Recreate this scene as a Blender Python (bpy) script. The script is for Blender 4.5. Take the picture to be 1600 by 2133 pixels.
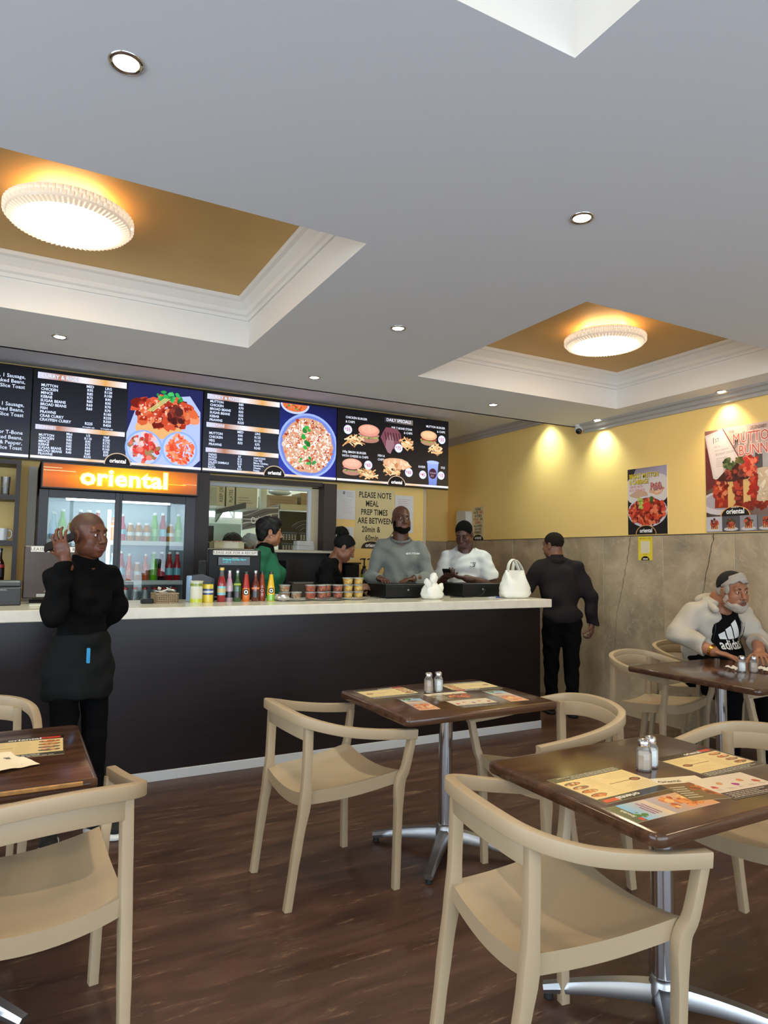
import bpy, bmesh, math, random
import numpy as np
from mathutils import Matrix, Vector

for o in list(bpy.data.objects):
    bpy.data.objects.remove(o, do_unlink=True)
scene = bpy.context.scene
COL = scene.collection
PI = math.pi

# ------------------------------------------------------------------ camera
cam_d = bpy.data.cameras.new('camera')
cam = bpy.data.objects.new('camera', cam_d)
COL.objects.link(cam)
cam_d.sensor_fit = 'HORIZONTAL'
cam_d.sensor_width = 36.0
cam_d.lens = 36.0 * 1409.2 / 1600.0
cam_d.clip_start = 0.05
R_ = (0.87830142, -0.47790281, 0.01398288)
U_ = (-0.04524708, -0.05397, 0.99751689)
F_ = (0.47596147, 0.87675318, 0.06902564)
cam.matrix_world = Matrix(((R_[0], U_[0], -F_[0], 0.0), (R_[1], U_[1], -F_[1], 0.0),
                           (R_[2], U_[2], -F_[2], 1.43), (0, 0, 0, 1)))
scene.camera = cam

# ------------------------------------------------------------------ world and daylight
world = bpy.data.worlds.new('daylight_sky')
scene.world = world
world.use_nodes = True
wn = world.node_tree.nodes
wn['Background'].inputs[0].default_value = (0.72, 0.86, 1.0, 1)
wn['Background'].inputs[1].default_value = 4.2


def area_light(name, loc, rot, sx, sy, power, col, portal=False):
    d = bpy.data.lights.new(name, 'AREA')
    d.shape = 'RECTANGLE'
    d.size, d.size_y = sx, sy
    d.energy = power
    d.color = col
    if portal:
        d.cycles.is_portal = True
    o = bpy.data.objects.new(name, d)
    o.location = loc
    o.rotation_euler = rot
    COL.objects.link(o)
    return o


# sky portals in the openings of the shopfront (behind the camera) and of the left shop window
area_light('shopfront_daylight', (0.95, -3.0, 1.45), (PI / 2, 0, 0), 7.6, 2.3, 1, (1, 1, 1), True)
area_light('side_window_daylight', (-3.30, 0.6, 1.5), (PI / 2, 0, -PI / 2), 4.6, 2.2, 1, (1, 1, 1), True)

# ------------------------------------------------------------------ exposure
vs = scene.view_settings
vs.view_transform = 'Standard'
vs.look = 'None'
vs.gamma = 1.0
vs.use_curve_mapping = False
vs.exposure = 0.36

# ------------------------------------------------------------------ helpers: colours and materials
def s2l(c):
    return tuple(((v / 12.92) if v <= 0.04045 else ((v + 0.055) / 1.055) ** 2.4) for v in c)


def rgb(r, g, b):
    return s2l((r / 255.0, g / 255.0, b / 255.0))


MATS = {}


def pbr(name, col, rough=0.5, metal=0.0, spec=0.5, emit=None, estr=0.0, coat=0.0, alpha=1.0, sss=0.0, bump=0.0, bscale=60.0, trans=0.0, sheen=0.0, var=0.0, vscale=8.0):
    if name in MATS:
        return MATS[name]
    m = bpy.data.materials.new(name)
    m.use_nodes = True
    nt = m.node_tree
    b = nt.nodes['Principled BSDF']
    b.inputs['Base Color'].default_value = (*col, 1)
    b.inputs['Roughness'].default_value = rough
    b.inputs['Metallic'].default_value = metal
    b.inputs['Specular IOR Level'].default_value = spec
    b.inputs['Coat Weight'].default_value = coat
    b.inputs['Alpha'].default_value = alpha
    b.inputs['Sheen Weight'].default_value = sheen
    b.inputs['Transmission Weight'].default_value = trans
    if sss:
        b.inputs['Subsurface Weight'].default_value = sss
        b.inputs['Subsurface Radius'].default_value = (0.02, 0.008, 0.004)
        b.inputs['Subsurface Scale'].default_value = 0.3
    if emit is not None:
        b.inputs['Emission Color'].default_value = (*emit, 1)
        b.inputs['Emission Strength'].default_value = estr
    if bump or var:
        tc = nt.nodes.new('ShaderNodeTexCoord')
    if var:
        n2 = nt.nodes.new('ShaderNodeTexNoise')
        n2.inputs['Scale'].default_value = vscale
        n2.inputs['Detail'].default_value = 5
        nt.links.new(tc.outputs['Object'], n2.inputs['Vector'])
        r = nt.nodes.new('ShaderNodeValToRGB')
        r.color_ramp.elements[0].position = 0.3
        r.color_ramp.elements[1].position = 0.7
        r.color_ramp.elements[0].color = (*[max(0, c * (1 - var)) for c in col], 1)
        r.color_ramp.elements[1].color = (*[min(1, c * (1 + var)) for c in col], 1)
        nt.links.new(n2.outputs['Fac'], r.inputs['Fac'])
        nt.links.new(r.outputs['Color'], b.inputs['Base Color'])
    if bump:
        n = nt.nodes.new('ShaderNodeTexNoise')
        n.inputs['Scale'].default_value = bscale
        n.inputs['Detail'].default_value = 4
        nt.links.new(tc.outputs['Object'], n.inputs['Vector'])
        bp = nt.nodes.new('ShaderNodeBump')
        bp.inputs['Strength'].default_value = bump
        bp.inputs['Distance'].default_value = 0.004
        nt.links.new(n.outputs['Fac'], bp.inputs['Height'])
        nt.links.new(bp.outputs['Normal'], b.inputs['Normal'])
    MATS[name] = m
    return m


def pane_mat(name, tint=(1, 1, 1), rough=0.0, ior=1.5, body=0.0, bcol=(0.8, 0.8, 0.8)):
    """thin clear pane or bottle wall: see-through with Fresnel reflections, optional milky body"""
    if name in MATS:
        return MATS[name]
    m = bpy.data.materials.new(name)
    m.use_nodes = True
    nt = m.node_tree
    nt.nodes.remove(nt.nodes['Principled BSDF'])
    out = nt.nodes['Material Output']
    tr = nt.nodes.new('ShaderNodeBsdfTransparent')
    tr.inputs[0].default_value = (*tint, 1)
    gl = nt.nodes.new('ShaderNodeBsdfGlossy')
    gl.inputs['Roughness'].default_value = rough
    fr = nt.nodes.new('ShaderNodeFresnel')
    fr.inputs[0].default_value = ior
    mx = nt.nodes.new('ShaderNodeMixShader')
    nt.links.new(fr.outputs[0], mx.inputs[0])
    src = tr.outputs[0]
    if body:
        df = nt.nodes.new('ShaderNodeBsdfDiffuse')
        df.inputs[0].default_value = (*bcol, 1)
        m2 = nt.nodes.new('ShaderNodeMixShader')
        m2.inputs[0].default_value = body
        nt.links.new(tr.outputs[0], m2.inputs[1])
        nt.links.new(df.outputs[0], m2.inputs[2])
        src = m2.outputs[0]
    nt.links.new(src, mx.inputs[1])
    nt.links.new(gl.outputs[0], mx.inputs[2])
    nt.links.new(mx.outputs[0], out.inputs[0])
    MATS[name] = m
    return m


def print_mat(name, emit=0.0, rough=0.5):
    """flat print: colours come from the mesh attribute; emit > 0 for lit screens and backlit signs"""
    if name in MATS:
        return MATS[name]
    m = bpy.data.materials.new(name)
    m.use_nodes = True
    nt = m.node_tree
    b = nt.nodes['Principled BSDF']
    a = nt.nodes.new('ShaderNodeAttribute')
    a.attribute_name = 'Col'
    b.inputs['Roughness'].default_value = rough
    if emit:
        b.inputs['Base Color'].default_value = (0.01, 0.01, 0.01, 1)
        nt.links.new(a.outputs['Color'], b.inputs['Emission Color'])
        b.inputs['Emission Strength'].default_value = emit
        b.inputs['Specular IOR Level'].default_value = 0.2
    else:
        nt.links.new(a.outputs['Color'], b.inputs['Base Color'])
    MATS[name] = m
    return m


# ------------------------------------------------------------------ helpers: objects
def mesh_obj(name, verts, faces, mat=None, parent=None, smooth=False, loc=None):
    me = bpy.data.meshes.new(name)
    me.from_pydata(verts, [], faces)
    me.update()
    if smooth:
        me.polygons.foreach_set('use_smooth', [True] * len(me.polygons))
    if mat is not None:
        for k in (mat if isinstance(mat, (list, tuple)) else [mat]):
            me.materials.append(k)
    o = bpy.data.objects.new(name, me)
    COL.objects.link(o)
    if parent is not None:
        o.parent = parent
    if loc:
        o.location = loc
    return o


def tag(o, label=None, cat=None, group=None, kind=None):
    if label:
        o['label'] = label
    if cat:
        o['category'] = cat
    if group:
        o['group'] = group
    if kind:
        o['kind'] = kind
    return o


def thing(name, label, cat, loc=(0, 0, 0), rz=0.0, group=None):
    o = bpy.data.objects.new(name, None)
    COL.objects.link(o)
    o.empty_display_size = 0.05
    o.location = loc
    o.rotation_euler = (0, 0, rz)
    return tag(o, label, cat, group)


def dup(root, loc=None, rz=None, label=None, group=None):
    r = root.copy()
    COL.objects.link(r)
    if loc is not None:
        r.location = loc
    if rz is not None:
        r.rotation_euler = (0, 0, rz)
    if label:
        r['label'] = label
    if group:
        r['group'] = group
    for ch in list(root.children):
        c = ch.copy()
        COL.objects.link(c)
        c.parent = r
        for g in list(ch.children):
            d = g.copy()
            COL.objects.link(d)
            d.parent = c
    return r


class B:
    """mesh builder: collects shapes, then links them as one object"""

    def __init__(self):
        self.v, self.f, self.m = [], [], []
        self.cm = 0

    def add(self, vs, fs, mi=None):
        o = len(self.v)
        self.v += [tuple(p) for p in vs]
        self.f += [tuple(i + o for i in f) for f in fs]
        self.m += [self.cm if mi is None else mi] * len(fs)
        return self

    def box(self, x0, x1, y0, y1, z0, z1, bev=0.0, mi=None):
        if bev <= 0:
            return self.add([(x0, y0, z0), (x1, y0, z0), (x1, y1, z0), (x0, y1, z0), (x0, y0, z1), (x1, y0, z1), (x1, y1, z1), (x0, y1, z1)],
                            [(0, 3, 2, 1), (4, 5, 6, 7), (0, 1, 5, 4), (1, 2, 6, 5), (2, 3, 7, 6), (3, 0, 4, 7)], mi)
        b = bev
        vs, idx = [], {}
        for i, (x, sx) in enumerate(((x0, 1), (x1, -1))):
            for j, (y, sy) in enumerate(((y0, 1), (y1, -1))):
                for k, (z, sz) in enumerate(((z0, 1), (z1, -1))):
                    idx[i, j, k] = len(vs)
                    vs += [(x, y + sy * b, z + sz * b), (x + sx * b, y, z + sz * b), (x + sx * b, y + sy * b, z)]
        fs = []
        g = lambda i, j, k, a: idx[i, j, k] + a
        fs.append([g(0, 0, 0, 0), g(0, 0, 1, 0), g(0, 1, 1, 0), g(0, 1, 0, 0)])
        fs.append([g(1, 0, 0, 0), g(1, 1, 0, 0), g(1, 1, 1, 0), g(1, 0, 1, 0)])
        fs.append([g(0, 0, 0, 1), g(1, 0, 0, 1), g(1, 0, 1, 1), g(0, 0, 1, 1)])
        fs.append([g(0, 1, 0, 1), g(0, 1, 1, 1), g(1, 1, 1, 1), g(1, 1, 0, 1)])
        fs.append([g(0, 0, 0, 2), g(0, 1, 0, 2), g(1, 1, 0, 2), g(1, 0, 0, 2)])
        fs.append([g(0, 0, 1, 2), g(1, 0, 1, 2), g(1, 1, 1, 2), g(0, 1, 1, 2)])
        for j in (0, 1):
            for k in (0, 1):
                fs.append([g(0, j, k, 2), g(1, j, k, 2), g(1, j, k, 1), g(0, j, k, 1)][::(1 if (j + k) % 2 else -1)])
        for i in (0, 1):
            for k in (0, 1):
                fs.append([g(i, 0, k, 2), g(i, 1, k, 2), g(i, 1, k, 0), g(i, 0, k, 0)][::(-1 if (i + k) % 2 else 1)])
        for i in (0, 1):
            for j in (0, 1):
                fs.append([g(i, j, 0, 0), g(i, j, 1, 0), g(i, j, 1, 1), g(i, j, 0, 1)][::(1 if (i + j) % 2 else -1)])
        for i in (0, 1):
            for j in (0, 1):
                for k in (0, 1):
                    fs.append([g(i, j, k, 0), g(i, j, k, 1), g(i, j, k, 2)][::(-1 if (i + j + k) % 2 else 1)])
        return self.add(vs, fs, mi)

    def lathe(self, prof, n=16, c=(0, 0, 0), mi=None, axis='Z', cap=True, ph=0.0):
        vs, fs = [], []
        for (r, z) in prof:
            for i in range(n):
                a = 2 * PI * i / n + ph
                p = (r * math.cos(a), r * math.sin(a), z)
                if axis == 'X':
                    p = (p[2], p[0], p[1])
                elif axis == 'Y':
                    p = (p[1], p[2], p[0])
                vs.append((p[0] + c[0], p[1] + c[1], p[2] + c[2]))
        for j in range(len(prof) - 1):
            for i in range(n):
                k = (i + 1) % n
                fs.append((j * n + i, j * n + k, (j + 1) * n + k, (j + 1) * n + i))
        if cap:
            fs.append(tuple(range(n))[::-1])
            fs.append(tuple((len(prof) - 1) * n + i for i in range(n)))
        return self.add(vs, fs, mi)

    def sweep(self, path, sec, ups=None, closed=False, mi=None, cap=True, scales=None):
        """sweep a 2D section (list of (side, up)) along a 3D path"""
        P = [Vector(p) for p in path]
        n, k = len(P), len(sec)
        vs, fs = [], []
        for i in range(n):
            if closed:
                t = (P[(i + 1) % n] - P[i - 1])
            else:
                t = P[min(i + 1, n - 1)] - P[max(i - 1, 0)]
            t.normalize()
            up = Vector(ups[i] if ups and not isinstance(ups[0], (int, float)) else (ups if ups else (0, 0, 1)))
            s = t.cross(up)
            if s.length < 1e-5:
                s = t.cross(Vector((0, 1, 0)))
            s.normalize()
            u = s.cross(t)
            q = scales[i] if scales else 1.0
            q = q if isinstance(q, (tuple, list)) else (q, q)
            for (a, b) in sec:
                vs.append(P[i] + s * a * q[0] + u * b * q[1])
        for i in range(n if closed else n - 1):
            j = (i + 1) % n
            for a in range(k):
                b = (a + 1) % k
                fs.append((i * k + a, i * k + b, j * k + b, j * k + a))
        if not closed and cap:
            fs.append(tuple(range(k))[::-1])
            fs.append(tuple((n - 1) * k + a for a in range(k)))
        return self.add(vs, fs, mi)

    def tube(self, path, r, n=8, mi=None, rs=None, closed=False):
        sec = [(r * math.cos(2 * PI * i / n), r * math.sin(2 * PI * i / n)) for i in range(n)]
        return self.sweep(path, sec, mi=mi, scales=rs, closed=closed)

    def prism(self, poly, z0, z1, mi=None, f=None):
        n = len(poly)
        f = f or (lambda u, v, w: (u, v, w))
        vs = [f(u, v, z0) for u, v in poly] + [f(u, v, z1) for u, v in poly]
        fs = [tuple(range(n))[::-1], tuple(range(n, 2 * n))] + [(i, (i + 1) % n, (i + 1) % n + n, i + n) for i in range(n)]
        return self.add(vs, fs, mi)

    def build(self, name, mat, parent=None, smooth=False, loc=None, auto=None):
        o = mesh_obj(name, self.v, self.f, mat, parent, smooth, loc)
        if any(self.m):
            o.data.polygons.foreach_set('material_index', self.m)
        if auto:
            o.data.polygons.foreach_set('use_smooth', [True] * len(o.data.polygons))
            o.data.set_sharp_from_angle(angle=math.radians(auto))
        return o


def rrect(w, h, r=0.0, n=4, cx=0.0, cy=0.0):
    if r <= 0:
        return [(cx - w / 2, cy - h / 2), (cx + w / 2, cy - h / 2), (cx + w / 2, cy + h / 2), (cx - w / 2, cy + h / 2)]
    p = []
    for qx, qy, a0 in ((1, -1, -PI / 2), (1, 1, 0), (-1, 1, PI / 2), (-1, -1, PI)):
        for i in range(n + 1):
            a = a0 + PI / 2 * i / n
            p.append((cx + qx * (w / 2 - r) + r * math.cos(a), cy + qy * (h / 2 - r) + r * math.sin(a)))
    return p


def struct(o):
    o['kind'] = 'structure'
    return o


# ------------------------------------------------------------------ helpers: flat print (screens, posters, labels)
_font_cache = {}


def text_geo(s, size, bold, sx, sp):
    key = (s, bold, sp)
    if key not in _font_cache:
        cu = bpy.data.curves.new('lettering', 'FONT')
        cu.body = s
        cu.size = 1.0
        cu.resolution_u = 2
        cu.fill_mode = 'FRONT'
        cu.offset = bold
        cu.space_character = sp
        ob = bpy.data.objects.new('lettering', cu)
        me = ob.to_mesh()
        vs = [tuple(v.co[:2]) for v in me.vertices]
        fs = [tuple(p.vertices) for p in me.polygons]
        ob.to_mesh_clear()
        bpy.data.objects.remove(ob)
        bpy.data.curves.remove(cu)
        _font_cache[key] = (vs, fs)
    vs, fs = _font_cache[key]
    return [(x * size * sx, y * size) for x, y in vs], fs


class Print:
    def __init__(self, eps=0.000015, rng=1):
        self.v, self.f, self.c = [], [], []
        self.z = 0.0
        self.eps = eps
        self.r = random.Random(rng)
        self.cl = None

    def poly(self, pts, col, cols=None):
        o = len(self.v)
        self.z += self.eps
        if self.cl:
            a = self.cl
            pts = [(min(max(q[0], a[0]), a[2]), min(max(q[1], a[1]), a[3])) for q in pts]
        for i, p in enumerate(pts):
            self.v.append((p[0], p[1], self.z))
            self.c.append(rgb(*(cols[i] if cols else col)))
        self.f.append(tuple(range(o, o + len(pts))))

    def rect(self, x0, y0, x1, y1, col, cols=None):
        self.poly([(x0, y0), (x1, y0), (x1, y1), (x0, y1)], col, cols)

    def ell(self, cx, cy, rx, ry, col, n=20, a0=0.0, a1=2 * PI, rot=0.0):
        n2 = n if a1 - a0 > 6.28 else n + 1
        p = []
        for i in range(n2):
            a = a0 + (a1 - a0) * i / n
            x, y = rx * math.cos(a), ry * math.sin(a)
            p.append((cx + x * math.cos(rot) - y * math.sin(rot), cy + x * math.sin(rot) + y * math.cos(rot)))
        self.poly(p, col)

    def ring(self, cx, cy, r0, r1, col, a0=0.0, a1=PI, n=20, sy=1.0):
        for i in range(n):
            a, b = a0 + (a1 - a0) * i / n, a0 + (a1 - a0) * (i + 1) / n
            self.poly([(cx + r0 * math.cos(a), cy + sy * r0 * math.sin(a)), (cx + r1 * math.cos(a), cy + sy * r1 * math.sin(a)),
                       (cx + r1 * math.cos(b), cy + sy * r1 * math.sin(b)), (cx + r0 * math.cos(b), cy + sy * r0 * math.sin(b))], col)
            self.z -= self.eps
        self.z += self.eps

    def blob(self, cx, cy, rx, ry, col, n=9, jit=0.25, rot=0.0):
        p = []
        for i in range(n):
            a = 2 * PI * i / n
            k = 1 + self.r.uniform(-jit, jit)
            x, y = rx * k * math.cos(a), ry * k * math.sin(a)
            p.append((cx + x * math.cos(rot) - y * math.sin(rot), cy + x * math.sin(rot) + y * math.cos(rot)))
        self.poly(p, col)

    def scatter(self, cx, cy, rx, ry, n, cols, smin, smax, asp=(0.5, 1.0), clip=None):
        for _ in range(n):
            a, q = self.r.uniform(0, 2 * PI), math.sqrt(self.r.random())
            x, y = cx + rx * q * math.cos(a), cy + ry * q * math.sin(a)
            if clip and not (clip[0] < x < clip[2] and clip[1] < y < clip[3]):
                continue
            s = self.r.uniform(smin, smax)
            c = self.r.choice(cols)
            j = self.r.randint(-12, 12)
            c = tuple(max(0, min(255, v + j)) for v in c)
            self.blob(x, y, s, s * self.r.uniform(*asp), c, 7, 0.3, self.r.uniform(0, PI))

    def text(self, s, x, y, size, col, bold=0.0, sx=1.0, align='L', sp=1.0, shear=0.0, rot=0.0, arc=None):
        vs, fs = text_geo(s, size, bold, sx, sp)
        if not vs:
            return 0
        x0, x1 = min(p[0] for p in vs), max(p[0] for p in vs)
        dx = {'L': 0, 'C': -(x0 + x1) / 2, 'R': -x1}[align]
        o = len(self.v)
        self.z += self.eps
        c = rgb(*col)
        for (a, b) in vs:
            a += dx + b * shear
            if rot:
                a, b = a * math.cos(rot) - b * math.sin(rot), a * math.sin(rot) + b * math.cos(rot)
            self.v.append((x + a, y + b, self.z))
            self.c.append(c)
        self.f += [tuple(i + o for i in f) for f in fs]
        return x1 - x0

    def lines(self, x0, x1, y0, y1, n, col, h=0.3, ragged=0.4):
        """rows of unreadable small print"""
        dy = (y1 - y0) / n
        for i in range(n):
            y = y1 - dy * (i + 0.7)
            x = x0
            xe = x1 - (x1 - x0) * self.r.uniform(0, ragged)
            while x < xe:
                w = self.r.uniform(0.03, 0.09) * (x1 - x0)
                self.rect(x, y, min(x + w, xe), y + dy * h, col)
                self.z -= self.eps
                x += w + 0.012 * (x1 - x0)
        self.z += self.eps

    def build(self, name, mat, parent, M):
        """M maps (u, v, w) to the parent's space"""
        M = Matrix(M) if not isinstance(M, Matrix) else M
        vs = [tuple(M @ Vector(p)) for p in self.v]
        me = bpy.data.meshes.new(name)
        me.from_pydata(vs, [], self.f)
        ca = me.color_attributes.new('Col', 'FLOAT_COLOR', 'POINT')
        arr = np.ones((len(vs), 4), dtype=np.float32)
        arr[:, :3] = np.array(self.c, dtype=np.float32)
        ca.data.foreach_set('color', arr.ravel())
        me.update()
        me.materials.append(mat)
        o = bpy.data.objects.new(name, me)
        COL.objects.link(o)
        o.parent = parent
        return o


def frame(o, u, v):
    """matrix with origin o, axes u, v and their normal"""
    u, v = Vector(u), Vector(v)
    w = u.cross(v)
    return Matrix(((u[0], v[0], w[0], o[0]), (u[1], v[1], w[1], o[1]), (u[2], v[2], w[2], o[2]), (0, 0, 0, 1)))


PAPER = print_mat('printed_paper', 0, 0.5)
GLOSSY_PRINT = print_mat('laminated_print', 0, 0.22)
SCREEN = print_mat('lit_screen', 1.0, 0.25)
BACKLIT = print_mat('backlit_sign', 1.5, 0.4)


def dome_logo(p, cx, cy, r, txt='oriental', col=(12, 10, 12), rim=(205, 170, 130), sy=0.75, h=0.0):
    """half-round black emblem with a rim and white lettering"""
    p.ell(cx, cy, r, r * sy, col, 24, 0, PI)
    p.ring(cx, cy, r * 0.94, r * 1.02, rim, 0, PI, 24, sy)
    p.text(txt, cx, cy + r * 0.14, r * 0.46, (255, 255, 255), 0.03, 0.86, 'C')

# ================================================================== THE SETTING
XL, XR = -3.3, 5.12          # left and right walls
YF, YH, YB = -3.0, 6.5, 7.62  # shopfront, serving-hatch wall, rear wall
ZC, ZH = 2.84, 3.045           # dropped ceiling, higher ceiling over the counter
YD = 5.255                    # rear edge of the dropped ceiling
ZW = 1.675                    # top of the stone wainscot


def wood_nodes(m, dark, mid, light, scale, stretch, fleck=None, rough=(0.3, 0.45), axis='X', bump=0.05):
    nt = m.node_tree
    b = nt.nodes['Principled BSDF']
    tc = nt.nodes.new('ShaderNodeTexCoord')
    mp = nt.nodes.new('ShaderNodeMapping')
    st = [1, 1, 1]
    st['XYZ'.index(axis)] = 1.0 / stretch
    mp.inputs['Scale'].default_value = [s * scale for s in st]
    nt.links.new(tc.outputs['Object'], mp.inputs['Vector'])
    n1 = nt.nodes.new('ShaderNodeTexNoise')
    n1.inputs['Scale'].default_value = 1.0
    n1.inputs['Detail'].default_value = 8
    n1.inputs['Roughness'].default_value = 0.65
    n1.inputs['Distortion'].default_value = 0.6
    nt.links.new(mp.outputs[0], n1.inputs['Vector'])
    r = nt.nodes.new('ShaderNodeValToRGB')
    e = r.color_ramp.elements
    e[0].position, e[0].color = 0.28, (*dark, 1)
    e[1].position, e[1].color = 0.72, (*light, 1)
    k = e.new(0.5)
    k.color = (*mid, 1)
    nt.links.new(n1.outputs['Fac'], r.inputs['Fac'])
    col = r.outputs['Color']
    if fleck:
        mp2 = nt.nodes.new('ShaderNodeMapping')
        mp2.inputs['Scale'].default_value = [s * scale * 2.6 for s in st]
        nt.links.new(tc.outputs['Object'], mp2.inputs['Vector'])
        n2 = nt.nodes.new('ShaderNodeTexNoise')
        n2.inputs['Scale'].default_value = 1.0
        n2.inputs['Detail'].default_value = 10
        n2.inputs['Roughness'].default_value = 0.8
        nt.links.new(mp2.outputs[0], n2.inputs['Vector'])
        r2 = nt.nodes.new('ShaderNodeValToRGB')
        r2.color_ramp.elements[0].position = 0.56
        r2.color_ramp.elements[0].color = (0, 0, 0, 1)
        r2.color_ramp.elements[1].position = 0.74
        r2.color_ramp.elements[1].color = (1, 1, 1, 1)
        nt.links.new(n2.outputs['Fac'], r2.inputs['Fac'])
        mx = nt.nodes.new('ShaderNodeMix')
        mx.data_type = 'RGBA'
        nt.links.new(r2.outputs['Color'], mx.inputs[0])
        nt.links.new(col, mx.inputs[6])
        mx.inputs[7].default_value = (*fleck, 1)
        col = mx.outputs[2]
    nt.links.new(col, b.inputs['Base Color'])
    mr = nt.nodes.new('ShaderNodeMapRange')
    mr.inputs[3].default_value, mr.inputs[4].default_value = rough
    nt.links.new(n1.outputs['Fac'], mr.inputs[0])
    nt.links.new(mr.outputs[0], b.inputs['Roughness'])
    bp = nt.nodes.new('ShaderNodeBump')
    bp.inputs['Strength'].default_value = bump
    bp.inputs['Distance'].default_value = 0.003
    nt.links.new(n1.outputs['Fac'], bp.inputs['Height'])
    nt.links.new(bp.outputs['Normal'], b.inputs['Normal'])
    return m


M_FLOOR = wood_nodes(pbr('brown_wood_vinyl', (0.06, 0.03, 0.02)), rgb(50, 32, 24), rgb(76, 50, 38), rgb(98, 68, 52), 9, 6, rgb(168, 134, 106), (0.34, 0.52))
M_COUNTER = wood_nodes(pbr('dark_wenge_laminate', (0.02, 0.01, 0.01), spec=0.38), rgb(20, 11, 12), rgb(25, 14, 15), rgb(31, 19, 20), 30, 20, None, (0.24, 0.34), 'X', 0.02)
M_TABLE = wood_nodes(pbr('dark_stained_tabletop', (0.05, 0.03, 0.02)), rgb(52, 33, 23), rgb(76, 50, 35), rgb(98, 67, 47), 22, 9, None, (0.10, 0.20), 'X', 0.05)
M_CEIL = pbr('ceiling_paint', rgb(224, 228, 236), 0.85, bump=0.03, bscale=120)
M_WHITE = pbr('white_trim_paint', rgb(232, 230, 226), 0.6)
M_GOLD = pbr('gold_ceiling_paint', rgb(208, 170, 106), 0.55, var=0.05, vscale=3)
M_YELLOW = pbr('yellow_wall_paint', rgb(252, 216, 136), 0.6, bump=0.03, bscale=90)
M_DARKWOOD = pbr('dark_brown_board', rgb(52, 40, 38), 0.45)
M_GREYTRIM = pbr('grey_cornice_paint', rgb(178, 174, 170), 0.7)

# floor
b = B().box(XL, XR + 0.15, YF, 9.2, -0.1, 0.0)
floor = struct(b.build('floor', M_FLOOR))

# walls
b = B().box(XR, XR + 0.15, YF - 0.15, YB + 0.15, 0, 3.4)
wall_right = struct(b.build('wall_right', M_YELLOW))
b = B().box(4.06, XR + 0.15, YB, YB + 0.15, 0, 3.4)
wall_rear = struct(b.build('wall_rear', M_YELLOW))
# serving-hatch wall with its opening 
HX0, HX1, HZ0, HZ1 = 1.575, 2.725, 1.505, 2.155
b = B()
b.box(XL, HX0, YH, YH + 0.12, 0, 3.4)
b.box(HX1, 4.06, YH, YH + 0.12, 0, 3.4)
b.box(HX0, HX1, YH, YH + 0.12, 0, HZ0)
b.box(HX0, HX1, YH, YH + 0.12, HZ1, 3.4)
b.box(3.94, 4.06, YH + 0.12, YB + 0.15, 0, 3.4)
wall_back = struct(b.build('wall_back', M_YELLOW))
# pale corner bead at the free end of the hatch wall
o = B().box(4.035, 4.066, YH - 0.006, YH + 0.124, 0, 2.25).build('corner_bead', pbr('aluminium_bead', rgb(198, 190, 172), 0.4, 0.3), wall_back)

# left wall with a wide shop window, shopfront behind the camera
b = B()
b.box(XL - 0.15, XL, YF - 0.15, -1.7, 0, 3.4)
b.box(XL - 0.15, XL, 2.9, 9.2, 0, 3.4)
b.box(XL - 0.15, XL, -1.7, 2.9, 0, 0.4)
b.box(XL - 0.15, XL, -1.7, 2.9, 2.6, 3.4)
wall_left = struct(b.build('wall_left', M_YELLOW))
b = B()
b.box(XL, -2.85, YF - 0.15, YF, 0, 3.4)
b.box(4.75, XR, YF - 0.15, YF, 0, 3.4)
b.box(-2.85, 4.75, YF - 0.15, YF, 0, 0.3)
b.box(-2.85, 4.75, YF - 0.15, YF, 2.6, 3.4)
wall_front = struct(b.build('wall_front', M_YELLOW))
M_ALU = pbr('dark_window_frame', rgb(60, 60, 62), 0.4, 0.6)
win = struct(B().box(-2.85, 4.75, YF - 0.09, YF - 0.03, 0.3, 0.36).box(-2.85, 4.75, YF - 0.09, YF - 0.03, 2.54, 2.6).build('window_1', M_ALU))
for x in (-2.82, -0.95, 0.95, 2.85, 4.72):
    B().box(x - 0.03, x + 0.03, YF - 0.09, YF - 0.03, 0.36, 2.54).build('mullion', M_ALU, win)
win2 = struct(B().box(XL - 0.1, XL - 0.04, -1.7, 2.9, 0.4, 0.46).box(XL - 0.1, XL - 0.04, -1.7, 2.9, 2.54, 2.6).build('window_2', M_ALU))
for y in (-1.67, -0.15, 1.35, 2.87):
    B().box(XL - 0.1, XL - 0.04, y - 0.03, y + 0.03, 0.46, 2.54).build('mullion', M_ALU, win2)

# ceiling: dropped slab with four recessed trays, and a higher strip over the counter
TR = [(-1.0, 1.322, 2.635, 4.39), (2.665, 4.818, 2.635, 4.40), (-1.0, 1.317, -0.40, 1.34), (2.665, 4.818, -0.40, 1.34)]
xs = sorted({XL, XR} | {t[0] for t in TR} | {t[1] for t in TR} | {-0.999})
ys = sorted({YF, YD} | {t[2] for t in TR} | {t[3] for t in TR})
b = B()
for i in range(len(xs) - 1):
    for j in range(len(ys) - 1):
        mx_, my_ = (xs[i] + xs[i + 1]) / 2, (ys[j] + ys[j + 1]) / 2
        if any(t[0] < mx_ < t[1] and t[2] < my_ < t[3] for t in TR):
            continue
        b.add([(xs[i], ys[j], ZC), (xs[i + 1], ys[j], ZC), (xs[i + 1], ys[j + 1], ZC), (xs[i], ys[j + 1], ZC)], [(0, 3, 2, 1)])
b.box(XL, XR, YD - 0.03, YD, ZC, 3.35)
b.box(XL, XR, YD, 9.2, ZH, ZH + 0.1)
b.box(XL, XR, YF, YD, 3.35, 3.4)
ceiling = struct(b.build('ceiling', M_CEIL))
ZR = 3.145
sec = [(0.0, 0.0), (0.012, 0.0), (0.016, 0.018), (0.030, 0.026), (0.036, 0.05), (0.06, 0.075), (0.066, 0.085), (0.085, 0.092), (0.092, 0.11), (0.0, 0.11)]


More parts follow.
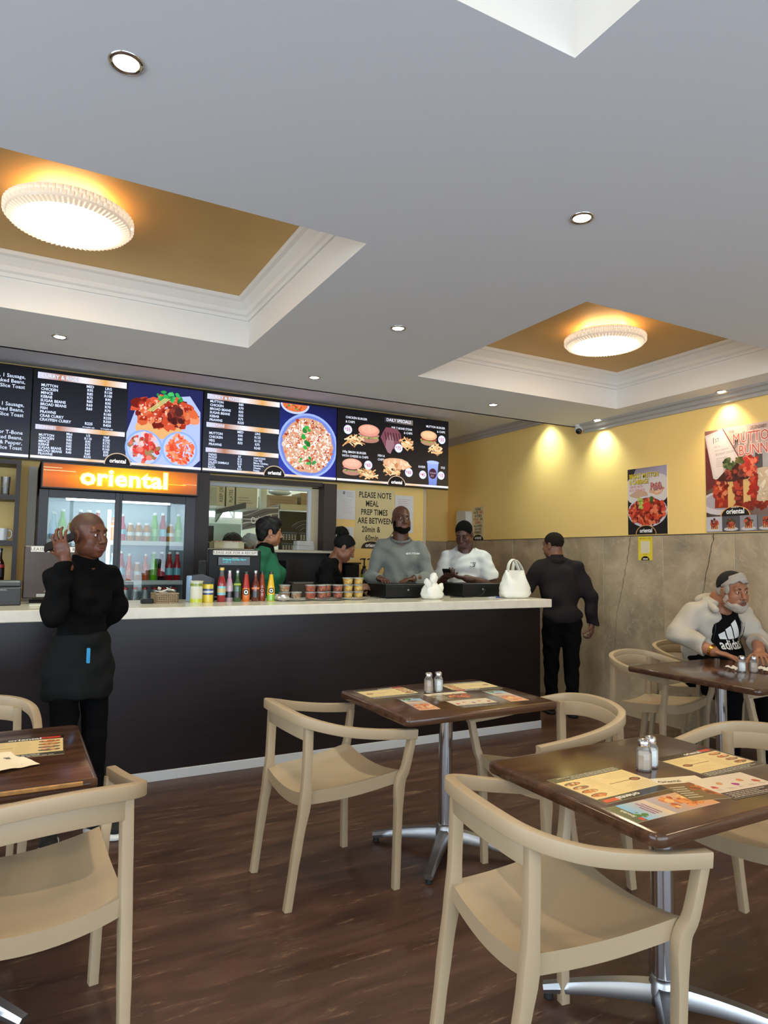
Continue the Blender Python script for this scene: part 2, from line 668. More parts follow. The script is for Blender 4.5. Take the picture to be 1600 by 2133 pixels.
def cornice_ring(x0, x1, y0, y1, z0, parent, name, mat, sc=1.0):
    bb = B()
    n = len(sec)
    rings = []
    for (d, h) in sec:
        d *= sc
        rings.append([(x0 + d, y0 + d, z0 + h * sc), (x1 - d, y0 + d, z0 + h * sc), (x1 - d, y1 - d, z0 + h * sc), (x0 + d, y1 - d, z0 + h * sc)])
    vs = [p for r in rings for p in r]
    fs = []
    for i in range(n - 1):
        for k in range(4):
            q = (k + 1) % 4
            fs.append((i * 4 + k, (i + 1) * 4 + k, (i + 1) * 4 + q, i * 4 + q))
    bb.add(vs, fs)
    return bb.build(name, mat, parent, auto=25)


for (x0, x1, y0, y1) in TR:
    b = B()
    b.add([(x0, y0, ZC), (x1, y0, ZC), (x1, y1, ZC), (x0, y1, ZC), (x0, y0, ZR), (x1, y0, ZR), (x1, y1, ZR), (x0, y1, ZR)],
          [(0, 1, 5, 4), (1, 2, 6, 5), (2, 3, 7, 6), (3, 0, 4, 7)])
    b.build('recess_side', M_WHITE, ceiling)
    B().add([(x0, y0, ZR), (x1, y0, ZR), (x1, y1, ZR), (x0, y1, ZR)], [(0, 3, 2, 1)]).build('recess_panel', M_GOLD, ceiling)
    cornice_ring(x0, x1, y0, y1, 3.02, ceiling, 'recess_cornice', M_WHITE, 1.13)

# cornices along the right wall: lower one under the dropped ceiling, higher one behind it, and along the back
def cornice_run(name, p0, p1, z1, side, parent=None):
    """moulding run from p0 to p1, hanging below z1, projecting towards 'side' (unit xy)"""
    pr = [(0.0, -0.085), (0.018, -0.085), (0.022, -0.06), (0.045, -0.05), (0.055, -0.025), (0.08, -0.016), (0.085, 0.0), (0.0, 0.0)]
    vs, fs = [], []
    for p in (p0, p1):
        for d, h in pr:
            vs.append((p[0] + side[0] * d, p[1] + side[1] * d, z1 + h))
    n = len(pr)
    for k in range(n):
        q = (k + 1) % n
        fs.append((k, q, n + q, n + k))
    fs += [tuple(range(n))[::-1], tuple(range(n, 2 * n))]
    return struct(mesh_obj(name, vs, fs, M_GREYTRIM, parent))


cornice_run('trim_1', (XR, YF), (XR, 5.09), ZC, (-1, 0))
cornice_run('trim_2', (XR, YD), (XR, YB), ZH, (-1, 0))
cornice_run('trim_3', (4.06, YB), (XR, YB), ZH, (0, -1))

# stone wainscot: slabs on the right wall and on the rear wall
m = pbr('grey_brown_marble', rgb(150, 130, 104), 0.22, coat=0.25)
nt = m.node_tree
bs = nt.nodes['Principled BSDF']
tc = nt.nodes.new('ShaderNodeTexCoord')
oi = nt.nodes.new('ShaderNodeObjectInfo')
add = nt.nodes.new('ShaderNodeVectorMath')
add.operation = 'ADD'
mulv = nt.nodes.new('ShaderNodeVectorMath')
mulv.operation = 'SCALE'
mulv.inputs['Scale'].default_value = 7.0
cmb = nt.nodes.new('ShaderNodeCombineXYZ')
for k in range(3):
    nt.links.new(oi.outputs['Random'], cmb.inputs[k])
nt.links.new(cmb.outputs[0], mulv.inputs[0])
nt.links.new(tc.outputs['Object'], add.inputs[0])
nt.links.new(mulv.outputs[0], add.inputs[1])
n1 = nt.nodes.new('ShaderNodeTexNoise')
n1.inputs['Scale'].default_value = 2.2
n1.inputs['Detail'].default_value = 10
n1.inputs['Roughness'].default_value = 0.62
n1.inputs['Distortion'].default_value = 0.5
nt.links.new(add.outputs[0], n1.inputs['Vector'])
r1 = nt.nodes.new('ShaderNodeValToRGB')
e = r1.color_ramp.elements
e[0].position, e[0].color = 0.30, (*rgb(150, 138, 120), 1)
e[1].position, e[1].color = 0.72, (*rgb(208, 190, 162), 1)
k = e.new(0.5)
k.color = (*rgb(182, 164, 138), 1)
nt.links.new(n1.outputs['Fac'], r1.inputs['Fac'])
n2 = nt.nodes.new('ShaderNodeTexNoise')
n2.inputs['Scale'].default_value = 3.1
n2.inputs['Detail'].default_value = 7
n2.inputs['Distortion'].default_value = 1.6
nt.links.new(add.outputs[0], n2.inputs['Vector'])
r2 = nt.nodes.new('ShaderNodeValToRGB')
e = r2.color_ramp.elements
e[0].position, e[0].color = 0.492, (0, 0, 0, 1)
e[1].position, e[1].color = 0.508, (0, 0, 0, 1)
k = e.new(0.5)
k.color = (0.35, 0.35, 0.35, 1)
nt.links.new(n2.outputs['Fac'], r2.inputs['Fac'])
mx = nt.nodes.new('ShaderNodeMix')
mx.data_type = 'RGBA'
nt.links.new(r2.outputs['Color'], mx.inputs[0])
nt.links.new(r1.outputs['Color'], mx.inputs[6])
mx.inputs[7].default_value = (*rgb(226, 214, 190), 1)
nt.links.new(mx.outputs[2], bs.inputs['Base Color'])
M_STONE = m

rs = random.Random(4)
ye = [YB - 0.02, 6.93, 6.23, 5.53, 4.84, 4.14, 3.45, 2.76, 2.07, 1.38, 0.69, 0.0, -0.69, -1.38, -2.07, YF]
for i in range(len(ye) - 1):
    t = 0.020 + rs.choice((0, 0.0012, 0.0022))
    b = B().box(XR - t, XR, ye[i + 1] + 0.001, ye[i] - 0.001, 0.0, ZW, 0.0015)
    b.build('stone_slab', M_STONE, wall_right)
for (x0, x1) in ((4.065, 4.5), (4.5, XR - 0.022)):
    B().box(x0 + 0.001, x1 - 0.001, YB - 0.02, YB, 0, ZW, 0.0015).build('stone_slab', M_STONE, wall_rear)
# thin metal edge strip capping the stone
B().box(XR - 0.026, XR, YF, YB - 0.02, ZW, ZW + 0.006).build('edge_strip', pbr('dark_edge_strip', rgb(92, 84, 70), 0.4, 0.4), wall_right)
# two old cracks running down the slabs
def crack(pts, seed):
    r = random.Random(seed)
    P = []
    for i in range(len(pts) - 1):
        for k in range(14):
            t = k / 14
            P.append((pts[i][0] * (1 - t) + pts[i + 1][0] * t + r.uniform(-0.006, 0.006), pts[i][1] * (1 - t) + pts[i + 1][1] * t))
    P.append(pts[-1])
    vs, fs = [], []
    for i, (y, z) in enumerate(P):
        w = 0.0035 * r.uniform(0.4, 1.2) * (1 - 0.6 * i / len(P))
        vs += [(XR - 0.0228, y - w, z), (XR - 0.0228, y + w, z)]
        if i:
            fs.append((2 * i - 2, 2 * i - 1, 2 * i + 1, 2 * i))
    return mesh_obj('crack', vs, fs, pbr('crack_dirt', rgb(58, 46, 34), 0.9), wall_right)


crack([(4.50, 1.675), (4.55, 1.42), (4.62, 1.15), (4.68, 0.92), (4.70, 0.62)], 1)
crack([(3.63, 1.675), (3.70, 1.38), (3.78, 1.05), (3.80, 0.7)], 2)

# skirting of the hatch wall is hidden by the counter; kitchen behind the hatch
M_KWALL = pbr('pale_kitchen_paint', rgb(206, 214, 200), 0.6)
b = B()
b.box(XL, 3.94, 9.05, 9.2, 0, 1.93)
b.box(XL, 3.94, 9.05, 9.2, 2.35, 3.4)
b.box(XL, 2.15, 9.05, 9.2, 1.93, 2.35)
b.box(2.78, 3.94, 9.05, 9.2, 1.93, 2.35)
wall_kitchen = struct(b.build('wall_kitchen', M_KWALL))
win3 = struct(B().box(2.15, 2.78, 9.08, 9.14, 1.93, 1.96).box(2.15, 2.78, 9.08, 9.14, 2.32, 2.35).build('window_3', pbr('white_window_frame', rgb(225, 228, 222), 0.5)))
B().box(2.15, 2.78, 9.14, 9.15, 1.93, 2.35).build('pane', pane_mat('clear_pane'), win3)
for x in (2.165, 2.60, 2.765):
    B().box(x - 0.015, x + 0.015, 9.08, 9.14, 1.96, 2.32).build('mullion', MATS['white_window_frame'], win3)
for s in (0, 1):
    x0 = 2.18 + s * 0.2
    for q in ((x0, 1.965, x0 + 0.2, 2.315), (x0 + 0.2, 1.965, x0, 2.315)):
        B().tube([(q[0], 9.07, q[1]), (q[2], 9.07, q[3])], 0.008, 6).build('burglar_bar', MATS['white_window_frame'], win3)
# kitchen ceiling strip lamp (unseen, added to light the kitchen)
kt = thing('added_strip_light', 'white fluorescent batten on the kitchen ceiling', 'light', (1.9, 7.9, 3.04))
B().box(-0.65, 0.65, -0.05, 0.05, -0.05, 0.0, 0.008).build('housing', M_WHITE, kt)
B().tube([(-0.6, 0, -0.065), (0.6, 0, -0.065)], 0.016, 10).build('tube', pbr('cool_tube_glow', (1, 1, 1), 0.5, emit=(0.85, 1.0, 0.95), estr=46), kt)

# ================================================================== CEILING LIGHTS
M_CHROME = pbr('polished_chrome', rgb(205, 205, 208), 0.16, 1.0)
M_BRUSHED = pbr('brushed_aluminium', rgb(176, 177, 180), 0.34, 1.0)
M_WARMLENS = pbr('warm_lamp_lens', (1, 1, 1), 0.5, emit=(1.0, 0.80, 0.48), estr=14.0)
M_COOLLENS = pbr('cool_lamp_lens', (1, 1, 1), 0.5, emit=(0.86, 1.0, 0.93), estr=16.0)
M_DIFF = pbr('warm_lamp_diffuser', rgb(255, 246, 226), 0.4, emit=(1.0, 0.83, 0.55), estr=21.0)
M_CRYSTAL = pbr('crystal_acrylic', rgb(252, 240, 225), 0.12, emit=(1.0, 0.78, 0.55), estr=0.40, coat=0.5)
M_RIM = pbr('crystal_rim_body', rgb(250, 236, 220), 0.3, emit=(1.0, 0.80, 0.60), estr=0.22)


def crystal_lamp(x, y, label):
    t = thing('ceiling_lamp', label, 'ceiling lamp', (x, y, ZR - 0.042))
    t.scale = (0.95, 0.95, 0.95)
    B().lathe([(0.13, -0.02), (0.13, 0.0435)], 32).build('mount', M_WHITE, t, auto=40)
    B().lathe([(0.20, -0.010), (0.262, -0.012), (0.285, -0.024), (0.295, -0.03), (0.295, -0.075), (0.288, -0.085), (0.245, -0.098), (0.236, -0.094), (0.236, -0.05), (0.2, -0.04)], 56).build('rim', M_RIM, t, auto=30)
    B().lathe([(0.236, -0.075), (0.233, -0.098), (0.20, -0.112), (0.13, -0.124), (0.06, -0.129), (0.001, -0.130)], 48).build('diffuser', M_DIFF, t, smooth=True)
    B().lathe([(0.150, 0.006), (0.150, -0.002)], 48).build('back_glow', pbr('warm_back_glow', (1, 1, 1), 0.5, emit=(1.0, 0.70, 0.34), estr=24.0), t, auto=40)  # hidden glowing ring, added to throw a warm halo on the panel
    b = B()
    n = 56
    for row, z in enumerate((-0.042, -0.066)):
        for i in range(n):
            a = 2 * PI * (i + 0.5 * row) / n
            c, s = math.cos(a), math.sin(a)
            w, h, r0, r1 = 0.0135, 0.0115, 0.294, 0.306
            base = []
            for (dw, dh) in ((-w, -h), (w, -h), (w, h), (-w, h)):
                base.append((c * r0 - s * dw, s * r0 + c * dw, z + dh))
            top = [(c * r1 - s * dw, s * r1 + c * dw, z + dh) for (dw, dh) in ((-w * .4, -h * .4), (w * .4, -h * .4), (w * .4, h * .4), (-w * .4, h * .4))]
            b.add(base + top, [(0, 1, 5, 4), (1, 2, 6, 5), (2, 3, 7, 6), (3, 0, 4, 7), (4, 5, 6, 7)])
    for i in range(72):
        a = 2 * PI * i / 72
        c, s = math.cos(a), math.sin(a)
        w = 0.0045
        P = []
        for r, z in ((0.246, -0.0985), (0.286, -0.0865)):
            P += [(c * r - s * w, s * r + c * w, z), (c * r + s * w, s * r - c * w, z), (c * r, s * r, z - 0.006)]
        b.add(P, [(0, 2, 5, 3), (2, 1, 4, 5), (0, 1, 2), (3, 5, 4)])
    b.build('crystal_facets', M_CRYSTAL, t)
    return t


crystal_lamp(0.16, 3.52, 'round crystal-rimmed ceiling lamp glowing in the recessed tray nearest the drinks fridge')
crystal_lamp(3.74, 3.52, 'round crystal-rimmed ceiling lamp glowing in the recessed tray beside the posters')
crystal_lamp(0.16, 0.48, 'round crystal-rimmed ceiling lamp in the tray nearest the shopfront')
crystal_lamp(3.74, 0.48, 'round crystal-rimmed ceiling lamp in the shopfront tray by the stone wall')


def downlight(x, y, z, warm, label, group, power, tilt=0.0):
    t = thing('downlight', label, 'downlight', (x, y, z), 0, group)
    B().lathe([(0.034, 0.02), (0.034, -0.002), (0.040, -0.006), (0.047, -0.005), (0.050, 0.0), (0.050, 0.002)], 28, cap=False).build('trim_ring', M_CHROME, t, smooth=True)
    B().lathe([(0.034, 0.004), (0.033, -0.003), (0.02, -0.005), (0.001, -0.006)], 20).build('lens', M_WARMLENS if warm else M_COOLLENS, t, smooth=True)
    d = bpy.data.lights.new('downlight_beam', 'SPOT')
    d.energy = power
    d.color = (1.0, 0.80, 0.52) if warm else (0.88, 1.0, 0.84)
    d.spot_size = math.radians(104)
    d.spot_blend = 1.0
    d.shadow_soft_size = 0.03
    o = bpy.data.objects.new('downlight_beam', d)
    COL.objects.link(o)
    o.parent = t
    o.location = (0, 0, -0.012)
    o.rotation_euler = (0, tilt, 0)
    return t


PW, PC = 44, 42
downlight(0.216, 1.987, ZC, True, 'warm downlight between the shopfront tray and the fridge-side tray', None, PW)
downlight(1.985, 1.985, ZC, True, 'warm downlight above the aisle between the four trays', None, PW)
downlight(5.035, 3.49, ZC, True, 'warm downlight close to the wall above the mutton bunny poster', None, PW)
downlight(0.19, 4.80, ZC, False, 'cool white downlight in the ceiling strip in front of the fridge sign', None, PC)
downlight(1.997, 3.53, ZC, False, 'cool white downlight on the beam between the two lit trays', None, PC)
downlight(1.995, 4.85, ZC, False, 'cool white downlight in front of the curry and roti screen', None, PC)
downlight(3.75, 4.86, ZC, False, 'cool white downlight in front of the daily specials screen', None, PC)
downlight(5.03, 4.84, ZC, False, 'cool white downlight beside the security camera washing the yellow wall', None, PC)
downlight(4.98, 5.62, ZH, False, 'cool white downlight hidden behind the ceiling step washing the wall', None, PC)

# security camera
t = thing('security_camera', 'small white security camera hanging at the ceiling step', 'camera', (5.06, 5.13, ZC))
B().lathe([(0.035, 0.0), (0.035, -0.012), (0.028, -0.018)], 20).build('mount', M_WHITE, t, auto=40)
b = B()
b.lathe([(0.006, -0.05), (0.03, -0.045), (0.04, -0.02), (0.042, 0.02), (0.036, 0.04), (0.02, 0.05)], 20, (0, 0, 0), axis='Y')
o = b.build('housing', M_WHITE, t, smooth=True, loc=(0, -0.005, -0.05))
o.rotation_euler = (0.55, 0, -0.75)
b = B().lathe([(0.030, -0.052), (0.032, -0.044), (0.03, -0.03)], 20, (0, 0, 0), axis='Y')
c = b.build('lens', pbr('black_lens', (0.01, 0.01, 0.01), 0.1), o, smooth=True)

# ================================================================== TABLES
M_BLACKRUB = pbr('black_rubber', rgb(20, 20, 20), 0.7)
M_EDGEWEAR = pbr('worn_wood_edge', rgb(176, 128, 72), 0.55, var=0.3, vscale=40)


def make_table(loc, w, d, label, off=(0, 0), rz=0.0):
    t = thing('dining_table', label, 'table', loc, rz)
    b = B()
    pr = [(0.0, 0.716), (0.004, 0.722), (0.004, 0.742), (0.0, 0.748), (-0.006, 0.75)]
    rings = [[(x, y, z) for x, y in rrect(w + 2 * e_, d + 2 * e_, 0.03 + e_, 5)] for e_, z in pr]
    n = len(rings[0])
    vs = [p for r in rings for p in r]
    fs = [(i * n + k, i * n + (k + 1) % n, (i + 1) * n + (k + 1) % n, (i + 1) * n + k) for i in range(len(rings) - 1) for k in range(n)]
    fs += [tuple(range(n))[::-1], tuple((len(rings) - 1) * n + k for k in range(n))]
    b.add(vs, fs)
    b.build('tabletop', M_TABLE, t, auto=50)
    ox, oy = off
    B().box(ox - 0.14, ox + 0.14, oy - 0.02, oy + 0.02, 0.706, 0.716).box(ox - 0.02, ox + 0.02, oy - 0.14, oy + 0.14, 0.706, 0.716).build('mounting_plate', M_BLACKRUB, t)
    B().lathe([(0.034, 0.07), (0.034, 0.706)], 28, (ox, oy, 0)).build('column', M_CHROME, t, auto=40)
    B().lathe([(0.030, 0.05), (0.050, 0.055), (0.052, 0.09), (0.042, 0.125), (0.0365, 0.135)], 28, (ox, oy, 0)).build('hub', M_BRUSHED, t, smooth=True)
    for k in range(4):
        a = PI / 4 + k * PI / 2
        c, s = math.cos(a), math.sin(a)
        P, S = [], []
        for i in range(9):
            u = i / 8
            r = 0.03 + 0.34 * u
            P.append((ox + c * r, oy + s * r, 0.085 - 0.052 * u ** 1.5))
            S.append((1.0 - 0.42 * u, 1.0 - 0.55 * u))
        secn = [(-0.030, -0.028), (0.030, -0.028), (0.034, 0.0), (0.020, 0.028), (-0.020, 0.028), (-0.034, 0.0)]
        lg = B().sweep(P, secn, scales=S).build('foot', M_BRUSHED, t, auto=40)
        B().lathe([(0.014, 0.0), (0.016, 0.004), (0.012, 0.026)], 12, (ox + c * 0.355, oy + s * 0.355, 0)).build('glide', M_BLACKRUB, lg)
    return t


TAB_C = (1.925, 2.868, 0)
TAB_R = (1.865, 1.545, 0)
TAB_L = (-0.175, 2.64, 0)
TAB_O = (4.02, 2.745, 0)
make_table(TAB_C, 0.85, 0.69, 'dark wood cafe table on a chrome pedestal standing alone in front of the counter')
make_table(TAB_R, 0.85, 0.70, 'dark wood cafe table with five printed sheets and an armchair at each side', (-0.01, -0.02))
tl = make_table(TAB_L, 0.85, 0.76, 'dark wood cafe table with a worn pale edge beside the woman on the phone')
B().box(-0.40, 0.385, -0.3865, -0.3785, 0.738, 0.7508, 0.002).build('worn_edge', M_EDGEWEAR, tl)
make_table(TAB_O, 0.90, 0.90, 'dark wood cafe table with bare top where the bearded man sits', (-0.06, 0.05))

# ================================================================== CHAIRS
M_CHAIR = pbr('beige_polypropylene', rgb(172, 151, 121), 0.45, bump=0.12, bscale=420, var=0.03, vscale=3)


def catmull(pts, n=8):
    out = []
    P = [Vector(p) for p in pts]
    for i in range(len(P) - 1):
        p0, p1, p2, p3 = P[max(i - 1, 0)], P[i], P[i + 1], P[min(i + 2, len(P) - 1)]
        for k in range(n):
            t = k / n
            out.append(0.5 * ((2 * p1) + (-p0 + p2) * t + (2 * p0 - 5 * p1 + 4 * p2 - p3) * t * t + (-p0 + 3 * p1 - 3 * p2 + p3) * t ** 3))
    out.append(P[-1])
    return out


def rsec(w, h, r=0.006):
    return rrect(w, h, r, 2)


def make_chair(label):
    t = thing('armchair', label, 'chair')
    half = [(0.292, 0.297, 0.664), (0.12, 0.292, 0.680), (-0.03, 0.284, 0.704), (-0.135, 0.262, 0.730), (-0.208, 0.205, 0.752), (-0.240, 0.105, 0.766), (-0.248, 0.0, 0.770)]
    ctrl = half + [(x, -y, z) for x, y, z in half[-2::-1]]
    path = catmull(ctrl, 6)
    B().sweep(path, rsec(0.033, 0.042, 0.004)).build('arm_rail', M_CHAIR, t, auto=40)
    # backrest panel below the rail
    pts = [p for p in path if abs(p[1]) < 0.222 and p[0] < 0]
    secb = rsec(0.014, 0.066, 0.004)
    B().sweep([(p[0] + 0.014, p[1] * 0.97, p[2] - 0.050) for p in pts], secb).build('backrest', M_CHAIR, t, auto=40)
    for s in (-1, 1):
        fp = catmull([(0.276, 0.290 * s, 0.656), (0.252, 0.276 * s, 0.52), (0.232, 0.262 * s, 0.455), (0.228, 0.256 * s, 0.33), (0.226, 0.246 * s, 0.0)], 5)
        B().sweep(fp, rsec(0.036, 0.034, 0.0035), ups=(0, 1, 0), scales=[(0.85 + 0.35 * math.exp(-((p[2] - 0.43) / 0.06) ** 2), 1) if p[2] > 0.2 else (0.85, 0.9) for p in fp]).build('leg', M_CHAIR, t, auto=40)
        rp = catmull([(-0.185, 0.205 * s, 0.735), (-0.188, 0.208 * s, 0.58), (-0.196, 0.208 * s, 0.42), (-0.220, 0.205 * s, 0.28), (-0.260, 0.198 * s, 0.0)], 5)
        B().sweep(rp, rsec(0.036, 0.034, 0.0035), ups=(0, 1, 0), scales=[(1.0 + 0.3 * math.exp(-((p[2] - 0.42) / 0.06) ** 2), 1) if p[2] > 0.2 else (0.9, 0.9) for p in rp]).build('leg', M_CHAIR, t, auto=40)
    # seat: concave across, slightly falling to the rear, with a deep apron
    nx, ny = 10, 12
    vs, fs = [], []

    def top(i, j):
        u, v = i / nx, -1 + 2 * j / ny
        x = -0.205 + 0.445 * u
        hw = 0.205 + 0.045 * u
        z = 0.432 + 0.042 * u + 0.030 * v * v - 0.012 * math.sin(PI * u)
        return (x, hw * v, z)
    for i in range(nx + 1):
        for j in range(ny + 1):
            vs.append(top(i, j))
    o2 = len(vs)
    for i in range(nx + 1):
        for j in range(ny + 1):
            p = top(i, j)
            edge = i in (0, nx) or j in (0, ny)
            vs.append((p[0] * 0.985, p[1] * 0.985, p[2] - (0.055 if edge else 0.022)))
    W = ny + 1
    for i in range(nx):
        for j in range(ny):
            a = i * W + j
            fs.append((a, a + W, a + W + 1, a + 1))
            fs.append((o2 + a, o2 + a + 1, o2 + a + W + 1, o2 + a + W))
    loop = [j for j in range(ny)] + [i * W + ny for i in range(nx)] + [nx * W + j for j in range(ny, 0, -1)] + [i * W for i in range(nx, 0, -1)]
    for k in range(len(loop)):
        a, c = loop[k], loop[(k + 1) % len(loop)]
        fs.append((a, c, o2 + c, o2 + a))
    B().add(vs, fs).build('seat', M_CHAIR, t, auto=40)
    return t


CH = [
    ((1.285, 2.885), 2, 'beige moulded armchair in front of the counter with its back to the fridge side'),
    ((2.215, 2.405), 173, 'beige moulded armchair between the two cafe tables facing the salt shakers'),
    ((1.375, 1.525), -8, 'beige moulded armchair pushed against the table with five sheets, shopfront side'),
    ((2.46, 1.615), 183, 'beige moulded armchair at the wall side of the table with five sheets'),
    ((0.085, 2.275), 99, 'beige moulded armchair with its back to the shopfront at the worn-edged table'),
    ((-0.17, 3.36), -92, 'beige moulded armchair across the worn-edged table beside the standing woman'),
    ((4.0, 3.335), -84, 'empty beige moulded armchair tucked at the bearded man\'s table near the counter'),
    ((4.80, 3.62), -90, 'beige moulded armchair that the bearded man sits on'),
    ((4.02, 2.17), 172, 'beige moulded armchair on the shopfront side of the bearded man\'s table'),
]
chair0 = make_chair(CH[0][2])
for i, ((x, y), deg, lab) in enumerate(CH):
    o = chair0 if i == 0 else dup(chair0, label=lab, group=None)
    o.location = (x, y, 0)
    o.rotation_euler = (0, 0, math.radians(deg))

# ================================================================== COUNTER AND WHAT STANDS ON IT
CZ = 1.10
M_STONETOP = pbr('cream_stone_top', rgb(226, 218, 200), 0.22, var=0.06, vscale=14, coat=0.2)
M_BLACKPL = pbr('black_plastic', rgb(14, 14, 16), 0.45, spec=0.3)
M_GREYPL = pbr('dark_grey_plastic', rgb(52, 52, 56), 0.45)
M_METALBLK = pbr('black_painted_steel', rgb(14, 14, 15), 0.42, spec=0.3)
t = thing('service_counter', 'long dark wood service counter with a pale kick strip', 'counter', (0, 4.56, 0))
B().box(XL + 0.05, 4.035, 0, 0.03, 0.062, 1.03).build('front_panel', M_COUNTER, t)
B().box(4.005, 4.035, 0.03, 0.70, 0, 1.03).build('end_panel', M_COUNTER, t)
B().box(XL + 0.05, 4.0, 0.66, 0.69, 0, 1.03).build('rear_panel', M_COUNTER, t)
B().box(XL + 0.05, 4.038, -0.012, 0.03, 0.0, 0.062, 0.002).build('kick_strip', pbr('white_kick_strip', rgb(205, 206, 208), 0.35, 0.1), t)
o = B().box(XL + 0.05, 4.117, 4.50, 5.30, 1.03, CZ, 0.004).build('countertop', M_STONETOP)
tag(o, 'long cream stone countertop on the dark service counter', 'countertop')
o = B().box(XL + 0.05, 4.0, 5.31, 6.49, 0.0, 0.09).build('platform', M_DARKWOOD)
tag(o, 'low raised platform behind the service counter', 'platform')

# ---- drinks fridge
FX0, FX1, FY0, FY1, FZ = 0.142, 1.354, 5.90, 6.48, 2.155
M_FRAME = pbr('charcoal_fridge_frame', rgb(52, 52, 58), 0.4, 0.2)
M_FRIN = pbr('fridge_liner', rgb(226, 236, 240), 0.4)
t = thing('drinks_fridge', 'two-door glass drinks fridge with a glowing orange header sign', 'fridge', (0, 0, 0.09))
dz = -0.09
b = B()
b.box(FX0, FX0 + 0.05, FY0 + 0.04, FY1, 0, FZ + dz)
b.box(FX1 - 0.05, FX1, FY0 + 0.04, FY1, 0, FZ + dz)
b.box(FX0, FX1, FY0 + 0.04, FY1, 0, 0.18)
b.box(FX0, FX1, FY0 + 0.04, FY1, 1.90 + dz, FZ + dz)
b.build('cabinet', M_FRAME, t)
b = B()
b.box(FX0 + 0.05, FX1 - 0.05, FY1 - 0.03, FY1 - 0.005, 0.18, 1.90 + dz)
b.box(FX0 + 0.05, FX0 + 0.06, FY0 + 0.06, FY1, 0.18, 1.90 + dz)
b.box(FX1 - 0.06, FX1 - 0.05, FY0 + 0.06, FY1, 0.18, 1.90 + dz)
b.box(FX0 + 0.05, FX1 - 0.05, FY0 + 0.06, FY1, 1.885 + dz, 1.90 + dz)
b.build('liner', M_FRIN, t)
# header sign
o = B().box(FX0 + 0.005, FX1 + 0.012, FY0 - 0.035, FY0 + 0.04, 1.940 + dz, 2.158 + dz, 0.006).build('sign_box', pbr('sign_frame_dark', rgb(40, 34, 34), 0.4), t)
p = Print()
W, H = 1.185, 0.186
n = 16
base = [(176, 92, 40), (188, 92, 34), (205, 100, 30), (226, 120, 24), (240, 140, 20), (250, 160, 20), (255, 176, 20), (255, 190, 22), (255, 200, 24), (255, 196, 22), (255, 184, 20), (252, 168, 20), (242, 146, 20), (226, 126, 24), (205, 108, 30), (188, 96, 38), (170, 90, 44)]
for i in range(n):
    x0, x1 = -W / 2 + W * i / n, -W / 2 + W * (i + 1) / n
    c0, c1 = base[i], base[i + 1]
    dk = lambda c: tuple(int(v * 0.72) for v in c)
    p.poly([(x0, -H / 2), (x1, -H / 2), (x1, 0), (x0, 0)], None, [dk(c0), dk(c1), c1, c0])
    p.z -= p.eps
    p.poly([(x0, 0), (x1, 0), (x1, H / 2), (x0, H / 2)], None, [c0, c1, dk(c1), dk(c0)])
    p.z -= p.eps
p.z += p.eps
for y, xa, xb, c in ((0.058, -0.59, -0.46, (240, 190, 140)), (0.036, -0.59, -0.36, (245, 200, 150)), (-0.02, -0.3, 0.5, (255, 210, 60)), (-0.012, 0.47, 0.59, (235, 170, 110))):
    p.rect(xa, y, xb, y + 0.004, c)
p.text('oriental', 0.01, -0.055, 0.185, (255, 214, 60), 0.06, 1.14, 'C', 1.03)
p.text('oriental', 0.01, -0.055, 0.185, (255, 252, 238), 0.025, 1.14, 'C', 1.03)
p.build('sign_face', BACKLIT, o, frame(((FX0 + FX1) / 2 + 0.006, FY0 - 0.0352, 2.048 + dz), (1, 0, 0), (0, 0, 1)))
# sliding doors
M_PANE = pane_mat('fridge_glass', (0.92, 0.97, 0.97))
for (x0, x1, yo) in ((FX0, 0.735, 0.0), (0.722, FX1, 0.022)):
    f = 0.068 if x0 == FX0 else 0.036
    g = 0.036 if x0 == FX0 else 0.085
    b = B()
    y0, y1 = FY0 + yo, FY0 + yo + 0.022
    z0, z1 = 0.2, 1.938 + dz
    b.box(x0, x0 + f, y0, y1, z0, z1, 0.002).box(x1 - g, x1, y0, y1, z0, z1, 0.002).box(x0 + f, x1 - g, y0, y1, z0, z0 + 0.07, 0.002).box(x0 + f, x1 - g, y0, y1, z1 - 0.06, z1, 0.002)
    d = b.build('sliding_door', M_FRAME, t)
    B().box(x0 + f, x1 - g, y0 + 0.009, y0 + 0.013, z0 + 0.07, z1 - 0.06).build('glass_pane', M_PANE, d)
for z in (1.545, 1.215, 0.925, 0.56):
    s_ = B().box(FX0 + 0.06, FX1 - 0.06, FY0 + 0.09, FY1 - 0.03, z - 0.014 + dz, z + dz).build('shelf', pbr('white_wire_shelf', rgb(214, 226, 232), 0.35), t)
    B().box(FX0 + 0.06, FX1 - 0.06, FY0 + 0.08, FY0 + 0.09, z - 0.03 + dz, z + 0.006 + dz).build('price_rail', M_WHITE, s_)
B().box(0.655, 0.68, FY0 + 0.06, FY0 + 0.08, 0.4, 1.80 + dz).build('light_strip', pbr('fridge_light_strip', (1, 1, 1), 0.5, emit=(0.9, 0.97, 1.0), estr=5.0), t)
B().box(FX0 + 0.2, FX1 - 0.2, FY0 + 0.1, FY0 + 0.13, 1.868 + dz, 1.884 + dz).build('light_strip', MATS['fridge_light_strip'], t)  # upper strip added to brighten the fridge interior
# wall side strip with bright gaps between fridge and shelf
o = B().box(0.07, 0.135, 6.42, 6.495, 0.09, 2.17).build('cable_trunking', pbr('grey_trunking', rgb(186, 184, 176), 0.5))
tag(o, 'pale grey upright cable trunking beside the drinks fridge', 'trunking')

# ---- bottles
def pal(name, c, r=0.08):
    return pbr(name, rgb(*c), r, spec=0.6, coat=0.6)


M_CLEARG = pane_mat('clear_bottle_glass', (0.86, 0.9, 0.9), 0.02, 1.5, 0.12, (0.7, 0.75, 0.78))
_bott = {}


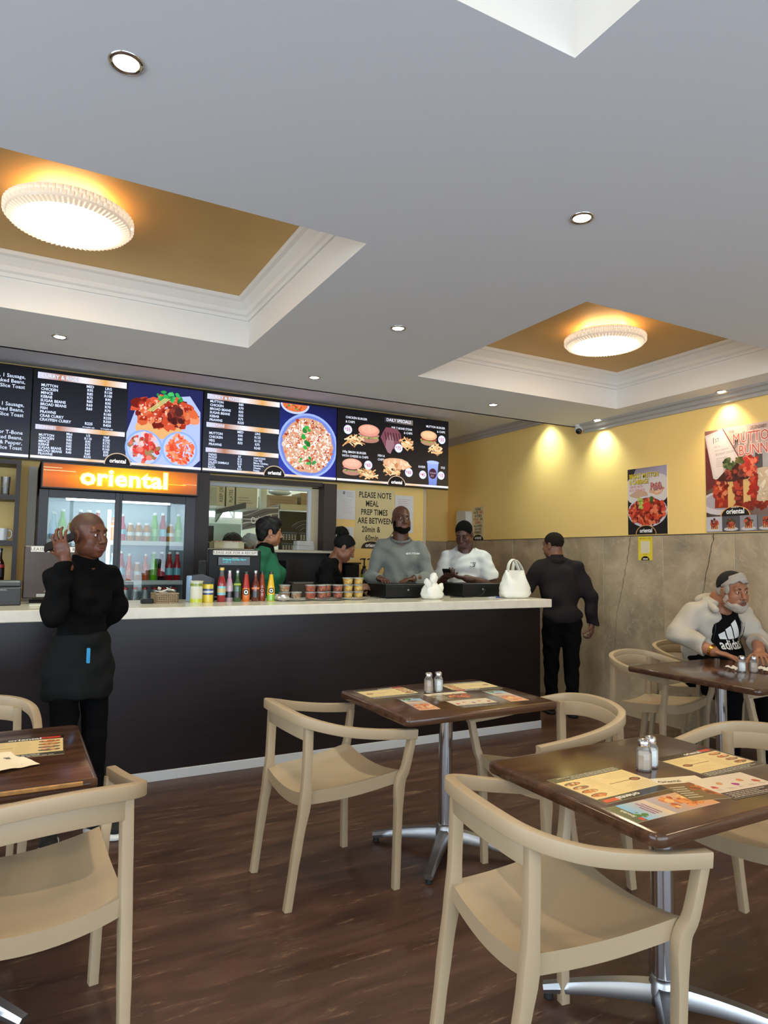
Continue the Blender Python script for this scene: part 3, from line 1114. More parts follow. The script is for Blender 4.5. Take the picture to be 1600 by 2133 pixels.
def bottle(key, prof, liquid, label_band, label_col, cap_col, loc, label, group=None, cat='bottle', fill=None, clear_top=None, badge=None, n=14, label2=None):
    """prof: list of (r, z); liquid colour; label band (z0, z1); cap colour"""
    if key in _bott:
        return dup(_bott[key], loc, label=label, group=group)
    t = thing('bottle' if cat == 'bottle' else cat.replace(' ', '_'), label, cat, loc, 0, group)
    h = prof[-1][1]
    capz = h - 0.018
    body = [q for q in prof if q[1] <= capz + 1e-6]
    body.append((prof[-2][0], capz))
    if fill:
        low = [q for q in body if q[1] <= fill]
        up = [q for q in body if q[1] >= fill]
        rr = np.interp(fill, [q[1] for q in body], [q[0] for q in body])
        low.append((rr, fill))
        up.insert(0, (rr, fill))
        B().lathe(low, n).build('liquid', liquid, t, auto=50)
        B().lathe(up, n).build('neck', clear_top or M_CLEARG, t, auto=50)
    else:
        B().lathe(body, n).build('body', liquid, t, auto=50)
    if label_band:
        z0, z1 = label_band
        rr = np.interp([z0, z1], [q[1] for q in prof], [q[0] for q in prof])
        lb = B().lathe([(rr[0] + 0.0008, z0), (rr[1] + 0.0008, z1)], n, cap=False).build('label', label_col, t, smooth=True)
    if label2:
        (z0, z1), mcol = label2
        rr = np.interp([z0, z1], [q[1] for q in prof], [q[0] for q in prof])
        B().lathe([(rr[0] + 0.0012, z0), (rr[1] + 0.0012, z1)], n, cap=False).build('label_band', mcol, t, smooth=True)
    if badge:
        zc, rad, mcol = badge
        rb = np.interp(zc, [q[1] for q in prof], [q[0] for q in prof])
        vs, fs = [], []
        for ring in range(4):
            for i in range(12):
                q = rad * ring / 3
                u, v = q * math.cos(i * PI / 6), q * math.sin(i * PI / 6)
                a = u / rb - PI / 2 - 0.25
                r2 = np.interp(zc + v, [k[1] for k in prof], [k[0] for k in prof]) + 0.0012
                vs.append((r2 * math.cos(a), r2 * math.sin(a), zc + v))
        for ring in range(3):
            for i in range(12):
                k = (i + 1) % 12
                fs.append((ring * 12 + i, ring * 12 + k, ring * 12 + 12 + k, ring * 12 + 12 + i))
        bo = mesh_obj('badge', vs, fs, [pbr('badge_dark', rgb(40, 34, 34), 0.5), mcol], t)
        bo.data.polygons.foreach_set('material_index', [1 if (f // 12) == 1 else 0 for f in range(36)])
    rc = prof[-1][0]
    B().lathe([(rc + 0.0015, capz - 0.002), (rc + 0.002, h - 0.003), (rc * 0.8, h)], n).build('cap', cap_col, t, auto=50)
    _bott[key] = t
    return t


CAPB, CAPS, CAPY, CAPR, CAPW = pal('cap_black', (25, 25, 25), .4), pbr('cap_silver', rgb(190, 190, 190), .25, .9), pal('cap_yellow', (228, 196, 90), .4), pal('cap_red', (214, 52, 48), .35), pal('cap_white', (238, 238, 235), .4)
TALL = [(0.028, 0.0), (0.030, 0.004), (0.030, 0.135), (0.026, 0.155), (0.017, 0.19), (0.0145, 0.235), (0.0145, 0.25)]
FLASK = [(0.026, 0.0), (0.0285, 0.004), (0.0285, 0.115), (0.024, 0.135), (0.013, 0.165), (0.0125, 0.215), (0.0125, 0.23)]
CONE = [(0.028, 0.0), (0.0295, 0.004), (0.029, 0.05), (0.0275, 0.10), (0.018, 0.165), (0.0135, 0.20), (0.0125, 0.208), (0.0125, 0.222)]
LB, LK, LR, LW, LP = pal('label_sky_blue', (128, 198, 214), .4), pal('label_black', (34, 30, 32), .4), pal('label_red', (196, 52, 62), .4), pal('label_white', (226, 226, 220), .4), pal('label_pink', (212, 150, 176), .4)
yb = 4.93
bottle('c1', TALL, pal('red_soda', (150, 22, 34)), (0.05, 0.115), LB, CAPY, (1.335, yb, CZ), 'tall red soda bottle with sky-blue label on the counter', fill=0.185, label2=((0.068, 0.098), pal('label_print_ochre', (206, 186, 128), .5)))
bottle('c2', FLASK, pal('pale_pink_glass', (196, 168, 182)), (0.03, 0.075), LK, CAPS, (1.398, yb + 0.02, CZ), 'clear pinkish flask bottle with black label on the counter', label2=((0.15, 0.17), LP))
bottle('c3', FLASK, pal('green_glass', (44, 84, 40)), (0.03, 0.075), LK, CAPS, (1.452, yb, CZ), 'dark green flask bottle with black label on the counter', label2=((0.12, 0.135), pal('label_lime', (160, 186, 74), .4)))
bottle('c4', CONE, pal('orange_sauce', (222, 112, 24)), (0.1, 0.2), pal('red_sauce_top', (176, 36, 28), .15), CAPB, (1.518, yb, CZ), 'orange and red sauce bottle with round badge on the counter', badge=(0.07, 0.024, CAPW))
bottle('c5', FLASK, pal('brown_red_glass', (96, 34, 26)), (0.03, 0.075), LK, CAPS, (1.590, yb, CZ), 'dark brown flask bottle with black label on the counter', label2=((0.09, 0.105), pal('label_orange', (214, 130, 80), .4)))
bottle('c6', CONE, pal('brick_sauce', (150, 56, 30)), None, None, CAPB, (1.650, yb + 0.03, CZ), 'brick red sauce bottle with round badge on the counter', badge=(0.08, 0.018, pal('badge_rose', (220, 150, 130), .5)))
bottle('c7', CONE, pal('yellow_sauce', (236, 188, 24)), (0.004, 0.05), pal('lime_sauce_foot', (132, 190, 40), .15), CAPB, (1.705, yb - 0.02, CZ), 'yellow and lime sauce bottle with round badge on the counter', badge=(0.08, 0.022, CAPW))
# cans
CANP = [(0.040, 0.0), (0.0425, 0.003), (0.0425, 0.14), (0.0425, 0.146), (0.041, 0.15)]
t = thing('food_tin', 'white and lime green tin with a lid at the edge of the counter', 'tin', (1.142, 4.88, CZ))
B().lathe(CANP, 24).build('body', pal('tin_cream', (222, 222, 206), .35), t, auto=40)
B().lathe([(0.0432, 0.004), (0.0432, 0.03)], 24, cap=False).build('label_band', pal('tin_lime', (196, 206, 40), .35), t, smooth=True)
B().lathe([(0.0432, 0.118), (0.0432, 0.138)], 24, cap=False).build('label_band', pal('tin_olive', (134, 148, 52), .35), t, smooth=True)
B().lathe([(0.047, 0.148), (0.049, 0.152), (0.044, 0.156), (0.01, 0.158)], 24).build('lid', pal('tin_lid', (214, 214, 196), .3), t, auto=40)
t = thing('food_tin', 'yellow tin with a blue label band on the counter', 'tin', (1.232, 4.92, CZ))
B().lathe([(r * 0.94, z * 0.86) for r, z in CANP], 24).build('body', pal('tin_yellow', (232, 206, 60), .35), t, auto=40)
B().lathe([(0.0405, 0.055), (0.0405, 0.098)], 24, cap=False).build('label_band', pal('tin_blue', (52, 70, 130), .35), t, smooth=True)
B().lathe([(0.0408, 0.068), (0.0408, 0.084)], 24, cap=False).build('label_band', pal('tin_label_white', (210, 214, 214), .35), t, smooth=True)
# card terminal
t = thing('card_terminal', 'dark grey card terminal with pale blue edge behind the tins', 'card terminal', (1.21, 5.03, CZ), 0.1)
B().prism([(-0.09, 0.0), (0.09, 0.0), (0.09, 0.165), (0.0, 0.2), (-0.07, 0.19), (-0.09, 0.17)], -0.03, 0.03, f=lambda u, v, w: (u, w, v)).build('housing', pbr('slate_plastic', rgb(70, 74, 84), 0.4), t)
B().box(-0.102, -0.078, -0.034, 0.03, 0.0, 0.188, 0.006).build('edge_light', pbr('pale_blue_plastic', rgb(150, 186, 226), 0.35), t)
B().box(-0.02, 0.04, -0.01, 0.025, 0.18, 0.30, 0.01).build('antenna_grip', M_BLACKPL, t)
# point-of-sale screens (seen from behind)
def pos(loc, label, strip, second):
    t = thing('point_of_sale', label, 'till screen', loc)
    B().box(-0.16, 0.16, 0.02, 0.2, 0.0, 0.02, 0.006).build('base', M_BLACKPL, t)
    B().box(-0.05, 0.05, 0.06, 0.11, 0.02, 0.2, 0.006).build('stand', M_BLACKPL, t)
    o = B().box(-0.205, 0.205, 0.0, 0.05, 0.035, 0.385, 0.008).build('screen_housing', M_BLACKPL if second else pbr('brown_black_gloss', rgb(70, 54, 46), 0.32), t)
    p = Print()
    if second:
        p.rect(-0.168, 0.343, 0.178, 0.376, (232, 228, 222))
        p.text(strip, 0.004, 0.350, 0.0285, (90, 84, 84), 0.008, 0.98, 'C', 1.06)
        p.build('notice_strip', PAPER, o, frame((0, -0.0006, 0), (1, 0, 0), (0, 0, 1)))
        d = B().box(-0.135, 0.118, -0.012, 0.0, 0.262, 0.330, 0.004).build('customer_display', pbr('display_black', rgb(12, 12, 16), 0.15), o)
        q = Print()
        q.text('Oriental Durban Nort', -0.10, 0.302, 0.020, (70, 220, 225), 0.012, 1.0)
        q.text('h 031 5', -0.095, 0.282, 0.020, (40, 190, 200), 0.012, 1.0)
        q.rect(-0.02, 0.318, 0.02, 0.321, (200, 160, 140))
        q.build('display_text', SCREEN, d, frame((0, -0.0125, 0), (1, 0, 0), (0, 0, 1)))
        B().box(0.015, 0.035, 0.0 - 0.003, 0.0, 0.06, 0.24).build('cable_cover', M_GREYPL, o)
    else:
        p.rect(-0.165, 0.345, 0.19, 0.38, (236, 232, 226))
        p.text(strip, 0.01, 0.353, 0.030, (84, 78, 78), 0.008, 0.98, 'C', 1.06)
        p.rect(-0.12, 0.046, 0.0, 0.064, (206, 206, 206))
        p.lines(-0.115, -0.005, 0.049, 0.061, 1, (90, 90, 90))
        p.poly([(-0.08, 0.078), (-0.03, 0.078), (-0.055, 0.098)], (150, 140, 132))
        p.build('notice_strip', PAPER, o, frame((0, -0.0006, 0), (1, 0, 0), (0, 0, 1)))
        q = Print()
        for k in range(6):
            q.poly([(0.02 + k * 0.013, 0.078 + 0.002 * k), (0.03 + k * 0.013, 0.078 + 0.002 * k), (0.036 + k * 0.013, 0.092 + 0.002 * k), (0.026 + k * 0.013, 0.092 + 0.002 * k)], (70, 90, 255))
        q.build('standby_light', SCREEN, o, frame((0, -0.0008, 0), (1, 0, 0), (0, 0, 1)))
    return t


pos((1.478, 5.10, CZ), 'black till screen with cyan customer display beside the sauce bottles', 'PLEASE ASK FOR A RECEIPT', True)
pos((0.255, 5.08, CZ), 'glossy brown-black till screen with a receipt notice behind the standing woman', 'PLEASE ASK FOR A RECEIPT', False)
t = thing('receipt_printer', 'dark grey receipt printer at the fridge end of the counter', 'printer', (-0.03, 5.02, CZ))
B().box(-0.07, 0.075, -0.09, 0.09, 0.0, 0.115, 0.006).build('base', M_GREYPL, t)
B().box(-0.07, 0.075, -0.085, 0.09, 0.117, 0.157, 0.01).build('cover', pbr('mid_grey_plastic', rgb(70, 70, 72), 0.4), t)
p = Print()
p.text('EPSON', -0.05, 0.095, 0.014, (180, 180, 184), 0.01)
p.build('maker_name', PAPER, t, frame((0, -0.0906, 0), (1, 0, 0), (0, 0, 1)))
o = B().box(0.09, 0.24, 4.80, 4.95, CZ, CZ + 0.012, 0.003).build('paper_pad', pal('pad_white', (222, 222, 208), .6))
tag(o, 'small white paper pad lying in front of the glossy till screen', 'paper pad')
t = thing('card_reader', 'flat black card reader lying beside the white pad', 'card reader', (0.34, 4.86, CZ))
B().box(-0.09, 0.09, -0.05, 0.06, 0, 0.022, 0.006).build('body', M_BLACKPL, t)
B().box(-0.07, 0.0, -0.035, 0.045, 0.022, 0.026).build('keypad', M_GREYPL, t)

# basket with sachets
t = thing('basket', 'small tan lattice basket heaped with white sachets', 'basket', (0.935, 4.93, CZ), 0.12)
M_BASK = pbr('tan_basket_plastic', rgb(150, 128, 98), 0.5)
W, D, H = 0.155, 0.11, 0.068
b = B().box(-W / 2, W / 2, -D / 2, D / 2, 0, 0.004)
for s in (-1, 1):
    for z in (0.008, 0.022, 0.036, 0.050, 0.064):
        b.box(-W / 2, W / 2, s * D / 2 - 0.002, s * D / 2 + 0.002, z - 0.003, z + 0.003)
        b.box(s * W / 2 - 0.002, s * W / 2 + 0.002, -D / 2, D / 2, z - 0.003, z + 0.003)
    for i in range(11):
        x = -W / 2 + W * i / 10
        b.box(x - 0.0025, x + 0.0025, s * D / 2 - 0.0025, s * D / 2 + 0.0025, 0, H)
    for i in range(8):
        y = -D / 2 + D * i / 7
        b.box(s * W / 2 - 0.0025, s * W / 2 + 0.0025, y - 0.0025, y + 0.0025, 0, H)
b.box(-W / 2 - 0.004, W / 2 + 0.004, -D / 2 - 0.004, -D / 2 + 0.003, H - 0.004, H + 0.004).box(-W / 2 - 0.004, W / 2 + 0.004, D / 2 - 0.003, D / 2 + 0.004, H - 0.004, H + 0.004)
b.box(-W / 2 - 0.004, -W / 2 + 0.003, -D / 2, D / 2, H - 0.004, H + 0.004).box(W / 2 - 0.003, W / 2 + 0.004, -D / 2, D / 2, H - 0.004, H + 0.004)
b.build('lattice', M_BASK, t)
rr = random.Random(8)
M_SACH = pal('sachet_white', (232, 228, 214), .45)
for i in range(9):
    s_ = B().box(-0.03, 0.03, -0.012, 0.012, -0.003, 0.003, 0.0025).build('sachet', M_SACH)
    s_.location = (0.935 + rr.uniform(-0.045, 0.045), 4.93 + rr.uniform(-0.03, 0.03), CZ + 0.058 + 0.005 * i + rr.uniform(0, 0.004))
    s_.rotation_euler = (rr.uniform(-0.5, 0.5), rr.uniform(-0.4, 0.4), rr.uniform(0, 3))
    tag(s_, 'white sachet heaped in the tan lattice basket', 'sachet', 'sachets in the basket')
o = B().box(0.775, 0.85, 4.88, 4.95, CZ, CZ + 0.03, 0.004).build('black_box', M_BLACKPL)
tag(o, 'small black box beside the tan lattice basket', 'box')

# ---- tubs of curry and pickle
M_TUB = pane_mat('clear_tub_plastic', (0.95, 0.95, 0.95), 0.05, 1.45, 0.05, (0.9, 0.9, 0.88))
M_LID = pane_mat('milky_lid_plastic', (0.95, 0.95, 0.93), 0.1, 1.45, 0.32, (0.9, 0.9, 0.86))


def tub_material(name, cols):
    m = pbr(name, rgb(*cols[0]), 0.3)
    nt = m.node_tree
    tc = nt.nodes.new('ShaderNodeTexCoord')
    v = nt.nodes.new('ShaderNodeTexVoronoi')
    v.inputs['Scale'].default_value = 70
    nt.links.new(tc.outputs['Object'], v.inputs['Vector'])
    sp = nt.nodes.new('ShaderNodeSeparateColor')
    nt.links.new(v.outputs['Color'], sp.inputs[0])
    r = nt.nodes.new('ShaderNodeValToRGB')
    r.color_ramp.interpolation = 'CONSTANT'
    for i, c in enumerate(cols):
        if i < 2:
            r.color_ramp.elements[i].position = i / len(cols)
            r.color_ramp.elements[i].color = (*rgb(*c), 1)
        else:
            r.color_ramp.elements.new(i / len(cols)).color = (*rgb(*c), 1)
    nt.links.new(sp.outputs[0], r.inputs['Fac'])
    nt.links.new(r.outputs['Color'], nt.nodes['Principled BSDF'].inputs['Base Color'])
    return m


MT = {'yellow': tub_material('turmeric_filling', [(226, 176, 60), (240, 200, 90), (214, 160, 50), (246, 214, 120)]),
      'red': tub_material('red_curry_filling', [(150, 44, 20), (190, 74, 36), (120, 34, 18), (206, 110, 60)]),
      'orange': tub_material('orange_pickle_filling', [(206, 80, 30), (226, 120, 60), (180, 60, 30)]),
      'pale': tub_material('pale_salad_filling', [(214, 190, 150), (196, 160, 120), (232, 214, 180), (190, 130, 90)])}
_tub = {}


def tub(kind, x, y, lvl, label, h=0.052, r=0.043):
    loc = (x, y, CZ + 0.012 + lvl * (h + 0.003))
    if kind in _tub:
        return dup(_tub[kind], loc, label=label)
    t = thing('food_tub', label, 'tub', loc, 0, 'tubs of ' + kind + ' food')
    B().lathe([(r * 0.84, 0.0), (r * 0.86, 0.002), (r, h - 0.004)], 20, cap=False).build('tub', M_TUB, t, smooth=True)
    B().lathe([(r * 0.80, 0.002), (r * 0.83, 0.003), (r * 0.95, h * 0.8), (r * 0.6, h * 0.84)], 18).build('filling', MT[kind], t, auto=50)
    B().lathe([(r * 1.0, h - 0.008), (r * 1.07, h - 0.006), (r * 1.07, h), (r * 0.95, h + 0.002)], 20).build('lid', M_LID, t, auto=50)
    _tub[kind] = t
    return t


TL = {0: 'lowest', 1: 'middle', 2: 'topmost'}
for k, x in enumerate((2.365, 2.457)):
    for l in range(3):
        tub('yellow', x, 4.95, l, 'clear tub of yellow pickle, %s of the three-high stack %s' % (TL[l], ('beside the red curry tubs', 'beside the cash drawer')[k]))
for k, x in enumerate((2.04, 2.13, 2.20, 2.27)):
    for l in range(2):
        tub('red' if k else 'orange', x, 4.94 + 0.06 * (k == 2), l, 'clear tub of red curry, %s, %s' % ('upper' if l else 'lower', ('', 'next to the orange pickle', 'standing behind the other curry tubs', 'next to the yellow tubs')[k]) if k else 'clear tub of orange pickle, %s, at the sauce-bottle end of the red tubs' % ('upper' if l else 'lower'))
for k, x in enumerate((1.835, 1.93)):
    for l in range(2 - k):
        tub('pale', x, 4.97, l, ('clear tub of pale salad, %s of two, next to the sauce bottles' % ('upper' if l else 'lower')) if k == 0 else 'single low tub of pale salad beside the orange pickle tubs')
for x, w, lab in ((2.41, 0.11, 'white paper plate under the yellow tubs'), (2.17, 0.15, 'white paper plate under the red curry tubs'), (1.90, 0.13, 'clear plastic tray under the pale salad tubs')):
    b = B().lathe([(w * 0.55, 0.0), (w * 0.75, 0.001), (w, 0.011), (w * 1.02, 0.0118), (w * 0.75, 0.004), (0.001, 0.004)], 32)
    o = b.build('plate', pal('paper_plate_white', (224, 220, 208), .5), None, smooth=True, loc=((x, 4.95, CZ)))
    tag(o, lab, 'plate')
# foil packs
M_FOIL = pbr('foil_wrap', rgb(196, 194, 196), 0.28, 0.7, bump=0.9, bscale=45)
for i, (x, y, rz, w) in enumerate(((1.765, 5.03, 0.3, 0.045), (1.785, 4.86, -0.3, 0.05), (1.77, 4.945, 0.2, 0.042))):
    b = B()
    vs, fs = [], []
    r_ = random.Random(i + 3)
    for a in range(7):
        for c in range(10):
            th, ph = PI * a / 6, 2 * PI * c / 10
            k = 1 + r_.uniform(-0.12, 0.12)
            vs.append((w * k * math.sin(th) * math.cos(ph), w * 0.6 * k * math.sin(th) * math.sin(ph), 0.026 + 0.026 * math.cos(th)))
    for a in range(6):
        for c in range(10):
            d = (c + 1) % 10
            fs.append((a * 10 + c, a * 10 + 10 + c, a * 10 + 10 + d, a * 10 + d))
    o = b.add(vs, fs).build('foil_packet', M_FOIL, None, loc=(x, y, CZ + 0))
    o.rotation_euler = (0, 0, rz)
    tag(o, 'crumpled silver foil packet between the sauce bottles and the tubs', 'packet', 'foil packets on the counter')

# ---- cash drawers, bags, pens, wires
def drawer(x, label):
    t = thing('cash_drawer', label, 'cash drawer', (x, 4.95, CZ))
    B().box(0, 0.435, 0.006, 0.345, 0.008, 0.118, 0.003).build('case', M_METALBLK, t)
    f = B().box(0.004, 0.431, 0.0, 0.006, 0.012, 0.098, 0.001).build('drawer_front', pbr('black_drawer_front', rgb(13, 12, 12), 0.4, spec=0.3), t)
    B().lathe([(0.009, -0.003), (0.009, 0.0)], 14, (0.21, 0, 0.07), axis='Y').build('lock', M_CHROME, f)
    for q in ((0.02, 0.02), (0.4, 0.02), (0.02, 0.31), (0.4, 0.31)):
        B().box(q[0], q[0] + 0.02, q[1], q[1] + 0.02, 0, 0.008).build('foot', M_BLACKRUB, t)
    return t


drawer(2.72, 'black steel cash drawer in front of the man in grey')
drawer(3.50, 'black steel cash drawer in front of the man in the white T-shirt')
o = B().tube(catmull([(3.70, 4.90, CZ + 0.07), (3.64, 4.88, CZ + 0.02), (3.55, 4.88, CZ + 0.008), (3.45, 4.90, CZ + 0.005), (3.36, 4.96, CZ + 0.005)], 6), 0.004, 6).build('power_lead', M_BLACKPL, None, smooth=True)
tag(o, 'thin black lead trailing in front of the second cash drawer', 'cable')
t = thing('pen', 'blue pen lying on the counter beside the white carrier bag', 'pen', (3.72, 4.80, CZ + 0.006), 0.1)
B().lathe([(0.001, -0.07), (0.005, -0.058), (0.005, 0.045)], 10, axis='X').build('barrel', pal('pen_clear', (196, 204, 214), .3), t, auto=40)
B().lathe([(0.006, 0.02), (0.006, 0.068), (0.004, 0.07)], 10, axis='X').build('cap', pal('pen_blue', (40, 84, 190), .3), t, auto=40)
o = B().lathe([(0.009, 0), (0.011, 0.006), (0.009, 0.012), (0.003, 0.014)], 10).build('steel_stopper', M_CHROME, None, loc=(2.60, 4.86, CZ))
tag(o, 'tiny silver stopper by the corner of the cash drawer', 'stopper')

M_BAG = pbr('white_plastic_film', rgb(240, 240, 232), 0.35, sss=0.0, bump=0.5, bscale=26)


def carrier_bag(loc, rz, label, W, D, H, seed, tall):
    r_ = random.Random(seed)
    t = thing('carrier_bag', label, 'bag', loc, rz)
    b = B()
    n = 28
    rings = []
    prof = [(0.72, 0.80, 0.0), (0.92, 1.0, 0.012), (1.04, 1.08, 0.045), (1.0, 1.06, 0.09), (0.92, 0.95, 0.135), (0.84, 0.76, 0.175), (0.76, 0.48, 0.215), (0.72, 0.2, 0.25)]
    if not tall:
        prof = [(0.75, 0.8, 0.0), (1.0, 1.0, 0.02), (1.08, 1.1, 0.06), (0.98, 1.02, 0.11), (0.75, 0.8, 0.15), (0.5, 0.5, 0.185), (0.28, 0.26, 0.21), (0.2, 0.18, 0.225)]
    for (sx, sy, z) in prof:
        ring = []
        for i in range(n):
            a = 2 * PI * i / n
            k = 1 + 0.07 * math.sin(5 * a + seed + z * 30) + 0.04 * math.sin(9 * a - z * 50) + r_.uniform(-0.04, 0.04)
            ring.append((W / 2 * sx * k * math.copysign(abs(math.cos(a)) ** 0.7, math.cos(a)), D / 2 * sy * k * math.copysign(abs(math.sin(a)) ** 0.8, math.sin(a)), z * H / 0.25))
        rings.append(ring)
    vs = [p for q in rings for p in q]
    fs = [(i * n + k, i * n + (k + 1) % n, (i + 1) * n + (k + 1) % n, (i + 1) * n + k) for i in range(len(rings) - 1) for k in range(n)]
    fs += [tuple(range(n))[::-1]]
    b.add(vs, fs).build('bag_body', M_BAG, t, smooth=True)
    if tall:
        for s in (-1, 1):
            hp = catmull([(-W * 0.30, s * 0.012, H - 0.012), (-W * 0.26, s * 0.022, H + 0.06), (-W * 0.12, s * 0.028, H + 0.098), (0.0, s * 0.022, H + 0.06), (W * 0.16, s * 0.012, H - 0.012)] if s < 0 else
                         [(-W * 0.05, s * 0.012, H - 0.012), (W * 0.02, s * 0.02, H + 0.06), (W * 0.12, s * 0.026, H + 0.088), (W * 0.26, s * 0.02, H + 0.045), (W * 0.36, s * 0.012, H - 0.012)], 6)
            B().sweep(hp, rsec(0.005, 0.042, 0.0015), ups=(0, 1, 0)).build('handle', M_BAG, t, smooth=True)
    else:
        for (ox, oz, rx, rz, tl) in ((-0.058, 0.70, 0.034, 0.045, 0.5), (0.0, 0.92, 0.042, 0.052, -0.12), (0.066, 0.45, 0.045, 0.05, -0.5)):
            vs, fs = [], []
            for a in range(8):
                for c in range(10):
                    th, ph = PI * a / 7, 2 * PI * c / 10
                    k = 1 + r_.uniform(-0.16, 0.16)
                    z = rz * k * math.cos(th)
                    vs.append((ox + rx * k * math.sin(th) * math.cos(ph) - z * tl, 0.03 * k * math.sin(th) * math.sin(ph) - 0.02, H * oz + z))
            for a in range(7):
                for c in range(10):
                    d = (c + 1) % 10
                    fs.append((a * 10 + c, a * 10 + 10 + c, a * 10 + 10 + d, a * 10 + d))
            B().add(vs, fs).build('knotted_ear', M_BAG, t, smooth=True)
    return t


carrier_bag((3.90, 4.74, CZ), -0.1, 'white plastic carrier bag with upright handles at the end of the counter', 0.27, 0.17, 0.245, 2, True)
carrier_bag((3.07, 4.80, CZ), 0.2, 'knotted white plastic bag between the two cash drawers', 0.17, 0.14, 0.18, 5, False)

# ---- fridge contents
rr = random.Random(21)
SH = [(1.545, 'top'), (1.215, 'middle')]
specs = {
    'orange_carton': dict(prof=[(0.030, 0), (0.031, 0.004), (0.031, 0.11), (0.024, 0.15), (0.014, 0.18), (0.0135, 0.205), (0.0135, 0.22)], liq=pal('orange_juice', (236, 122, 28)), band=(0.115, 0.17), lab=LW, cap=LB, d='orange juice bottle with white shoulder'),
    'pink': dict(prof=FLASK, liq=pal('pink_soda', (206, 52, 84)), band=(0.06, 0.1), lab=LB, cap=CAPW, d='pink soda bottle with pale blue label'),
    'amber': dict(prof=[(0.03, 0), (0.032, 0.004), (0.032, 0.10), (0.025, 0.125), (0.02, 0.14), (0.02, 0.16)], liq=pal('amber_drink', (196, 132, 40)), band=(0.05, 0.08), lab=LW, cap=CAPW, d='squat amber drink bottle'),
    'green': dict(prof=TALL, liq=pal('lime_soda', (112, 190, 36)), band=(0.05, 0.11), lab=pal('label_lime_green', (150, 206, 90), .4), cap=CAPW, d='tall lime green soda bottle'),
    'cola': dict(prof=TALL, liq=pal('dark_cola', (52, 14, 16)), band=(0.04, 0.105), lab=LR, cap=CAPW, d='tall dark cola bottle with red label'),
    'red': dict(prof=TALL, liq=pal('red_soda_fridge', (176, 26, 36)), band=(0.05, 0.11), lab=LB, cap=CAPW, d='tall red soda bottle with blue label'),
    'water': dict(prof=FLASK, liq=pal('clear_water_blue', (168, 206, 224), .1), band=(0.03, 0.09), lab=pal('label_pale_blue', (140, 186, 224), .4), cap=CAPW, d='clear water bottle with blue label'),
    'orangeade': dict(prof=FLASK, liq=pal('orangeade', (226, 88, 28)), band=(0.05, 0.085), lab=pal('label_salmon', (214, 120, 100), .4), cap=CAPW, d='orangeade bottle with salmon label'),
}
rows = {
    'top': ['water', 'green', 'amber', 'cola', 'green', 'red', None, 'orange_carton', 'pink', 'amber', 'amber', 'amber', 'green', 'red', 'amber', 'green'],
    'middle': ['water', 'pink', 'orangeade', 'green', 'red', 'cola', None, 'water', 'red', 'orangeade', 'amber', 'orangeade', 'green', 'cola', 'red', 'red'],
}
for z, nm in SH:
    row = rows[nm]
    for back in (0, 1):
        for i, kind in enumerate(row):
            if kind is None or (back and i % 2):
                continue
            sp_ = specs[kind]
            x = FX0 + 0.115 + (FX1 - FX0 - 0.23) * i / (len(row) - 1)
            lab = '%s on the %s fridge shelf%s' % (sp_['d'], nm, ', second row' if back else '')
            bottle('f_' + kind, sp_['prof'], sp_['liq'], sp_['band'], sp_['lab'], sp_['cap'], (x + 0.01 * back, FY0 + 0.135 + 0.09 * back, z + 0.0005), lab, 'bottles in the drinks fridge')
for back in range(2):
    for i in range(13):
        x = FX0 + 0.13 + (FX1 - FX0 - 0.26) * i / 12
        bottle('f_redcap', [(0.03, 0), (0.032, 0.005), (0.032, 0.10), (0.028, 0.14), (0.016, 0.19), (0.016, 0.235)], pal('clear_drink', (200, 200, 205), .1), (0.05, 0.1), LR, CAPR, (x, FY0 + 0.14 + 0.085 * back, 0.9255), 'red-capped bottle on the low fridge shelf%s' % (', second row' if back else ''), 'red-capped bottles low in the fridge')

# ---- pigeon-hole shelf at the left
SX1 = 0.012
t = thing('wall_shelf', 'dark brown pigeon-hole shelf unit at the fridge end of the back wall', 'shelf', (0, 0, 0))
s_ = 6.2 / 5.9
zt = lambda z: 1.43 + (z - 1.43) * s_
b = B()
b.box(SX1 - 0.035, SX1, 6.2, 6.495, 0.09, zt(2.15)).box(-0.75, SX1 - 0.035, 6.2, 6.495, zt(2.15) - 0.035, zt(2.15))
b.box(-0.785, -0.75, 6.2, 6.495, 0.09, zt(2.15)).box(-0.40, -0.365, 6.2, 6.495, 0.09, zt(2.115))
b.build('carcass', M_DARKWOOD, t)
for z in (zt(1.862), zt(1.51), zt(1.20)):
    B().box(-0.75, SX1 - 0.035, 6.2, 6.495, z - 0.02, z + 0.018).build('shelf_board', M_DARKWOOD, t)
M_GLASSWARE = pane_mat('clear_glassware', (0.9, 0.92, 0.92), 0.02, 1.5, 0.15, (0.8, 0.8, 0.8))
for i, (x, z, dark) in enumerate(((-0.095, zt(1.862) + 0.019, 0), (-0.185, zt(1.862) + 0.019, 1), (-0.28, zt(1.862) + 0.019, 0))):
    t = thing('glass_tumbler', ['tall clear tumbler beside the upright of the dark shelf', 'tall clear tumbler in the middle of the dark shelf', 'tall clear tumbler deepest in the dark shelf'][i], 'glass', (x, 6.30, z), 0)
    B().lathe([(0.026, 0), (0.028, 0.003), (0.035, 0.15), (0.033, 0.15), (0.026, 0.012), (0.001, 0.012)], 20).build('body', M_GLASSWARE, t, auto=40)
    B().lathe([(0.025, 0.013), (0.029, 0.07)], 20).build('inner_base', pane_mat('frosted_base', (0.9, 0.9, 0.9), 0.2, 1.4, 0.5, (0.7, 0.68, 0.66)), t, auto=40)
t = thing('mug', 'white china mug in the dark pigeon-hole shelf', 'mug', (-0.10, 6.29, zt(1.51) + 0.0195))
B().lathe([(0.036, 0), (0.04, 0.004), (0.041, 0.10), (0.038, 0.10), (0.036, 0.01), (0.001, 0.01)], 24).build('body', pal('mug_white', (214, 214, 212), .25), t, auto=40)
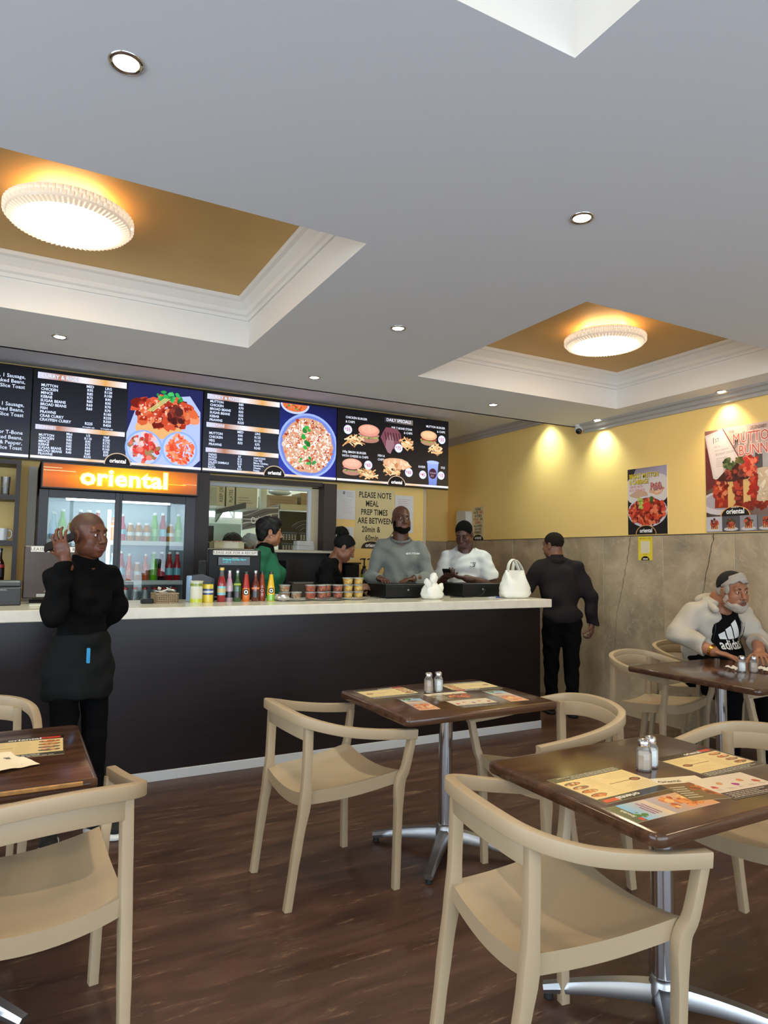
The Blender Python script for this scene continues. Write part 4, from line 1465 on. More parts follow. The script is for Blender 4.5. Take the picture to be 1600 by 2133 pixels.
B().tube(catmull([(0.038, -0.006, 0.085), (0.062, -0.012, 0.08), (0.068, -0.012, 0.05), (0.058, -0.01, 0.025), (0.038, -0.006, 0.02)], 5), 0.006, 8).build('handle', MATS['mug_white'], t, smooth=True)
bottle('sauce', [(0.030, 0), (0.033, 0.005), (0.033, 0.12), (0.028, 0.15), (0.014, 0.185), (0.0135, 0.25), (0.0135, 0.265)], pal('dark_brown_glass', (46, 22, 16)), (0.035, 0.10), LK, CAPB, (-0.105, 6.28, zt(1.20) + 0.0185), 'dark brown liquor bottle with black and red label in the pigeon-hole shelf', label2=((0.11, 0.135), LR))

# ---- hatch: frame, sill, side posts, cupboard below
M_HFR = pbr('pale_hatch_frame', rgb(206, 190, 152), 0.5)
M_HAL = pbr('white_hatch_track', rgb(212, 216, 218), 0.4)
hk = 6.5 / 6.2
t = thing('serving_hatch', 'cream and white framed kitchen serving hatch', 'hatch', (0, YH, 0))
b = B()
b.box(HX0 - 0.02, HX1 + 0.02, -0.012, 0.0, HZ1 - 0.012, HZ1 + 0.02).box(HX1 - 0.055, HX1 + 0.02, -0.012, 0.0, HZ0, HZ1)
b.build('surround', M_HFR, t)
B().box(HX0, HX1 - 0.04, -0.006, 0.03, HZ1 - 0.042, HZ1 - 0.012).box(HX1 - 0.092, HX1 - 0.05, -0.004, 0.03, HZ0, HZ1 - 0.042).build('track', M_HAL, t)
o = B().box(HX0 - 0.04, 2.885, YH - 0.14, YH + 0.14, 1.478, 1.505, 0.003).build('hatch_sill', pbr('cream_sill', rgb(214, 206, 182), 0.4))
tag(o, 'cream serving sill of the kitchen hatch', 'sill')
t = thing('hatch_cupboard', 'dark brown cupboard framing the serving hatch', 'cupboard', (0, YH, 0))
B().box(1.395, 1.575, -0.17, -0.001, 0.09, 2.21).build('side_post', M_DARKWOOD, t)
B().box(2.745, 2.885, -0.16, -0.001, 1.506, 2.19).build('side_post', M_DARKWOOD, t)
B().box(1.575, 2.745, -0.12, -0.013, 2.158, 2.20).build('head_rail', M_DARKWOOD, t)
b = B().box(1.575, 2.885, -0.04, -0.001, 0.09, 1.477)
b.box(2.845, 2.885, -0.30, -0.04, 0.09, 1.477).box(2.30, 2.33, -0.30, -0.04, 0.09, 1.40).box(1.58, 2.885, -0.3, -0.04, 0.85, 0.88)
b.build('lower_carcass', pbr('near_black_board', rgb(28, 24, 24), 0.5), t)
o = B().box(2.36, 2.66, 6.18, 6.44, 0.881, 1.18, 0.004).build('crate', pbr('grey_brown_crate', rgb(110, 98, 88), 0.5))
tag(o, 'grey-brown box on the dark shelf under the hatch', 'box')
o = B().box(2.38, 2.66, 6.2, 6.42, 1.1805, 1.19, 0.002).build('paper_stack', pal('paper_grey', (170, 166, 158), .6))
tag(o, 'thin stack of papers on the box under the hatch', 'papers')
# tub and trays on the sill
t = thing('plastic_tray', 'pale yellow plastic tray of food on the hatch sill', 'tray', (1.80, 6.50, 1.5055))
B().box(-0.15, 0.15, -0.08, 0.08, 0, 0.004).box(-0.15, 0.15, -0.08, -0.076, 0, 0.06).box(-0.15, 0.15, 0.076, 0.08, 0, 0.06).box(-0.15, -0.146, -0.08, 0.08, 0, 0.06).box(0.146, 0.15, -0.08, 0.08, 0, 0.06).box(-0.16, 0.16, -0.09, 0.09, 0.058, 0.064).build('tray', pal('tray_pale_yellow', (224, 220, 176), .4), t)
B().box(-0.14, 0.14, -0.07, 0.07, 0.0645, 0.075, 0.01).build('filling', MT['pale'], t)
t = thing('takeaway_box', 'stack of clear takeaway boxes at the right post of the hatch sill', 'takeaway box', (2.565, 6.42, 1.5055))
for k in range(2):
    B().prism(rrect(0.2 - 0.01 * k, 0.12, 0.02, 3), 0.002 + 0.046 * k, 0.046 + 0.046 * k).build('box', pane_mat('milky_box', (0.95, 0.95, 0.95), 0.1, 1.45, 0.65, (0.82, 0.83, 0.8)), t)

# ---- kitchen interior behind the hatch
M_KST = pbr('kitchen_steel', rgb(170, 176, 172), 0.35, 0.8)
t = thing('kitchen_shelf', 'steel overhead kitchen shelf holding cartons and bags', 'shelf', (0, 0, 0))
B().box(1.95, 3.6, 8.0, 8.5, 2.00, 2.03).build('shelf_board', M_KST, t)
for x in (2.2, 3.2):
    B().prism([(8.5, 2.0), (8.5, 1.86), (8.1, 2.0)], x - 0.01, x + 0.01, f=lambda u, v, w: (w, u, v)).build('bracket', M_KST, t)
M_CARD = pbr('greenish_carton', rgb(186, 180, 150), 0.8)
M_CARD2 = pbr('brown_carton', rgb(160, 142, 112), 0.8)
for i, (x, w, h, mm) in enumerate(((2.125, 0.10, 0.36, M_CARD), (2.245, 0.10, 0.37, M_CARD), (2.445, 0.26, 0.34, M_CARD), (2.90, 0.40, 0.17, M_CARD2), (3.30, 0.3, 0.22, M_CARD2))):
    t = thing('carton', ['tall carton with vertical print at the window end of the kitchen shelf', 'tall carton with vertical print beside a plain carton', 'plain pale carton beside the white pillar in the kitchen', 'wide brown carton under the plastic bags', 'low brown carton at the far end of the kitchen shelf'][i], 'carton', (x, 8.15, 2.0305))
    B().box(-w / 2, w / 2, -0.14, 0.2, 0, h, 0.003).build('box', mm, t)
    p = Print(rng=i)
    if i < 2:
        p.text('PLATES' if i else 'KEEP DRY', 0.025, 0.05, 0.06, (96, 92, 74), 0.02, 0.8, 'L', 1.0, 0, PI / 2)
    else:
        p.lines(-w * 0.4, w * 0.4, 0.04, 0.13, 3, (130, 114, 94))
    p.build('carton_print', PAPER, t, frame((0, -0.1405, 0), (1, 0, 0), (0, 0, 1)))
o = B().box(2.595, 2.668, 7.92, 7.99, 0, 3.04).build('pillar', M_KWALL)
tag(o, 'slim white pillar beside the kitchen shelf', 'pillar')
b = B()
vs, fs = [], []
r_ = random.Random(11)
for a in range(9):
    for c in range(16):
        th, ph = PI * a / 8, 2 * PI * c / 16
        k = 1 + r_.uniform(-0.07, 0.07)
        vs.append((0.15 * k * math.cos(th), 0.08 * k * math.sin(th) * math.cos(ph), 0.05 * k * math.sin(th) * math.sin(ph)))
for a in range(8):
    for c in range(16):
        d = (c + 1) % 16
        fs.append((a * 16 + c, a * 16 + 16 + c, a * 16 + 16 + d, a * 16 + d))
o = b.add(vs, fs).build('plastic_roll', pbr('pale_blue_film', rgb(206, 222, 224), 0.3), None, smooth=True, loc=(2.90, 8.10, 2.256))
tag(o, 'roll of pale plastic bags lying on the brown carton in the kitchen', 'plastic roll')
o = B().prism([(0, 0), (0.30, 0.07), (0.30, 0.14), (0.0, 0.05)], 7.75, 7.95, f=lambda u, v, w: (2.06 + u, w, 1.93 + v)).build('extractor_duct', pbr('dark_duct', rgb(70, 70, 66), 0.5))
tag(o, 'dark slanted extractor duct under the kitchen shelf', 'duct')
t = thing('banner', 'grey swirl-patterned banner lettered Oriental hanging in the kitchen', 'banner', (2.25, 7.5, 1.738), 0)
p = Print(rng=3)
W, H = 0.42, 0.20
sh = 0.21
q = lambda u, v: (u, v + u * sh)
p.poly([q(0, 0), q(W, 0), q(W, H), q(0, H)], (96, 98, 100))
for k in range(6):
    y0 = H * (k + 0.3) / 6
    pts, pts2 = [], []
    for i in range(13):
        u = W * i / 12
        w_ = 0.011 * math.sin(u * 17 + k * 0.8) + 0.012 * math.sin(u * 8 + k)
        pts.append(q(u, max(0.004, min(H - 0.004, y0 + w_))))
        pts2.append(q(u, max(0.002, min(H - 0.002, y0 + w_ + 0.009 + 0.005 * math.sin(k * 2 + u * 9)))))
    for i in range(12):
        p.poly([pts[i], pts[i + 1], pts2[i + 1], pts2[i]], (196, 200, 204) if k % 2 else (52, 52, 56))
        p.z -= p.eps
    p.z += p.eps * 2
p.text('Oriental', 0.10, 0.065, 0.115, (236, 240, 240), 0.0, 0.66, 'L', 1.0, 0, sh)
B().prism([q(-0.006, -0.006), q(W + 0.006, -0.006), q(W + 0.006, H + 0.006), q(-0.006, H + 0.006)], 0.001, 0.015, f=lambda u, v, w: (u, w, v)).build('panel', pbr('banner_edge', rgb(170, 172, 172), 0.5), t)
p.build('banner_print', GLOSSY_PRINT, t, frame((0, 0, 0), (1, 0, 0), (0, 0, 1)))
t = thing('menu_board', 'black kitchen menu board with swirl artwork and rows of white print', 'menu board', (2.69, 7.5, 1.48))
B().box(0, 0.52, 0.001, 0.03, 0, 0.49).build('board', pbr('board_black', rgb(14, 14, 18), 0.3), t)
p = Print(rng=6)
p.rect(0.005, 0.005, 0.515, 0.485, (20, 20, 26))
for k in range(6):
    p.ring(0.36, 0.22, 0.09 + 0.03 * k, 0.10 + 0.03 * k, (96, 106, 130) if k % 2 else (56, 62, 80), 0.9, 2.6, 14, 0.7)
for bx in ((0.03, 0.13), (0.25, 0.13), (0.03, 0.0), (0.25, 0.0)):
    p.rect(bx[0], bx[1] + 0.02, bx[0] + 0.19, bx[1] + 0.115, (30, 36, 50))
    p.rect(bx[0], bx[1] + 0.10, bx[0] + 0.19, bx[1] + 0.12, (60, 76, 100))
    for c in range(5):
        for r2 in range(4):
            p.rect(bx[0] + 0.012 + c * 0.036, bx[1] + 0.03 + r2 * 0.017, bx[0] + 0.033 + c * 0.036, bx[1] + 0.037 + r2 * 0.017, (196, 206, 216))
            p.z -= p.eps
p.build('board_print', GLOSSY_PRINT, t, frame((0, 0.0005, 0), (1, 0, 0), (0, 0, 1)))
o = B().box(2.68, 3.35, 7.46, 7.8, 1.985, 2.05).build('hood_edge', M_KST)
tag(o, 'steel hood edge above the black kitchen menu board', 'hood')
t = thing('kitchen_fridge', 'pale green kitchen refrigerator door behind the cooks', 'refrigerator', (2.1, 8.7, 0))
B().box(-0.4, 0.5, 0, 0.33, 0, 1.86, 0.01).build('body', pbr('pale_green_enamel', rgb(176, 200, 184), 0.35), t)
B().box(0.38, 0.41, -0.03, 0.0, 0.8, 1.5, 0.006).build('handle', M_KST, t)
o = B().box(1.68, 1.90, 7.40, 7.6, 0, 1.765, 0.004).build('tall_unit', pbr('unit_black', rgb(30, 30, 30), 0.5))
tag(o, 'tall black kitchen unit beside the cook with dark hair', 'cabinet')

# ================================================================== MENU SCREENS
TVY, TVZ0, TVZ1 = 6.40, 2.221, 3.012
TVX = [-1.372, 0.066, 1.507, 2.902, 4.306]
M_BEZEL = pbr('screen_bezel', rgb(12, 12, 14), 0.25)
WHT = (214, 226, 255)
HOTW = (236, 240, 255)
BLK = (15, 15, 22)
RED_CURRY = [(196, 72, 40), (172, 48, 26), (214, 100, 56), (150, 40, 24), (222, 130, 90), (120, 30, 20)]


class Scr:
    """screen artwork in u (0..1 left-right) and v (0..1 top-bottom)"""

    def __init__(self, k):
        self.W, self.H = TVX[k + 1] - TVX[k] - 0.014, TVZ1 - TVZ0 - 0.016
        self.p = Print(rng=k + 5)
        p = self.p
        p.cl = (0, 0, self.W, self.H)
        p.poly([(0, 0), (self.W, 0), (self.W, self.H), (0, self.H)], None, [(46, 50, 62), (50, 54, 66), BLK, BLK])

    def xy(self, u, v):
        return u * self.W, (1 - v) * self.H

    def t(self, s, u, v, sz, col=WHT, al='L', bold=0.028, sx=1.0):
        x, y = self.xy(u, v)
        self.p.text(s, x, y, sz, col, bold, sx, al)

    def bar(self, u0, u1, v0, v1, txt):
        x0, y0 = self.xy(u0, v1)
        x1, y1 = self.xy(u1, v0)
        c = [(206, 212, 240), (176, 120, 92), (226, 226, 236), (214, 160, 84), (232, 232, 240)]
        n = len(c) - 1
        for i in range(n):
            a, b_ = x0 + (x1 - x0) * i / n, x0 + (x1 - x0) * (i + 1) / n
            self.p.rect(a, y0, b_, y1, None, [c[i], c[i + 1], c[i + 1], c[i]])
            self.p.z -= self.p.eps
        self.p.z += self.p.eps
        self.p.text(txt, x0 + 0.02, y0 + (y1 - y0) * 0.2, (y1 - y0) * 0.88, (150, 156, 190), 0.03, 0.95)
        self.p.text(txt, x0 + 0.022, y0 + (y1 - y0) * 0.22, (y1 - y0) * 0.86, (224, 232, 255), 0.006, 0.95)

    def rows(self, v0, dv, names, cols, u=0.04, sz=0.033):
        for i, nm in enumerate(names):
            self.t(nm, u, v0 + dv * i, sz, sx=0.92)
        for (uu, vals, off) in cols:
            for i, s in enumerate(vals):
                if s:
                    self.t(s, uu, v0 + dv * (i + off), sz, al='C', sx=0.92)

    def strip(self, emb=0.5, r=0.112):
        x0, y0 = self.xy(0, 0.985)
        n = 6
        c = [(226, 220, 214), (240, 240, 250), (214, 180, 140), (240, 240, 250), (226, 190, 150), (230, 232, 248), (240, 240, 250)]
        for i in range(n):
            self.p.rect(self.W * i / n, y0, self.W * (i + 1) / n, y0 + 0.022, None, [c[i], c[i + 1], c[i + 1], c[i]])
            self.p.z -= self.p.eps
        self.p.z += self.p.eps
        dome_logo(self.p, self.W * emb, 0.004, r, 'oriental', (14, 12, 16), (200, 176, 150), 0.92)

    def price(self, u, v, s, r=0.048):
        x, y = self.xy(u, v)
        self.p.ell(x, y, r * 1.04, r * 1.04, (120, 130, 200), 20)
        self.p.ell(x, y, r, r, (222, 228, 255), 20)
        self.p.text('R', x - r * 0.72, y - r * 0.05, r * 0.62, (170, 70, 130), 0.02, 0.9)
        self.p.text(s, x - r * 0.34, y - r * 0.36, r * 1.15, (186, 40, 90), 0.012, 0.86)

    def chips(self, u, v, w, h, n=26):
        x, y = self.xy(u, v)
        p = self.p
        for i in range(n):
            a = p.r.uniform(-0.9, 0.9)
            cx, cy = x + p.r.uniform(-w, w) * 0.7, y + p.r.uniform(-h, h) * 0.8
            L, q = p.r.uniform(0.03, 0.055), p.r.uniform(0.006, 0.009)
            c = p.r.choice([(232, 190, 140), (216, 164, 110), (244, 214, 170), (190, 130, 84)])
            dx, dy = math.cos(a), math.sin(a)
            p.poly([(cx - L * dx - q * dy, cy - L * dy + q * dx), (cx - L * dx + q * dy, cy - L * dy - q * dx), (cx + L * dx + q * dy, cy + L * dy - q * dx), (cx + L * dx - q * dy, cy + L * dy + q * dx)], c)

    def burger(self, u, v, s, meat=(120, 60, 50), bun=(214, 150, 122)):
        x, y = self.xy(u, v)
        p = self.p
        p.ell(x, y - 0.34 * s, 0.62 * s, 0.22 * s, tuple(int(k * 0.8) for k in bun), 18)
        p.scatter(x, y - 0.2 * s, 0.62 * s, 0.1 * s, 16, [(120, 160, 70), (150, 186, 90), (90, 130, 50)], 0.06 * s, 0.12 * s)
        p.ell(x, y - 0.13 * s, 0.64 * s, 0.13 * s, meat, 18)
        p.scatter(x, y - 0.03 * s, 0.58 * s, 0.06 * s, 10, [(226, 190, 170), (206, 90, 80), (236, 210, 200)], 0.06 * s, 0.12 * s)
        p.ell(x, y + 0.12 * s, 0.64 * s, 0.32 * s, bun, 20)
        p.ell(x, y + 0.17 * s, 0.5 * s, 0.22 * s, tuple(min(255, int(k * 1.12)) for k in bun), 18)
        p.scatter(x, y + 0.2 * s, 0.42 * s, 0.14 * s, 18, [(248, 226, 206)], 0.012 * s, 0.022 * s)

    def finish(self, k, label):
        t = thing('menu_screen', label, 'menu screen', (TVX[k], TVY, TVZ0))
        w = TVX[k + 1] - TVX[k] - 0.002
        B().box(0, w, 0.0, 0.045, 0, TVZ1 - TVZ0, 0.003).build('housing', M_BEZEL, t)
        B().box(0.3, w - 0.3, 0.045, 0.098, 0.2, 0.6).build('wall_bracket', M_METALBLK, t)
        self.p.build('display', SCREEN, t, frame((0.006, -0.0005, 0.008), (1, 0, 0), (0, 0, 1)))
        return t


# screen 1: breakfasts, only its end shows
s = Scr(0)
for v0, L in ((0.13, ('2 Eggs, 1 Sausage,', 'Cheese, Baked Beans,', 'Salad, 1 Slice Toast')), (0.44, ('1 Egg, 1 Sausage,', 'Bacon, Baked Beans,', 'Salad, 1 Slice Toast')), (0.745, ('Junior T-Bone', 'Egg, Baked Beans,', 'Onions & Pepper,', '1 Slice Toast'))):
    for i, q in enumerate(L):
        s.t(q, 0.965, v0 + 0.056 * i, 0.044, al='R', bold=0.008, sx=0.95)
s.p.ell(0.74 * s.W, 0.085, 0.07, 0.07, (170, 190, 250), 24)
s.p.ell(0.74 * s.W, 0.085, 0.055, 0.055, (214, 222, 255), 24)
s.strip(0.4)
s.finish(0, 'lit menu screen of breakfast dishes above the pigeon-hole shelf')

# screen 2: curry and rice, bunnies
s = Scr(1)
s.bar(0.02, 0.52, 0.03, 0.10, 'CURRY & RICE')
N = ['MUTTON', 'CHICKEN', 'MINCE', 'KEBAB', 'SUGAR BEANS', 'BROAD BEANS', 'FISH', 'PRAWNS', 'CRAB CURRY', 'CRAYFISH CURRY']
s.rows(0.185, 0.0425, N, [(0.31, ['MED', 'R95', 'R85', 'R75', 'R85', 'R60', 'R60', '', '', '', 'R225'], -1), (0.415, ['LRG', 'R120', 'R100', 'R95', 'R95', 'R70', 'R70', 'R185', 'R235', 'R350', 'R450'], -1)])
s.t('8 Crayfish tails', 0.31, 0.602, 0.016, al='C')
s.t('16 Crayfish tails', 0.415, 0.602, 0.016, al='C')
s.bar(0.02, 0.52, 0.612, 0.665, 'BUNNIES')
N = ['MUTTON', 'CHICKEN', 'MINCE', 'KEBAB', 'SUGAR BEANS', 'BROAD BEANS', 'PRAWNS']
s.rows(0.738, 0.0345, N, [(0.205, ['Mini', 'R85', 'R80', 'R65', 'R85', 'R40', 'R40'], -1), (0.31, ['1/3', 'R110', 'R95', 'R75', 'R95', 'R60', 'R60', 'R235'], -1), (0.415, ['Half', 'R200', 'R175', 'R135', 'R165', 'R95', 'R95'], -1)], sz=0.030)
p, W, H = s.p, s.W, s.H
x0 = 0.53 * W
p.rect(x0, 0.02, W, H - 0.012, (30, 34, 84))
cl = (x0 + 0.01, 0.03, W - 0.01, H - 0.02)
p.poly([(x0, 0.30), (x0 + 0.10, 0.62), (W - 0.12, 0.70), (W - 0.02, 0.56), (W - 0.01, 0.10), (W - 0.08, 0.03), (x0 + 0.06, 0.03), (x0, 0.10)], (170, 186, 232))
p.blob(x0 + 0.27, 0.36, 0.20, 0.09, (222, 170, 110), 12, 0.15)
p.scatter(x0 + 0.33, 0.52, 0.29, 0.14, 120, RED_CURRY, 0.02, 0.055, clip=cl)
p.scatter(x0 + 0.33, 0.53, 0.27, 0.12, 60, [(226, 150, 130), (206, 96, 60), (240, 180, 160)], 0.006, 0.018, clip=cl)
p.scatter(x0 + 0.43, 0.50, 0.07, 0.07, 20, [(100, 30, 24), (70, 22, 18), (140, 50, 36)], 0.02, 0.04, clip=cl)
p.scatter(x0 + 0.36, 0.665, 0.12, 0.05, 26, [(40, 150, 70), (60, 180, 90), (30, 110, 60)], 0.014, 0.03, clip=cl)
for a in range(3):
    p.poly([(x0 + 0.17 + 0.02 * a, 0.52), (x0 + 0.18 + 0.02 * a, 0.515), (x0 + 0.33 + 0.02 * a, 0.65), (x0 + 0.32 + 0.02 * a, 0.655)], (196, 190, 120))
for cx, cy, cc in ((x0 + 0.155, 0.175, [(210, 60, 50), (226, 110, 96), (240, 190, 190), (180, 50, 44), (150, 120, 80)]), (x0 + 0.47, 0.19, [(232, 88, 50), (240, 110, 70), (214, 70, 40), (250, 140, 100)])):
    p.ell(cx, cy, 0.165, 0.165, (140, 170, 236), 26)
    p.ell(cx, cy, 0.145, 0.148, (184, 196, 240), 26)
    p.scatter(cx, cy, 0.13, 0.13, 95, cc, 0.014, 0.032, (0.25, 0.9) if cx > x0 + 0.3 else (0.6, 1.0))
s.strip(0.485)
s.finish(1, 'lit menu screen of curry and rice above the drinks fridge')

# screen 3: curry and roti, breyani, sides
s = Scr(2)
s.bar(0.02, 0.545, 0.03, 0.095, 'CURRY & ROTI')
s.rows(0.135, 0.046, ['MUTTON', 'CHICKEN', 'BROAD BEANS', 'SUGAR BEANS', 'KEBAB', 'PRAWNS'], [(0.26, ['R85', 'R70', 'R55', 'R55', 'R75', 'R225'], 0)])
s.bar(0.02, 0.545, 0.385, 0.445, 'BREYANI')
s.rows(0.53, 0.046, ['MUTTON', 'CHICKEN', 'VEG', 'PRAWNS'], [(0.26, ['MED', 'R95', 'R85', 'R55'], -1), (0.385, ['LRG', 'R125', 'R115', 'R75', 'R245'], -1)])
s.bar(0.02, 0.545, 0.70, 0.755, 'SIDES')
s.rows(0.793, 0.0315, ['PAPAD', 'PICKLE', 'DHALL', 'SALAD/ SAMBALS', 'ROTI', 'RAITA'], [(0.26, ['R7', 'R12', 'R10', 'R10', 'R8', 'R10'], 0)], sz=0.028)
for i, q in enumerate(('SAMOOSAS', '3 for R25', 'Mince, Chicken,', 'Sweetcorn,', 'Cheese,', 'Potato')):
    s.t(q, 0.36, 0.793 + 0.0315 * i, 0.026, sx=0.9)
p, W, H = s.p, s.W, s.H
x0 = 0.548 * W
p.rect(x0, 0.02, W, H - 0.012, None, [(40, 60, 170), (24, 30, 130), (14, 16, 60), (20, 26, 80)])
p.ell(x0 + 0.16, H - 0.02, 0.155, 0.10, (186, 200, 240), 20, PI, 2 * PI)
p.ell(x0 + 0.16, H - 0.02, 0.135, 0.078, (214, 110, 60), 20, PI, 2 * PI)
p.scatter(x0 + 0.16, H - 0.05, 0.1, 0.03, 20, [(226, 140, 90), (50, 140, 70), (196, 80, 40)], 0.008, 0.018)
cx, cy, R0 = x0 + 0.312, 0.345, 0.325
p.ell(cx, cy, R0, R0 * 1.02, (150, 172, 240), 36)
p.ell(cx, cy, R0 * 0.93, R0 * 0.95, (110, 130, 210), 36)
p.blob(cx, cy, R0 * 0.85, R0 * 0.86, (206, 156, 126), 30, 0.04)
p.scatter(cx, cy, R0 * 0.83, R0 * 0.84, 220, [(176, 70, 40), (206, 110, 70), (150, 54, 34), (226, 200, 180), (236, 220, 206), (240, 232, 226), (214, 150, 110)], 0.010, 0.026, (0.4, 1))
p.scatter(cx, cy + 0.01, R0 * 0.78, R0 * 0.78, 420, [(246, 242, 240), (242, 236, 230), (238, 224, 212), (244, 240, 238), (196, 90, 60)], 0.006, 0.013, (0.3, 0.6))
p.scatter(cx - 0.02, cy + 0.08, 0.05, 0.13, 10, [(50, 160, 60), (36, 120, 50)], 0.018, 0.034)
p.scatter(cx, cy - 0.16, 0.11, 0.03, 10, [(60, 170, 80), (40, 130, 60)], 0.014, 0.026)
s.strip(0.515)
s.finish(2, 'lit menu screen of curry, roti and breyani above the serving hatch')

# screen 4: daily specials
s = Scr(3)
p, W, H = s.p, s.W, s.H
p.rect(0, 0, W, H, None, [(38, 32, 30), (48, 40, 36), (10, 10, 15), (10, 10, 15)])
x, y = s.xy(0.40, 0.115)
p.rect(x, y, x + 0.36, y + 0.055, None, [(40, 40, 52), (120, 110, 104), (120, 110, 104), (40, 40, 52)])
s.t('DAILY SPECIALS', 0.53, 0.095, 0.046, HOTW, 'C', 0.012, 0.95)
for q, u, v, al in (('CHICKEN BURGER', 0.065, 0.125, 'L'), ('& CHIPS', 0.065, 0.185, 'L'), ('JNR T-BONE STEAK', 0.655, 0.195, 'R'), ('& CHIPS', 0.655, 0.25, 'R'), ('MUTTON BURGER', 0.968, 0.115, 'R'), ('& CHIPS', 0.968, 0.175, 'R'), ('100g SMASH BURGER', 0.04, 0.60, 'L'), ('WITH CHEESE & CHIPS', 0.04, 0.655, 'L'), ('FISH &', 0.345, 0.61, 'L'), ('CHIPS', 0.345, 0.665, 'L'), ('KHEER', 0.715, 0.715, 'L'), ('SOJI', 0.93, 0.70, 'L')):
    s.t(q, u, v, 0.034, HOTW, al, 0.01, 0.9)
s.burger(0.265, 0.29, 0.20, (176, 120, 110), (216, 150, 130))
s.chips(0.13, 0.42, 0.14, 0.05)
s.price(0.085, 0.28, '55')
x, y = s.xy(0.465, 0.335)
p.blob(x, y, 0.125, 0.115, (120, 70, 80), 12, 0.18)
p.blob(x - 0.02, y - 0.07, 0.05, 0.10, (150, 110, 120), 9, 0.2)
for k in range(6):
    p.poly([(x - 0.09 + 0.035 * k, y + 0.06), (x - 0.08 + 0.035 * k, y + 0.065), (x - 0.06 + 0.035 * k, y - 0.02), (x - 0.07 + 0.035 * k, y - 0.025)], (56, 26, 36))
s.chips(0.605, 0.385, 0.09, 0.06)
s.price(0.53, 0.465, '75')
s.burger(0.81, 0.26, 0.17, (150, 60, 50), (214, 170, 130))
s.chips(0.885, 0.43, 0.11, 0.05)
s.price(0.935, 0.275, '55')
s.burger(0.125, 0.775, 0.18, (84, 50, 60), (222, 160, 140))
s.chips(0.255, 0.865, 0.12, 0.045)
s.price(0.262, 0.745, '65')
s.chips(0.47, 0.80, 0.12, 0.05)
x, y = s.xy(0.525, 0.695)
p.blob(x, y, 0.175, 0.06, (222, 170, 130), 14, 0.12, -0.1)
p.scatter(x, y, 0.14, 0.04, 30, [(236, 196, 160), (200, 140, 96), (240, 210, 180)], 0.012, 0.03)
s.price(0.625, 0.80, '60')
x, y = s.xy(0.85, 0.955)
p.poly([(x - 0.05, y), (x + 0.05, y), (x + 0.075, y + 0.26), (x - 0.075, y + 0.26)], None, [(110, 130, 200), (110, 130, 200), (150, 170, 240), (150, 170, 240)])
p.ell(x, y + 0.258, 0.082, 0.02, (170, 186, 245), 18)
p.ell(x, y + 0.13, 0.052, 0.06, (64, 26, 50), 18)
p.text('Oriental', x, y + 0.13, 0.026, (214, 200, 220), 0.0, 0.9, 'C')
p.lines(x - 0.03, x + 0.03, y + 0.09, y + 0.12, 2, (190, 170, 190))
s.price(0.755, 0.815, '45', 0.046)
s.price(0.93, 0.805, '15', 0.046)
s.strip(0.515)
s.finish(3, 'lit menu screen of daily specials at the corner of the back wall')

# ================================================================== POSTERS AND NOTICES
def wall_sheet(name, label, cat, o, u, v, W, H, p, thick=0.004, mat=None, edge=(230, 228, 224)):
    """a flat printed sheet with real thickness; o is its lower left corner"""
    t = thing(name, label, cat, o)
    M = frame((0, 0, 0), u, v)
    n = Vector(u).cross(Vector(v))
    c = [Vector(u) * a + Vector(v) * b_ for a, b_ in ((0, 0), (W, 0), (W, H), (0, H))]
    vs = [tuple(q - n * thick) for q in c] + [tuple(q) for q in c]
    mesh_obj('sheet', vs, [(0, 3, 2, 1), (4, 5, 6, 7), (0, 1, 5, 4), (1, 2, 6, 5), (2, 3, 7, 6), (3, 0, 4, 7)], pbr('sheet_edge_%d_%d_%d' % edge, rgb(*edge), 0.5), t)
    M = frame(tuple(n * 0.0003), u, v)
    p.build('print', mat or PAPER, t, M)
    return t


UR, VZ = (0, -1, 0), (0, 0, 1)
XP = XR - 0.004
# breast mutton poster
W, H = 0.445, 0.622
p = Print(rng=31)
p.cl = (0, 0, W, H)
p.rect(0, 0, W, H, (22, 18, 20))
p.rect(0, 0.40, W, H, None, [(196, 190, 196), (190, 186, 196), (170, 160, 186), (120, 104, 120)])
p.poly([(0, H), (0.10, H), (0.06, H - 0.08), (0, H - 0.12)], (40, 28, 34))
p.ell(W * 0.5, 0.42, 0.30, 0.15, (222, 214, 212), 30, 0.0, 2 * PI)
for i in range(4):
    pass
p.blob(0.33, 0.41, 0.085, 0.05, (226, 170, 136), 12, 0.15)
p.blob(0.13, 0.375, 0.10, 0.04, (206, 170, 146), 12, 0.2)
p.scatter(0.33, 0.42, 0.07, 0.04, 24, [(236, 190, 160), (214, 140, 104), (232, 204, 186)], 0.01, 0.02)
p.poly([(0, 0), (W, 0), (W, 0.30), (0, 0.30)], (20, 17, 19))
n = 28
p.poly([(W / 2 + 0.2225 * math.cos(a), 0.21 + 0.145 * math.sin(a)) for a in [2 * PI * i / n for i in range(n)]], (214, 210, 222))
p.poly([(W / 2 + 0.2 * math.cos(a), 0.215 + 0.125 * math.sin(a)) for a in [2 * PI * i / n for i in range(n)]], (120, 34, 20))
p.scatter(W / 2, 0.21, 0.205, 0.125, 210, [(196, 62, 36), (226, 92, 56), (170, 44, 26), (232, 124, 84), (110, 24, 18), (210, 70, 50)], 0.010, 0.03, (0.35, 1), (0.012, 0.06, W - 0.012, 0.36))
p.blob(0.215, 0.255, 0.045, 0.04, (224, 58, 46), 12, 0.12)
p.scatter(0.15, 0.29, 0.03, 0.05, 14, [(160, 170, 60), (190, 196, 100)], 0.012, 0.02)
p.scatter(0.275, 0.315, 0.02, 0.025, 8, [(84, 110, 40), (60, 84, 36)], 0.01, 0.016)
dome_logo(p, W * 0.47, 0.002, 0.115, 'oriental', (16, 12, 12), (214, 160, 110), 0.72)
